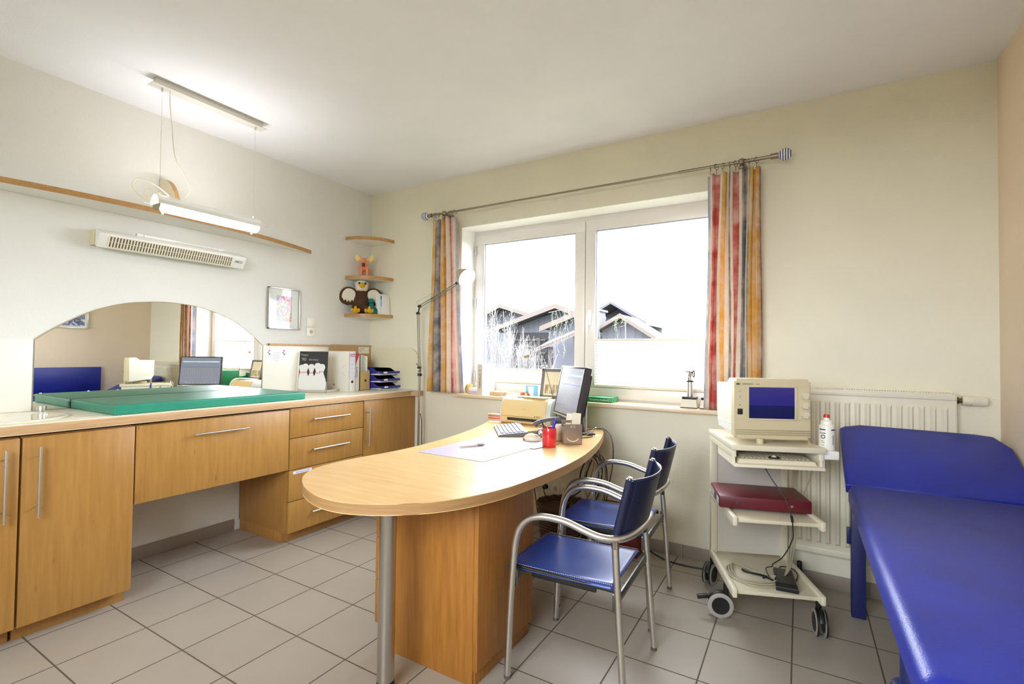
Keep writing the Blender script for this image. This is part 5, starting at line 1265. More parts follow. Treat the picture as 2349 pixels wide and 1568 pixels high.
# ------------------------------------------------ things on the sill
ZS = 0.9855
def on_sill(name, label, cat, x, y, bmx, m, group=None, rz=0): return solo(name, bmx, m, label, cat, (x, y, ZS), group, rz)
cu = thing('small_cup', 'small yellow and green cup at the left end of the window sill', 'cup', (1.155, 0.065, ZS))
b = bm(); lathe(b, [(0.022,0),(0.027,0.01),(0.026,0.06),(0.029,0.075),(0.027,0.075),(0.024,0.06),(0.0,0.012)], 20); obj('body', b, mat('cup_yellow', (232,206,120), 0.3), cu)
b = bm(); tube(b, [(-0.024,-0.004,0.066),(-0.030,-0.010,0.045),(-0.027,-0.012,0.02),(-0.022,-0.008,0.004)], 0.008, 8); obj('green_band', b, mat('cup_green', (150,190,130), 0.3), cu)
cds = [('pale case at the bottom of the CD stack beside the phone file', (214,196,190)), ('lilac case second from the bottom of the CD stack', (196,186,206)), ('white case in the upper half of the CD stack', (236,232,230)), ('white case topping the CD stack on the sill', (240,238,236))]
for i, (lb, c_) in enumerate(cds):
    b = bm(); box(b, -0.055, 0.055, -0.05, 0.05, 0.0, 0.0125, bev=0.001, M=T(0,0,0,R((3,-2,4,0)[i])))
    solo('disc_case', b, mat('case_%d' % i, c_, 0.3), lb, 'disc case', (1.245, 0.055, ZS+0.013*i), 'disc cases stacked on the sill')
    b = bm(); 
    for v_x in (0.0,): pass
    b.free()
tf = thing('phone_directory_file', 'tall white binder reading Telefonbuch 5 on the window sill', 'binder', (1.39, 0.03, ZS), 0)
b = bm(); box(b, 1.300, 1.352, -0.030, -0.027, ZS, ZS+0.255); obj('spine', b, mat('file_spine', (214,202,184), 0.5), tf, world=True)
b = bm(); box(b, 1.300, 1.304, -0.027, 0.165, ZS, ZS+0.255); box(b, 1.348, 1.352, -0.027, 0.165, ZS, ZS+0.258); box(b, 1.306, 1.346, -0.024, 0.155, ZS+0.003, ZS+0.245); obj('cover', b, M_white, tf, world=True)
q = text('lettering', 'Telefonbuch  5', 0.026, mat('ink_dark', (60,55,50), 0.5), tf, TY(1.326, -0.0305, ZS+0.13, R(90))); q.data.transform(MW[tf.name].inverted())
for i, (x, y, w, d, h, c_, lb, rz) in enumerate(((1.47,0.03,0.115,0.08,0.030,(206,178,140),'tan stack of index cards on the sill right of the phone binder',2), (1.62,0.06,0.14,0.10,0.012,(236,230,226),'flat pile of white papers in the middle of the sill',-6), (1.56,0.10,0.16,0.09,0.008,(236,210,170),'orange edged envelope behind the paper pile on the sill',8))):
    b = bm(); box(b, -w/2, w/2, -d/2, d/2, 0, h, bev=0.001)
    if i == 0: box(b, -w/2-0.01, w/2+0.02, -d/2-0.004, d/2, h+0.0004, h+0.003, mi=1)
    if i == 2:
        for v in b.verts: v.co.z += 0.0125
    solo('paper_pile', b, [mat('pile_%d' % i, c_, 0.7), M_paper], lb, 'papers', (x, y, ZS), 'paper piles on the sill', R(rz))
dt = thing('tape_dispenser', 'small brown and orange tape dispenser on the window sill', 'tape dispenser', (1.722, 0.035, ZS), R(0))
b = bm(); prism(b, [(-0.038,0),(0.040,0),(0.040,0.012),(0.028,0.030),(0.010,0.036),(-0.022,0.038),(-0.036,0.030)], -0.012, 0.012, M=Matrix(((1,0,0,0),(0,0,-1,0),(0,1,0,0),(0,0,0,1))), bev=0.002); obj('body', b, mat('dispenser_brown', (170,84,52), 0.3), dt)
b = bm(); cyl(b, (0.014,-0.013,0.022), (0.014,0.013,0.022), 0.012, seg=18); obj('roll', b, mat('tape_amber', (214,180,140), 0.3), dt)
bx_ = thing('tissue_box', 'light blue and white cardboard box on the sill by the picture frame', 'box', (1.77, 0.07, ZS))
b = bm(); box(b, -0.05, 0.055, -0.02, 0.02, 0, 0.095, bev=0.001); obj('carton', b, mat('box_sky_blue', (120,190,222), 0.5), bx_)
b = bm(); prism(b, [(-0.020,0.0),(0.018,0.0),(0.022,0.085),(-0.028,0.085)], 0.0202, 0.0206, M=Matrix(((1,0,0,0),(0,0,-1,0),(0,1,0,0),(0,0,0,1)))); obj('white_panel', b, M_paper, bx_)
b = bm(); box(b, 0.056, 0.085, -0.016, 0.018, 0, 0.088, bev=0.001); obj('white_carton', b, M_paper, bx_)
pf = thing('photo_frame', 'grey framed sepia photograph leaning on the sill behind the monitor', 'picture frame', (1.97, 0.06, ZS), 0)
Mf = T(0, -0.025, 0.0, 0, R(-11)) 
b = bm(); w = 0.024; W_ = 0.115; Hh = 0.235
for a in ((-W_, W_, 0, w), (-W_, W_, Hh-w, Hh), (-W_, -W_+w, 0, Hh), (W_-w, W_, 0, Hh)): box(b, a[0], a[1], -0.008, 0.010, a[2], a[3], M=Mf, bev=0.003)
obj('frame', b, mat('frame_grey', (112,108,106), 0.4), pf)
b = bm(); box(b, -W_+w-0.002, W_-w+0.002, 0.0, 0.006, w-0.002, Hh-w+0.002, M=Mf); obj('mount', b, mat('mount_cream', (232,222,196), 0.7), pf)
m_ = mat('sepia_photo', (190,170,130), 0.5); t_ = NT(m_); nz_ = t_.noise(t_.coord((30,10,6)), 2.0, 4); t_.base(t_.ramp(nz_, [(0.35, lin((120,104,76))), (0.5, lin((184,166,128))), (0.65, lin((222,210,178)))]))
b = bm(); box(b, -W_+w+0.014, W_-w-0.014, -0.0008, 0.0, w+0.014, w+0.085, M=Mf); obj('photograph', b, m_, pf)
b = bm(); box(b, -W_+w+0.014, W_-w-0.014, -0.0008, 0.0, w+0.086, Hh-w-0.014, M=Mf); obj('photograph_sky', b, mat('sepia_sky', (222,210,178), 0.5), pf)
b = bm(); box(b, -0.02, 0.02, 0.0, 0.002, 0.0, 0.14, M=T(0, 0.055, 0) @ Matrix.Rotation(R(14), 4, 'X')); obj('easel', b, M_black, pf)
gk = thing('green_book', 'green book lying flat on the window sill right of the monitor', 'book', (2.34, 0.06, ZS), R(0))
b = bm(); box(b, -0.13, 0.115, -0.065, 0.085, 0.0, 0.036, bev=0.0015); obj('cover', b, mat('book_green', (40,140,84), 0.4), gk)
b = bm(); box(b, -0.128, 0.1155, 0.0855, 0.0862, 0.004, 0.032); obj('page_block', b, M_paper, gk)
q = text('spine_lettering', 'Kompaktes Fachbuch', 0.017, mat('ink_white', (236,240,236), 0.5), gk, TY(0.02, -0.0653, 0.018)); 
b = bm(); tube(b, [(0.098+0.008*math.cos(a), -0.0655, 0.018+0.009*math.sin(a)) for a in [2*math.pi*i/14 for i in range(14)]], 0.0008, 5, sm=0, closed=True); obj('spine_emblem', b, mat('ink_white', (236,240,236), 0.5), gk)
gx = thing('green_carton', 'small green carton box standing on the sill behind the printer papers', 'box', (2.15, 0.09, ZS))
b = bm(); box(b, -0.045, 0.045, -0.03, 0.03, 0, 0.075, bev=0.001); obj('carton', b, mat('binder_green', (24,118,72), 0.4), gx)
# otoscopes in chargers
for i, (x, y) in enumerate(((2.985, 0.035), (3.105, 0.035))):
    ot = thing('otoscope_charger', ['otoscope in its charging base on the sill, standing clear of the curtain', 'second otoscope charger half hidden by the ultrasound machine'][i], 'otoscope', (x, y, ZS), 0, 'otoscopes on the sill')
    b = bm()
    V = [(-0.052,-0.045,0.006),(0.052,-0.045,0.006),(0.052,0.045,0.006),(-0.052,0.045,0.006),(-0.045,-0.036,0.058),(0.045,-0.036,0.058),(0.045,0.036,0.058),(-0.045,0.036,0.058)]
    add_verts(b, V, [(0,3,2,1),(4,5,6,7),(0,1,5,4),(1,2,6,5),(2,3,7,6),(3,0,4,7)], 0)
    box(b, -0.054, 0.054, -0.047, 0.047, 0.0, 0.006, mi=1)
    box(b, -0.045, 0.045, -0.036, 0.036, 0.058, 0.075, mi=1, bev=0.003)
    obj('charging_base', b, [mat('charger_cream', (214,210,190), 0.4), M_black], ot)
    b = bm(); cyl(b, (0,0,0.07), (0,0,0.175), 0.0185, seg=24); cyl(b, (0,0,0.172), (0,0,0.182), 0.0235, seg=24, mi=1); obj('grip', b, [M_alu, M_black], ot)
    b = bm(); cyl(b, (0,0,0.182), (-0.004,0,0.205), 0.012, seg=14); cyl(b, (-0.004,0.0,0.205), (0.004,0,0.245), 0.011, 0.013, seg=14)
    tube(b, [(0.020+0.010*math.sin(R(20))*0+0.011*math.cos(a)*0.5+0.003, -0.002, 0.226+0.022*math.sin(a)) for a in [2*math.pi*k/18 for k in range(18)]], 0.0035, 8, sm=0, closed=True, mi=1)
    cyl(b, (0.0,0,0.236), (-0.038,-0.006,0.247), 0.010, 0.0025, seg=14)
    obj('head', b, [M_chrome, M_black], ot)

# ------------------------------------------------ floor lamp
fl = thing('floor_lamp', 'lit chrome floor lamp with jointed arm before the left curtain', 'floor lamp', (0.755, -0.13, 0))
b = bm(); cyl(b, (0.755,-0.13,0), (0.755,-0.13,0.018), 0.115, seg=40); obj('base', b, M_chrome, fl, world=True)
b = bm(); cyl(b, (0.755,-0.13,0.018), (0.755,-0.13,1.155), 0.0095, seg=16); obj('pole', b, M_chrome, fl, world=True)
b = bm(); cyl(b, (0.755,-0.13,1.125), (0.755,-0.13,1.15), 0.017, seg=18); cyl(b, (0.755,-0.13,1.165), (0.755,-0.13,1.172), 0.014, seg=18); cyl(b, (0.738,-0.13,1.137), (0.78,-0.13,1.137), 0.006); obj('clamp', b, M_black, fl, world=True)
A0 = Vector((0.752,-0.13,1.20)); A1 = Vector((0.728,-0.13,1.675)); A2 = Vector((0.745,-0.13,1.735)); A3 = Vector((1.185,-0.17,1.905))
b = bm()
for s in (-1, 1):
    tube(b, [A0+Vector((s*0.009,0,0)), A1+Vector((s*0.009,0,0))], 0.0045, 8, sm=0)
cyl(b, A0-Vector((0,0,0.05)), A0, 0.008); obj('lower_arm', b, M_chrome, fl, world=True)
b = bm(); d_ = (A3-A2).normalized(); n_ = Vector((-d_.z, 0, d_.x))
for s in (-1, 1): tube(b, [A2+n_*0.009*s, A3+n_*0.009*s], 0.0045, 8, sm=0)
tube(b, [A1+Vector((-0.02,0,0.10)), A3+Vector((-0.09,0,0.0))], 0.0012, 5, sm=0); tube(b, [A1+Vector((-0.02,0,0.10)), A2], 0.0016, 5, sm=0)
obj('upper_arm', b, M_chrome, fl, world=True)
b = bm(); 
for p in (A0, A1, A2, A3): cyl(b, p-Vector((0,0.016,0)), p+Vector((0,0.016,0)), 0.011, seg=14)
tube(b, [A1, A2], 0.006, 8, sm=0); tube(b, [A0+Vector((-0.035,0,0.035)), A0, A0+Vector((0.02,0,-0.03))], 0.003, 6, sm=0)
tube(b, [A3+Vector((0.02,0,-0.02)), A3+Vector((0.012,0,0.004)), A3+Vector((0.03,0,0.02))], 0.004, 6); obj('joints', b, M_black, fl, world=True)
HC = Vector((1.225,-0.18,1.985)); ax = Vector((0.84,-0.20,-0.50)).normalized()
a_, c_, _ = frame_of(ax); Mh2 = Matrix(((a_.x,c_.x,ax.x,HC.x),(a_.y,c_.y,ax.y,HC.y),(a_.z,c_.z,ax.z,HC.z),(0,0,0,1)))
b = bm(); lathe(b, [(0.022,-0.02),(0.034,-0.015),(0.045,0.01),(0.062,0.045),(0.080,0.095),(0.078,0.095),(0.060,0.046),(0.043,0.012),(0.03,0.0)], 36, M=Mh2); obj('shade', b, mat('lamp_shade_alu', (214,208,196), 0.35, 0.6), fl, world=True)
b = bm(); ball(b, HC+ax*0.055, 0.034); obj('bulb', b, mat('lit_bulb', (255,246,224), 0.4, emit=(255,238,200), es=3.0), fl, world=True)
b = bm(); cyl(b, HC+ax*0.0-Vector((0,0,0.0)), HC-ax*0.045, 0.021, 0.016, seg=18); tube(b, [A3, A3+Vector((0.03,0,0.03)), HC-ax*0.03], 0.006, 8); cyl(b, HC-ax*0.03+Vector((0.0,0,0.02)), HC-ax*0.03-Vector((0,0,0.02)), 0.012); obj('socket_housing', b, mat('lamp_socket_cream', (214,206,180), 0.4), fl, world=True)
b = bm(); p_ = HC+ax*0.085+Vector((0.0,0,-0.070)); tube(b, [p_+Vector((-0.01,0,0.01)), p_+Vector((0.05,-0.01,-0.055))], lambda t: 0.007*(1-0.7*t), 8, sm=3); obj('grip_stick', b, M_white, fl, world=True)
b = bm(); tube(b, [(0.765,-0.122,0.80),(0.775,-0.115,0.72),(0.778,-0.115,0.55),(0.79,-0.11,0.42),(0.80,-0.08,0.2),(0.79,-0.06,0.02)], 0.0035, 7); obj('power_cord', b, M_black, fl, world=True)
lp = bpy.data.lights.new('floor_lamp_light', 'SPOT'); lp.energy = 1.7; lp.color = (1.0, 0.86, 0.66); lp.spot_size = R(125); lp.spot_blend = 0.6; lp.shadow_soft_size = 0.04
lo = bpy.data.objects.new('floor_lamp_light', lp); COL.objects.link(lo); lo.location = HC+ax*0.10
lo.rotation_euler = ax.to_track_quat('-Z', 'Y').to_euler()

# ================================================================== chairs
def make_chair(label, loc, rz):
    c = thing('armchair', label, 'chair', loc, rz, 'blue leather visitor chairs at the desk')
    def yy(s, a): return s*a
    b = bm(); pts = []
    half = [(-0.236,0.250,0.012),(-0.228,0.250,0.25),(-0.212,0.250,0.50),(-0.203,0.250,0.575),(-0.185,0.250,0.625),(-0.150,0.249,0.662),(-0.100,0.248,0.680),(-0.045,0.247,0.684),(0.02,0.246,0.678),(0.09,0.244,0.658),(0.15,0.238,0.643),(0.205,0.215,0.638),(0.240,0.170,0.640),(0.262,0.10,0.646)]
    path = [(x, -y, z) for x, y, z in half]+[(0.270, 0.0, 0.648)]+[(x, y, z) for x, y, z in reversed(half)]
    tube(b, path, 0.0142, 14, sm=5); obj('arm_tube', b, M_alu, c)
    for s in (-1, 1):
        b = bm(); tube(b, [(0.205, s*0.222, 0.626), (0.220, s*0.232, 0.42), (0.250, s*0.245, 0.012)], 0.0135, 14, sm=4)
        l = obj('leg', b, M_alu, c)
        b = bm(); cyl(b, (0.250, s*0.245, 0.0), (0.250, s*0.245, 0.014), 0.0137, seg=14); obj('foot', b, mat('foot_grey', (120,114,108), 0.4, 0.6), l)
        b = bm(); cyl(b, (-0.236, s*0.25, 0.0), (-0.236, s*0.25, 0.014), 0.0146, seg=14); obj('foot', b, mat('foot_grey', (120,114,108), 0.4, 0.6), c)
        b = bm(); cyl(b, (0.2045, s*0.2215, 0.632), (0.2065, s*0.2225, 0.606), 0.0146, seg=14); obj('collar', b, M_chrome, c)
    # cross bars with brackets
    M_bar = mat('bar_dark_steel', (112,108,104), 0.4, 0.9)
    for x, xs in ((-0.213, -0.20), (0.214, 0.195)):
        b = bm(); box(b, x-0.004, x+0.004, -0.245, 0.245, 0.395, 0.43, bev=0.001)
        for s in (-1, 1): box(b, x-0.014, x+0.014, s*0.232-0.008, s*0.232+0.008, 0.375, 0.44, bev=0.002)
        obj('cross_bar', b, M_bar, c)
    for s in (-1, 1):
        b = bm(); cyl(b, (-0.235, s*0.198, 0.440), (0.195, s*0.198, 0.436), 0.008, seg=12); obj('side_rail', b, M_black, c)
        b = bm(); box(b, -0.16, 0.12, min(s*0.176, s*0.19), max(s*0.176, s*0.19), 0.405, 0.432, mi=0, bev=0.004); obj('spacer_bar', b, M_black, c)
    # seat sling: leather sheet wrapping the side rails
    b = bm(); V = []; F = []; nu, nv = 24, 20
    for i in range(nu+1):
        x = -0.262+0.455*i/nu
        for j in range(nv+1):
            t_ = j/nv; y = -0.207+0.414*t_; e = abs(2*t_-1)
            z = 0.452-0.012*(1-e**2)*math.sin(math.pi*min(1, max(0, (x+0.262)/0.455)))-(0.014*max(0, (e-0.93)/0.07)**2)+0.003*math.sin(x*9)
            V.append((x, y, z))
    for i in range(nu):
        for j in range(nv): a = i*(nv+1)+j; F.append((a, a+nv+1, a+nv+2, a+1))
    add_verts(b, V, F); s_ = obj('seat', b, M_leather, c, angle=60); md = s_.modifiers.new('thickness', 'SOLIDIFY'); md.thickness = 0.006; md.offset = -1
    b = bm(); 
    for s in (-1, 1):
        for k in range(56):
            x = -0.252+0.435*k/55; box(b, x, x+0.0042, s*0.1975-0.0005, s*0.1975+0.0005, 0.4525+0.003*math.sin(x*9)-0.0012, 0.4535+0.003*math.sin(x*9)-0.0002)
    obj('stitching', b, mat('stitch_white', (214,210,200), 0.6), s_)
    # backrest uprights and sling
    def bp(s, z): return (0.198+(z-0.64)*0.24, s*0.192, z)
    for s in (-1, 1):
        b = bm(); cyl(b, bp(s, 0.625), bp(s, 0.868), 0.0095, seg=14); cyl(b, bp(s, 0.866), bp(s, 0.873), 0.0085, seg=14, mi=1); obj('back_upright', b, [M_chrome, M_chrome], c)
    b = bm(); V = []; F = []
    nj, nk = 30, 12
    for k in range(nk+1):
        z = 0.628+0.236*k/nk; x0, _, _ = bp(1, z)
        for j in range(nj+1):
            t_ = j/nj; a = 2*t_-1; y = 0.196*a; bulge = 0.066*(1-abs(a)**2.3)
            V.append((x0+0.006+bulge*0.95+(0.010 if abs(a) > 0.93 else 0)*0, y, z))
    for k in range(nk):
        for j in range(nj): q = k*(nj+1)+j; F.append((q, q+1, q+nj+2, q+nj+1))
    add_verts(b, V, F)
    for s in (-1, 1):
        p0 = Vector(bp(s, 0.629)); p1 = Vector(bp(s, 0.863)); cyl(b, p0, p1, 0.0135, seg=16)
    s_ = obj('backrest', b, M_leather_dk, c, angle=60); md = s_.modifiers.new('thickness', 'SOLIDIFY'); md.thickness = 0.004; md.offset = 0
    b = bm()
    for s in (-1, 1):
        for k in range(30):
            z = 0.633+0.228*k/29; x0, _, _ = bp(1, z); a = 0.88; bb_ = 0.066*(1-a**2.3)
            box(b, x0+0.006+bb_*0.95+0.0018, x0+0.006+bb_*0.95+0.003, s*0.1725-0.0006, s*0.1725+0.0006, z, z+0.0045)
    obj('stitching', b, mat('stitch_navy', (70,84,130), 0.6), s_)
    b = bm(); box(b, 0.222, 0.232, 0.148, 0.176, 0.552, 0.622, bev=0.002); obj('black_clip', b, M_black, c)
    return c
c1 = make_chair('blue leather armchair with steel tube arms, the nearer one at the desk', (2.805, -1.372, 0), R(2))
c2 = dup(c1, (2.735, -0.745, 0), R(2.5), 'blue leather armchair with steel tube arms, the farther one nearest the window')

# ================================================================== trolley with ultrasound machine
TA = R(20.5)
TL = (3.330, -0.770, 0)
M_trol = mat('trolley_cream', (218,210,184), 0.4)
M_tedge = mat('trolley_cap_cream', (228,222,198), 0.35)
tr = thing('equipment_trolley', 'cream medical trolley with three shelves on black castors', 'trolley', TL, TA)
TWd, TD = 0.412, 0.490
def shelf(name, z0, z1, rail=True, back=TD):
    b = bm(); box(b, 0.02, TWd-0.02, 0.0, back, z0, z1, bev=0.002); s = obj(name, b, M_trol, tr)
    if rail:
        for x0 in (0.0, TWd-0.022):
            b = bm(); box(b, x0, x0+0.022, -0.022, back, z0-0.012, z1+0.014, bev=0.005); obj('side_rail', b, M_tedge, s)
    return s
shelf('bottom_shelf', 0.182, 0.200); shelf('middle_shelf', 0.527, 0.545)
b = bm(); box(b, -0.005, TWd+0.003, -0.018, TD, 0.878, 0.905, bev=0.003); top_ = obj('top_shelf', b, M_trol, tr)
b = bm(); box(b, 0.0, 0.022, 0.0, TD, 0.842, 0.879, bev=0.003); box(b, TWd-0.022, TWd, 0.0, TD, 0.842, 0.879, bev=0.003); obj('shelf_cheeks', b, M_tedge, top_)
b = bm(); box(b, 0.004, TWd-0.006, -0.030, 0.30, 0.800, 0.814, bev=0.002); box(b, 0.004, 0.016, 0.0, 0.30, 0.814, 0.845); box(b, TWd-0.018, TWd-0.006, 0.0, 0.30, 0.814, 0.845); kt_ = obj('keyboard_tray', b, M_tedge, tr)
b = bm()
for x0 in (0.002, TWd-0.036): box(b, x0, x0+0.034, 0.445, 0.485, 0.17, 0.88, bev=0.003)
obj('posts', b, M_trol, tr)
b = bm(); box(b, 0.034, TWd-0.034, 0.455, 0.463, 0.21, 0.80); obj('back_panel', b, mat('trolley_panel_grey', (206,200,188), 0.5), tr)
def caster(x, y, ang, label, brake=True):
    b = bm(); Mc_ = T(x, y, 0, ang)
    for s in (-1, 1):
        t = bmesh.new(); lathe(t, [(0.0,-0.007),(0.040,-0.008),(0.043,-0.006),(0.052,-0.008),(0.0625,-0.004),(0.0625,0.004),(0.052,0.008),(0.043,0.006),(0.0,0.006)], 36)
        for f in t.faces:
            r = f.calc_center_median().to_2d().length; f.material_index = 1 if 0.044 < r < 0.0615 else 0
        merge(b, t, Mc_ @ T(0.0, s*0.019, 0.0625, 0, R(90)))
    w = obj('castor', b, [M_black, mat('castor_grey', (176,172,164), 0.5)], tr, world=True)
    b = bm()
    t = bmesh.new(); pts = [(0.058*math.cos(a)*1.08, 0.0625+0.058*math.sin(a)*1.12) for a in [R(-5)+R(165)*i/14 for i in range(15)]]+[(-0.02,0.075),(0.02,0.055)]
    prism(t, pts, -0.012, 0.012, bev=0.003); merge(b, t, Mc_ @ Matrix(((1,0,0,0),(0,0,-1,0),(0,1,0,0),(0,0,0,1))))
    cyl(b, Mc_ @ Vector((0.03,0,0.115)), Mc_ @ Vector((0.03,0,0.172)), 0.013)
    if brake: box(b, -0.090, -0.038, -0.010, 0.010, 0.098, 0.118, M=Mc_ @ Matrix.Rotation(R(-12), 4, 'Y'), bev=0.003)
    obj('fork', b, M_black, w, world=True)
caster(3.262, -0.652, R(18), '')
caster(3.165, -0.305, R(75), '', False)
caster(3.700, -0.585, R(100), '', False)
caster(3.60, -0.16, R(60), '', False)
# side bottle tray
b = bm(); Mt_ = MW[tr.name]
box(b, TWd-0.002, TWd+0.075, 0.015, 0.10, 0.845, 0.885, bev=0.006, seg=3); box(b, TWd+0.003, TWd+0.012, 0.02, 0.16, 0.80, 0.85, bev=0.002)
obj('bottle_tray', b, M_white, tr)
b = bm(); box(b, TWd-0.03, TWd-0.027, 0.10, 0.20, 0.905, 0.955); obj('side_plate', b, mat('plate_ochre', (206,190,140), 0.5), tr)
bt = Mt_ @ Vector((TWd+0.036, 0.058, 0.8855))
gel = thing('gel_bottle', 'white gel bottle with red cap standing on the trolley side tray', 'bottle', tuple(bt))
b = bm(); lathe(b, [(0.030,0),(0.034,0.004),(0.034,0.112),(0.032,0.120),(0.026,0.124),(0.026,0.136),(0.022,0.142),(0.013,0.146),(0.012,0.158),(0.0,0.158)], 32); obj('body', b, mat('bottle_white', (240,238,226), 0.35), gel)
b = bm(); cyl(b, (0,0,0.157), (0,0,0.172), 0.014, 0.012, seg=18); obj('cap', b, mat('cap_red', (206,42,36), 0.35), gel)
b = bm()
for z0, z1, a0, a1, mi_ in ((0.098,0.104,-150,-100,0), (0.098,0.104,-60,-20,0), (0.030,0.075,-52,-34,1), (0.045,0.047,-135,-112,2), (0.038,0.040,-135,-105,2), (0.026,0.028,-130,-110,2)):
    V = []; F = []; n = 8
    for i in range(n+1):
        a = R(a0+(a1-a0)*i/n); V += [(0.0343*math.cos(a), 0.0343*math.sin(a), z0), (0.0343*math.cos(a), 0.0343*math.sin(a), z1)]
    for i in range(n): F.append((2*i, 2*i+2, 2*i+3, 2*i+1))
    add_verts(b, V, F, mi_)
tube(b, [(0.0345*math.cos(R(-118)+R(14)*math.cos(a)), 0.0345*math.sin(R(-118)+R(14)*math.cos(a)), 0.067+0.008*math.sin(a)) for a in [2*math.pi*i/16 for i in range(16)]], 0.0018, 6, sm=0, closed=True, mi=2)
obj('print', b, [mat('navy_ink', (44,54,110), 0.5), mat('print_grey', (190,186,180), 0.5), M_black], gel)
q = text('lettering', 'Sonic', 0.013, M_black, gel, Matrix.Translation((-0.0165, -0.0312, 0.085)) @ Matrix.Rotation(R(-28), 4, 'Z') @ TY(0,0,0))
# keyboard in the tray
ek = thing('ultrasound_keyboard', 'cream keyboard with trackball resting in the trolley tray', 'keyboard', tuple(Mt_ @ Vector((0.205, 0.1, 0.8145))), TA)
b = bm(); V = [(-0.178,-0.105,0),(0.178,-0.105,0),(0.178,0.13,0),(-0.178,0.13,0),(-0.170,-0.098,0.020),(0.170,-0.098,0.020),(0.172,0.125,0.030),(-0.172,0.125,0.030)]
t = bmesh.new(); add_verts(t, V, [(0,3,2,1),(4,5,6,7),(0,1,5,4),(1,2,6,5),(2,3,7,6),(3,0,4,7)]); bmesh.ops.bevel(t, geom=list(t.edges), offset=0.003, segments=2, affect='EDGES'); merge(b, t); obj('case', b, M_trol, ek)
b = bm()
for r in range(5):
    for k in range(17):
        if r < 2 and 6 < k < 10: continue
        x = -0.155+k*0.0183; y = -0.078+r*0.022; z = 0.0208+0.0448*(y+0.098); box(b, x, x+0.0155, y, y+0.0185, z, z+0.006, bev=0.001, seg=1)
kk = obj('keys', b, mat('key_tan', (178,170,146), 0.5), ek); kk['kind'] = 'stuff'
b = bm(); tube(b, [(0.022*math.cos(a), -0.060+0.016*math.sin(a), 0.0265) for a in [2*math.pi*i/20 for i in range(20)]], 0.004, 6, sm=0, closed=True, mi=0); ball(b, (0,-0.060,0.024), 0.013, mi=1); obj('trackball', b, [M_black, M_beige], ek)

# ultrasound machine
UA = math.atan2(0.151, 0.325)
us = thing('ultrasound_machine', 'beige ultrasound scanner with dark blue screen on the trolley top', 'ultrasound machine', (3.340, -0.749, 0.9055), UA)
UW, UH, UD = 0.358, 0.295, 0.285
M_us = mat('us_beige', (204,192,156), 0.42); M_usb = mat('us_back_white', (242,240,226), 0.4)
zb = 0.024
b = bm(); t = bmesh.new(); box(t, 0, UW, 0.0, 0.045, zb, zb+UH); bmesh.ops.bevel(t, geom=[e for e in t.edges if abs(e.verts[0].co.y-e.verts[1].co.y) > 0.01], offset=0.012, segments=4, affect='EDGES'); bmesh.ops.bevel(t, geom=[e for e in t.edges if e.calc_face_angle(0) > 1.2 and e.verts[0].co.y < 0.001 and e.verts[1].co.y < 0.001], offset=0.005, segments=2, affect='EDGES'); merge(b, t)
body = obj('front_bezel', b, M_us, us)
b = bm(); prof = [(0.045, zb+0.004), (0.045, zb+UH), (0.10, zb+UH), (0.135, zb+UH-0.030), (UD, zb+UH-0.032), (UD+0.005, zb+UH-0.04), (UD, zb+0.07), (UD-0.02, zb+0.035), (0.10, zb+0.010)]
t = bmesh.new(); prism(t, prof, -UW+0.006, -0.006, bev=0.006); merge(b, t, Matrix(((0,0,-1,0),(1,0,0,0),(0,1,0,0),(0,0,0,1))))
for i in range(4): 
    z = zb+0.030+i*0.011; box(b, 0.0045, UW-0.0045, 0.06, UD-0.03+i*0.006, z, z+0.005, bev=0.001)
obj('rear_housing', b, M_usb, us)
b = bm(); x0, x1, z0, z1 = 0.19*UW, 0.785*UW, zb+0.345*UH, zb+0.862*UH
box(b, x0, x1, -0.0012, 0.0, z0, z1, bev=0.0)
m_ = mat('crt_screen', (24,26,66), 0.12, emit=(38,30,150), es=0.22); t_ = NT(m_)
s_ = t_.new('ShaderNodeSeparateXYZ'); t_.link(t_.coord(), s_.inputs[0]); gt = t_.new('ShaderNodeMath', operation='GREATER_THAN'); gt.inputs[1].default_value = zb+0.56*UH; t_.link(s_.outputs['Z'], gt.inputs[0])
t_.link(t_.mix(gt.outputs[0], lin((14,16,52)), lin((46,36,124))), t_.b.inputs['Emission Color']); t_.b.inputs['Emission Strength'].default_value = 0.09
obj('screen', b, m_, us)
b = bm(); w = 0.006
for a in ((x0-0.012, x1+0.014, z1, z1+0.006), (x0-0.012, x1+0.014, z0-0.008, z0), (x0-0.012, x0, z0, z1), (x1, x1+0.014, z0, z1)): box(b, a[0], a[1], -0.0035, 0.0, a[2], a[3], bev=0.001)
obj('screen_surround', b, M_us, us)
for k, v in enumerate((0.735, 0.575, 0.42)):
    b = bm(); z = zb+v*UH; x = 0.918*UW
    cyl(b, (x, 0, z), (x, -0.016, z), 0.0185, 0.0165, seg=30)
    for i in range(15):
        a = 2*math.pi*i/15; cyl(b, (x+0.0178*math.cos(a), -0.001, z+0.0178*math.sin(a)), (x+0.0162*math.cos(a), -0.0155, z+0.0162*math.sin(a)), 0.0016, seg=6)
    box(b, x+0.010, x+0.0125, -0.0165, -0.016, z-0.008, z-0.005, mi=1)
    obj('dial', b, [mat('dial_cream', (214,206,178), 0.4), M_black], us)
b = bm(); x = 0.072*UW
for v in (0.79, 0.70):
    cyl(b, (x, 0, zb+v*UH), (x, -0.003, zb+v*UH), 0.0055, seg=16)
obj('push_buttons', b, mat('button_tan', (186,174,136), 0.4), us)
b = bm(); box(b, x-0.012, x+0.012, -0.003, 0, zb+0.405*UH, zb+0.50*UH, bev=0.001); box(b, x-0.003, x+0.003, -0.001, 0, zb+0.56*UH, zb+0.568*UH); obj('power_switch', b, M_black, us)
b = bm()
for v in (0.15, 0.115, 0.08): box(b, 0.004, UW-0.004, -0.0028, 0.0, zb+(v)*UH-0.003, zb+v*UH+0.003, bev=0.001)
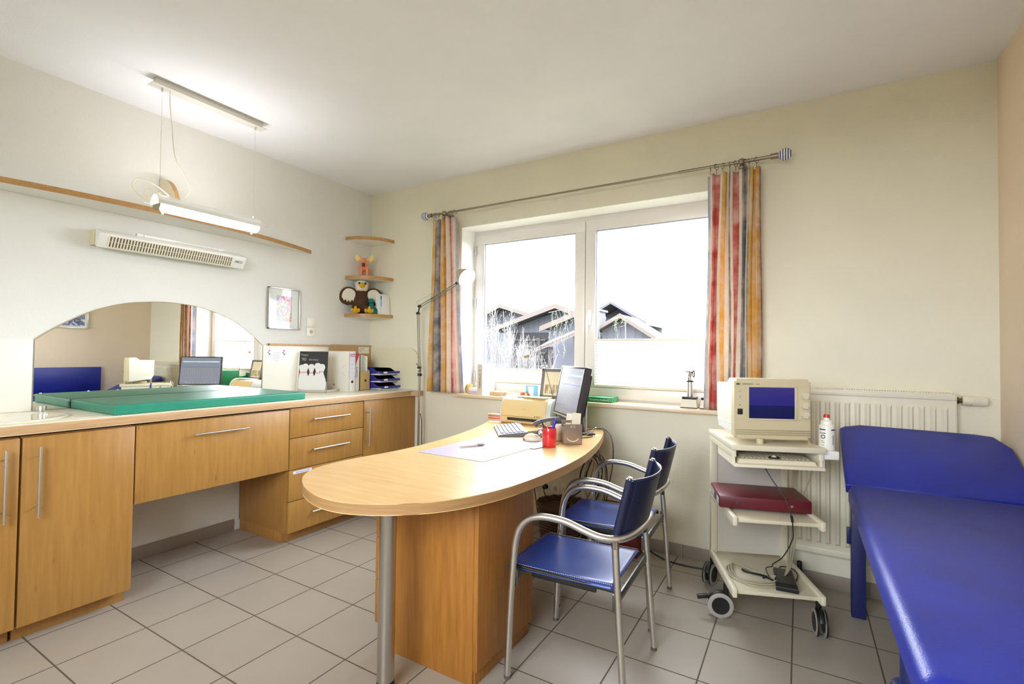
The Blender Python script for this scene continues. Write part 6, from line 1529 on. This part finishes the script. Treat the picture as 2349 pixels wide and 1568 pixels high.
box(b, 0.004, UW-0.004, -0.0005, 0.0, zb+0.318*UH, zb+0.320*UH); box(b, 0.004, UW-0.004, -0.0005, 0.0, zb+0.88*UH, zb+0.8815*UH)
box(b, 0.055, 0.0555, -0.0005, 0.0, zb+0.32*UH, zb+0.88*UH)
obj('grooves', b, mat('groove_tan', (170,158,122), 0.45), us)
text('lettering', 'SONOACE', 0.0105, mat('ink_dark', (60,55,50), 0.5), us, TY(0.030+0.032, -0.0007, zb+0.912*UH))
text('lettering', '1200', 0.0095, mat('ink_grey2', (140,134,120), 0.5), us, TY(0.030+0.078, -0.0007, zb+0.912*UH))
b = bm(); tube(b, [(0.018+0.009*math.cos(a), -0.0007, zb+0.912*UH+0.004*math.sin(a)) for a in [2*math.pi*i/14 for i in range(14)]], 0.0013, 5, sm=0, closed=True); box(b, 0.010, 0.022, -0.0008, 0, zb+0.906*UH, zb+0.918*UH); obj('maker_emblem', b, mat('ink_dark', (60,55,50), 0.5), us)
b = bm(); cyl(b, (0.18, 0.15, -0.0), (0.18, 0.15, zb+0.006), 0.07, seg=28); cyl(b, (0.125, 0.012, 0.0), (0.125, 0.012, zb+0.002), 0.016, seg=20); cyl(b, (0.30, 0.25, 0.0), (0.30, 0.25, zb+0.036), 0.014, seg=14); obj('swivel_foot', b, M_us, us)
# cables of the scanner
b = bm(); P0 = lambda x, y, z: Mt_ @ Vector((x, y, z))
tube(b, [P0(0.16,0.05,0.80), P0(0.19,0.03,0.74), P0(0.235,-0.012,0.66), P0(0.255,-0.036,0.59), P0(0.262,-0.036,0.53), P0(0.262,-0.030,0.47), P0(0.25,0.05,0.36), P0(0.22,0.10,0.30), P0(0.225,0.13,0.275), P0(0.20,0.14,0.26), P0(0.21,0.13,0.225), P0(0.22,0.14,0.204)], 0.0026, 8)
tag(obj('pedal_cable', b, M_black), 'thin black cable hanging in front of the trolley shelves', 'cable')
b = bm(); cyl(b, P0(0.256,-0.036,0.585), P0(0.261,-0.037,0.555), 0.006, seg=10); q_ = bpy.data.objects['pedal_cable']; obj('connector', b, M_black, q_)
b = bm(); tube(b, [P0(0.23,0.13,0.205), P0(0.20,0.17,0.206), P0(0.14,0.20,0.207), P0(0.115,0.24,0.205), P0(0.12,0.21,0.206), P0(0.18,0.19,0.205), P0(0.22,0.18,0.207), P0(0.19,0.15,0.206)], 0.0045, 7)
tag(obj('tied_cable', b, M_black), 'bundled black cable tied up on the trolley bottom shelf', 'cable')
M_hose = mat('probe_cable_grey', (176,168,142), 0.4)
for k in range(3):
    b = bm(); o_ = 0.012*k
    P_ = [P0(0.405+0.01*k,0.33,0.78), P0(0.400+0.01*k,0.36,0.60), P0(0.390+o_,0.34,0.45), P0(0.355+o_,0.27,0.32), P0(0.30+o_*0.5,0.16,0.235+0.006*k), P0(0.22,0.06+o_,0.206+0.007*k), P0(0.11,0.05+o_,0.206+0.006*k), P0(0.035+o_,0.13,0.206), P0(0.035+o_,0.24,0.206+0.005*k), P0(0.09,0.30-o_,0.206+0.007*k), P0(0.17,0.24-o_,0.207), P0(0.24,0.14,0.212+0.006*k), P0(0.30,0.11,0.21)]
    tube(b, P_, 0.0042, 8, sm=7)
    tag(obj('probe_cable', b, M_hose), ['grey probe cable, outermost coil on the trolley bottom shelf', 'grey probe cable, middle coil on the trolley bottom shelf', 'grey probe cable, innermost coil on the trolley bottom shelf'][k], 'cable', 'probe cables on the trolley')
b = bm(); tube(b, [P0(0.440,0.16,0.81), P0(0.432,0.20,0.72), P0(0.425,0.26,0.62), P0(0.42,0.30,0.56), P0(0.41,0.33,0.50)], 0.0028, 7); tag(obj('side_cable', b, M_hose), 'thin grey cable down the right side of the trolley', 'cable')
# foot pedal
fp = thing('foot_pedal', 'flat black foot pedal on the bottom shelf of the trolley', 'foot pedal', tuple(P0(0.285, 0.13, 0.2005)), TA+R(-14))
b = bm(); t = bmesh.new(); prism(t, [(-0.048,-0.115),(0.048,-0.115),(0.044,0.12),(-0.044,0.12)], 0, 0.024, bev=0.006); merge(b, t); obj('base', b, M_black, fp)
b = bm(); V = [(-0.042,-0.118,0.024),(0.042,-0.118,0.024),(0.038,0.07,0.026),(-0.038,0.07,0.026),(-0.042,-0.118,0.042),(0.042,-0.118,0.042),(0.038,0.07,0.032),(-0.038,0.07,0.032)]
t = bmesh.new(); add_verts(t, V, [(0,3,2,1),(4,5,6,7),(0,1,5,4),(1,2,6,5),(2,3,7,6),(3,0,4,7)]); bmesh.ops.bevel(t, geom=list(t.edges), offset=0.003, segments=2, affect='EDGES'); merge(b, t); obj('pedal_plate', b, mat('pedal_black', (20,20,24), 0.3), fp)
b = bm(); tube(b, [P0(0.30,0.24,0.206), P0(0.32,0.29,0.215), P0(0.365,0.26,0.22), P0(0.37,0.20,0.215), P0(0.345,0.15,0.206)], 0.003, 7); tag(obj('foot_switch_cable', b, M_black), 'short black cord curling beside the foot pedal', 'cable')
# maroon case
mc = thing('maroon_case', 'flat maroon case with two press studs on the middle trolley shelf', 'case', (3.254, -0.682, 0.5455), 0)
vx = Vector((3.668-3.254, -0.556+0.682, 0)).normalized(); vy = Vector((-vx.y, vx.x, 0))
Mm_ = Matrix(((vx.x,vy.x,0,3.262),(vx.y,vy.y,0,-0.672),(0,0,1,0.5600),(0,0,0,1)))
M_mar = vinyl('maroon_leatherette', (112,28,42), (92,20,34), 0.38, 400, 0.3)
b = bm(); box(b, 0, 0.425, 0, 0.27, 0, 0.060, M=Mm_, bev=0.005); obj('body', b, M_mar, mc, world=True)
b = bm(); box(b, -0.0012, 0.426, 0.004, 0.268, 0.046, 0.0475, M=Mm_); obj('lid_seam', b, mat('maroon_dark', (60,14,24), 0.5), mc, world=True)
for x in (0.085, 0.335):
    b = bm(); cyl(b, Mm_ @ Vector((x, 0.0, 0.032)), Mm_ @ Vector((x, -0.003, 0.032)), 0.007, seg=18); obj('press_stud', b, M_chrome, mc, world=True)
for y0, y1 in ((0.018, 0.075), (0.155, 0.25)):
    b = bm(); box(b, -0.0022, -0.0006, y0, y1, 0.012, 0.046, M=Mm_); obj('label_plate', b, mat('label_rose_grey', (206,196,196), 0.5), mc, world=True)

# ================================================================== examination couch
cz = 0.742
co = thing('examination_couch', 'blue vinyl examination couch with raised headrest along the right wall', 'examination couch', (4.14, -1.3, 0))
def cushion(b, x0, x1, y0, y1, z0, z1, bev, M=None):
    t = bmesh.new(); box(t, x0, x1, y0, y1, z0, z1)
    bmesh.ops.bevel(t, geom=[e for e in t.edges if max(e.verts[0].co.z, e.verts[1].co.z) > z1-1e-5], offset=bev, segments=6, affect='EDGES', profile=0.5)
    merge(b, t, M)
b = bm(); cushion(b, 3.812, 4.478, -2.19, -0.575, cz-0.075, cz, 0.032); obj('seat_cushion', b, M_couch, co, world=True, angle=70)
hinge = Vector((0, -0.572, cz-0.004)); Mhd = Matrix.Translation(hinge) @ Matrix.Rotation(R(26.9), 4, 'X')
b = bm(); t = bmesh.new(); pts = [(3.806,0.0),(4.478,0.0),(4.478,0.40),(4.43,0.492),(4.36,0.505),(3.90,0.505),(3.83,0.495),(3.806,0.47)]
prism(t, pts, -0.060, 0.0, bev=0.014); merge(b, t, Mhd); obj('headrest', b, M_couch, co, world=True, angle=50)
M_cf = mat('couch_frame_blue', (30,38,92), 0.4)
b = bm()
box(b, 3.85, 4.44, -2.10, -0.60, cz-0.115, cz-0.076); obj('frame', b, M_cf, co, world=True)
b = bm(); box(b, 3.86, 3.90, -0.60, -0.245, cz-0.14, cz-0.10, M=T()); box(b, 4.38, 4.42, -0.60, -0.245, cz-0.14, cz-0.10); box(b, 3.86, 4.42, -0.285, -0.255, 0.41, 0.47, bev=0.003); obj('head_frame', b, M_cf, co, world=True)
for x, y in ((3.845, -0.305), (4.36, -0.305)):
    b = bm(); box(b, x, x+0.062, y, y+0.062, 0.0, cz-0.115, bev=0.004); obj('leg', b, M_cf, co, world=True)
b = bm(); box(b, 3.828, 3.846, -0.27, -0.25, 0.36, 0.445, bev=0.002); obj('pivot_bracket', b, M_cf, co, world=True)
b = bm(); cyl(b, (4.10, -0.50, 0.60), (4.10, -0.16, 0.86), 0.010); cyl(b, (4.10, -0.50, 0.60), (4.10, -0.50, 0.64), 0.03); obj('headrest_strut', b, M_alu, co, world=True)
wp = solo('wall_padding', (lambda bb: (box(bb, RX-0.028, RX-0.001, -2.3, -0.572, 0.77, 1.085, bev=0.006), bb)[1])(bm()), M_couch, 'blue padded panel on the right wall, visible in the arched mirror', 'wall padding')
for x in (3.875, 4.36):
    b = bm(); lathe(b, [(0.040,0.0),(0.044,0.01),(0.044,0.425),(0.040,0.438),(0.030,0.442),(0.022,0.442),(0.022,cz-0.115)], 28, M=T(x, -1.655, 0)); obj('leg', b, M_cf, co, world=True)

# ================================================================== outside the window
rnd = random.Random(11)
M_bw2 = mat('barn_boards_grey', (62,62,68), 0.8); t_ = NT(M_bw2)
s_ = t_.new('ShaderNodeSeparateXYZ'); t_.link(t_.coord(), s_.inputs[0]); mu = t_.new('ShaderNodeMath', operation='MULTIPLY'); mu.inputs[1].default_value = 5.0; t_.link(s_.outputs['X'], mu.inputs[0]); fr = t_.new('ShaderNodeMath', operation='FRACT'); t_.link(mu.outputs[0], fr.inputs[0])
t_.base(t_.ramp(fr.outputs[0], [(0.0, lin((45,43,48))), (0.07, lin((60,60,66))), (0.9, lin((65,65,71))), (1.0, lin((45,43,48)))]))
M_rooftin = mat('roof_sheet_grey', (45,43,50), 0.7); M_fascia = mat('fascia_brown', (58,48,40), 0.7); M_plast = mat('render_pale', (63,63,69), 0.9); M_tile_r = mat('roof_tile_pale_red', (72,60,58), 0.8)
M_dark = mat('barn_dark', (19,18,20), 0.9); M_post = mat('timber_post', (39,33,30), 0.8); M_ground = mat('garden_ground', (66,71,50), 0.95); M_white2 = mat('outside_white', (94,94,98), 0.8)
b = bm(); box(b, -60, 60, 0.40, 90, -0.45, -0.40); box(b, -40, 40, -50, -4.7, -0.45, -0.40); tag(obj('garden_ground', b, M_ground), 'green garden ground outside the window', 'ground', kind='structure')
XZ = Matrix(((1,0,0,0),(0,0,-1,0),(0,1,0,0),(0,0,0,1)))
def barn(label, L, A, Rr, y0, y1, over, wx0, wx1, wall_m, roof_m, opening=None, brd=0.13, fas=M_fascia):
    """gabled shed: L, A, Rr = (x, z) of left eave, ridge and right eave; verge plane at y0, wall at y0+over"""
    t = thing('shed', label, 'shed', ((L[0]+Rr[0])/2, y0, -0.4), 0, 'sheds beyond the garden')
    b = bm()
    for E_ in (L, Rr):
        V = [(A[0],y0,A[1]),(E_[0],y0,E_[1]),(E_[0],y1,E_[1]),(A[0],y1,A[1])]; V += [(x, y, z-0.06) for x, y, z in V]
        add_verts(b, V, [(0,1,2,3),(7,6,5,4),(0,4,5,1),(1,5,6,2),(2,6,7,3),(3,7,4,0)], smooth=False)
    obj('roof', b, roof_m, t, world=True)
    for E_ in (L, Rr):
        b = bm(); V = [(A[0],y0-0.03,A[1]+0.02),(E_[0],y0-0.03,E_[1]+0.02),(E_[0],y0-0.03,E_[1]-brd),(A[0],y0-0.03,A[1]-brd)]; V += [(x, y+0.05, z) for x, y, z in V]
        add_verts(b, V, [(3,2,1,0),(4,5,6,7),(0,1,5,4),(1,2,6,5),(2,3,7,6),(3,0,4,7)], smooth=False)
        obj('bargeboard', b, fas, t, world=True)
    def rz_(x):
        E_ = L if x < A[0] else Rr
        return A[1]-0.07+(E_[1]-A[1])*(x-A[0])/(E_[0]-A[0])
    pts = [(wx0,-0.4),(wx1,-0.4),(wx1,rz_(wx1))]+([(A[0],A[1]-0.09)] if wx0 < A[0] < wx1 else [])+[(wx0,rz_(wx0))]
    b = bm(); prism(b, pts, -y1+0.1, -(y0+over), M=XZ); obj('walls', b, wall_m, t, world=True, angle=10)
    if opening:
        ox0, ox1, oz = opening; yo = y0+over
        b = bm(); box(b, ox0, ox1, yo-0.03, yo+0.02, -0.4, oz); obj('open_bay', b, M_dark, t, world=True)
        b = bm()
        for k in range(9): x = ox0+0.08+(ox1-ox0-0.3)*k/8; box(b, x, x+0.11, yo-0.10, yo-0.04, 0.7+0.2*(k % 3), 1.25+0.2*(k % 4))
        for k in range(4): box(b, ox0+0.05, ox1-0.05, yo-0.09, yo-0.05, oz-0.28-0.22*k, oz-0.22-0.22*k)
        obj('stacked_timber', b, M_post, t, world=True)
    return t
barn('big grey boarded shed with an open dark bay beyond the garden', (-5.56,2.11), (-3.04,2.89), (-2.0,2.49), 10.5, 12.8, 0.7, -5.2, -2.15, M_bw2, M_rooftin, (-5.0,-3.62,2.03))
barn('shed roof peeping out at the left edge of the window', (-8.6,2.42), (-6.69,3.26), (-4.84,2.70), 13, 17, 0.8, -8.3, -5.2, M_plast, M_rooftin)
barn('low grey shed with brown verge in front of the big shed', (-2.80,2.08), (-1.30,2.62), (-1.22,2.60), 9.0, 10.3, 0.35, -2.62, -1.26, M_plast, M_rooftin)
barn('grey roofed house seen through the right window sash', (-1.95,2.63), (-1.38,2.94), (-0.29,2.27), 11, 15, 1.0, -1.9, -0.75, M_plast, M_rooftin, brd=0.06, fas=M_rooftin)
barn('small shed with red tiled gable just above the pleated blind', (-1.16,1.99), (-0.44,2.38), (0.50,1.77), 9.0, 10.6, 0.35, -1.05, 0.30, M_bw2, M_tile_r, brd=0.09)
pt = thing('tiled_porch', 'low tiled porch roof on a wooden post by the sheds', 'porch', (-2.0, 8.5, -0.4))
b = bm(); V = [(-2.50,8.2,1.42),(-1.10,8.2,1.95),(-1.10,8.9,2.15),(-2.50,8.9,1.62)]; V += [(x, y, z-0.05) for x, y, z in V]
add_verts(b, V, [(0,1,2,3),(7,6,5,4),(0,4,5,1),(1,5,6,2),(2,6,7,3),(3,7,4,0)], smooth=False)
for i in range(17):
    f = i/17; x = -2.50+1.40*f; z = 1.42+0.53*f; cyl(b, (x+0.03, 8.19, z+0.02), (x+0.03, 8.9, z+0.22), 0.036, seg=8)
obj('tiles', b, M_tile_r, pt, world=True)
for x, z in ((-2.12, 1.50), (-1.40, 1.78)):
    b = bm(); box(b, x-0.05, x+0.05, 8.3, 8.4, -0.4, z); obj('post', b, M_post, pt, world=True)
# garden shrubs and climbing vine
M_twig = mat('twig_pale', (98,95,94), 0.8); M_leaf = mat('leaf_pale_green', (84,96,46), 0.7); M_leafw = mat('leaf_whitish', (88,92,71), 0.7)
def shrub(name, label, x, y, h, w, n, leafm, leafn, z0=-0.4, thick=0.008):
    s = thing(name, label, 'shrub', (x, y, z0), 0, 'garden shrubs outside the window')
    b = bm(); bl = bm()
    for i in range(n):
        a = rnd.uniform(0, 2*math.pi); r = rnd.uniform(0.0, w*0.25); p = Vector((r*math.cos(a), r*math.sin(a), 0)); q = Vector((w*rnd.uniform(.3,1)*math.cos(a), w*0.35*math.sin(a), h*rnd.uniform(0.6, 1)))
        m = (p+q)/2+Vector((rnd.uniform(-.1,.1)*w, rnd.uniform(-.05,.05), h*0.15))
        tube(b, [p, m, q], lambda t: thick*(1-0.7*t), 4, sm=3)
        for k in range(5):
            c = m.lerp(q, rnd.random()); e = c+Vector((rnd.uniform(-.3,.3)*w, rnd.uniform(-.1,.1), rnd.uniform(0.0,.25)*h)); tube(b, [c, (c+e)/2+Vector((0,0,0.03)), e], thick*0.35, 3, sm=2)
            for l in range(leafn):
                g = c.lerp(e, rnd.random())+Vector((rnd.uniform(-.05,.05), rnd.uniform(-.04,.04), rnd.uniform(-.05,.05))); sz = rnd.uniform(0.012, 0.026)
                d1 = Vector((rnd.uniform(-1,1), rnd.uniform(-1,1), rnd.uniform(-1,1))).normalized()*sz; d2 = Vector((rnd.uniform(-1,1), rnd.uniform(-1,1), rnd.uniform(-1,1))).normalized()*sz
                add_verts(bl, [g, g+d1, g+d1+d2, g+d2], [(0,1,2,3)])
    obj('branches', b, M_twig, s)
    if leafn: o = obj('foliage', bl, leafm, s); o['kind'] = 'stuff'
    else: bl.free()
    return s
shrub('bare_bush', 'tangled bare bush in the middle of the left window sash', -1.55, 5.6, 2.0, 0.50, 110, M_leafw, 1)
shrub('bare_bush', 'low bare bush below the porch roof outside the window', -0.75, 5.2, 1.55, 0.32, 36, M_leafw, 1)
shrub('leafy_bush', 'yellow green bush at the lower left of the window view', -1.85, 4.7, 1.5, 0.30, 40, M_leaf, 4)
shrub('leafy_bush', 'pale leafy bush climbing before the shed at the left window edge', -2.62, 6.6, 2.65, 0.50, 44, M_leafw, 3)
shrub('leafy_bush', 'light green bush at the bottom centre of the left window sash', -0.98, 4.4, 1.28, 0.30, 36, M_leaf, 3)
def vine(label, x, y, z1, L0, n, w, m):
    s = thing('climbing_vine', label, 'vine', (x, y, -0.4), 0, 'vines climbing outside the window')
    b = bm(); bl = bm(); H = z1+0.4
    tube(b, [(w,0,0),(w+0.02,0.01,H*0.5),(w*0.9,0,H)], 0.006, 5, sm=4); tube(b, [(w*0.9,0,H),(0,0.01,H+0.02),(-w,0,H-0.02)], 0.005, 5, sm=4)
    for i in range(n):
        xx = rnd.uniform(-w,w); L = rnd.uniform(0.3, 1.0)*L0; pts = [(xx+rnd.uniform(-.05,.05), rnd.uniform(-.04,.04), H-L*k/5) for k in range(6)]
        tube(b, pts, 0.002, 3, sm=2)
        for k in range(22):
            j = rnd.randint(0,4); p = Vector(pts[j]).lerp(Vector(pts[j+1]), rnd.random()); d1 = Vector((rnd.uniform(-1,1), rnd.uniform(-1,1), rnd.uniform(-1,1))).normalized()*0.015; d2 = Vector((rnd.uniform(-1,1), rnd.uniform(-1,1), rnd.uniform(-1,1))).normalized()*0.013
            p += Vector((rnd.uniform(-.03,.03), 0, rnd.uniform(-.03,.03))); add_verts(bl, [p, p+d1, p+d1+d2, p+d2], [(0,1,2,3)])
    obj('stems', b, M_twig, s); o = obj('foliage', bl, m, s); o['kind'] = 'stuff'
vine('yellow green vine over the shed at the right of the left sash', 0.02, 4.4, 2.08, 0.9, 9, 0.26, M_leaf)
vine('whitish vine beside the mullion in the right window sash', 0.66, 4.2, 2.15, 0.7, 8, 0.12, M_leafw)
vine('sparse vine trailing across the small red tiled gable', 1.08, 4.3, 1.92, 0.35, 3, 0.12, M_leaf)
vine('pale vine trailing from the left edge of the left sash', -1.72, 4.0, 2.0, 0.6, 6, 0.16, M_leafw)
solo('garden_lantern', (lambda bb: (cyl(bb, (0,0,-0.4), (0,0,0.94), 0.012), ball(bb, (0,0,1.0), 0.05), bb)[-1])(bm()), M_white2, 'small white globe lantern among the garden bushes', 'lantern', (-1.72, 5.3, 0))
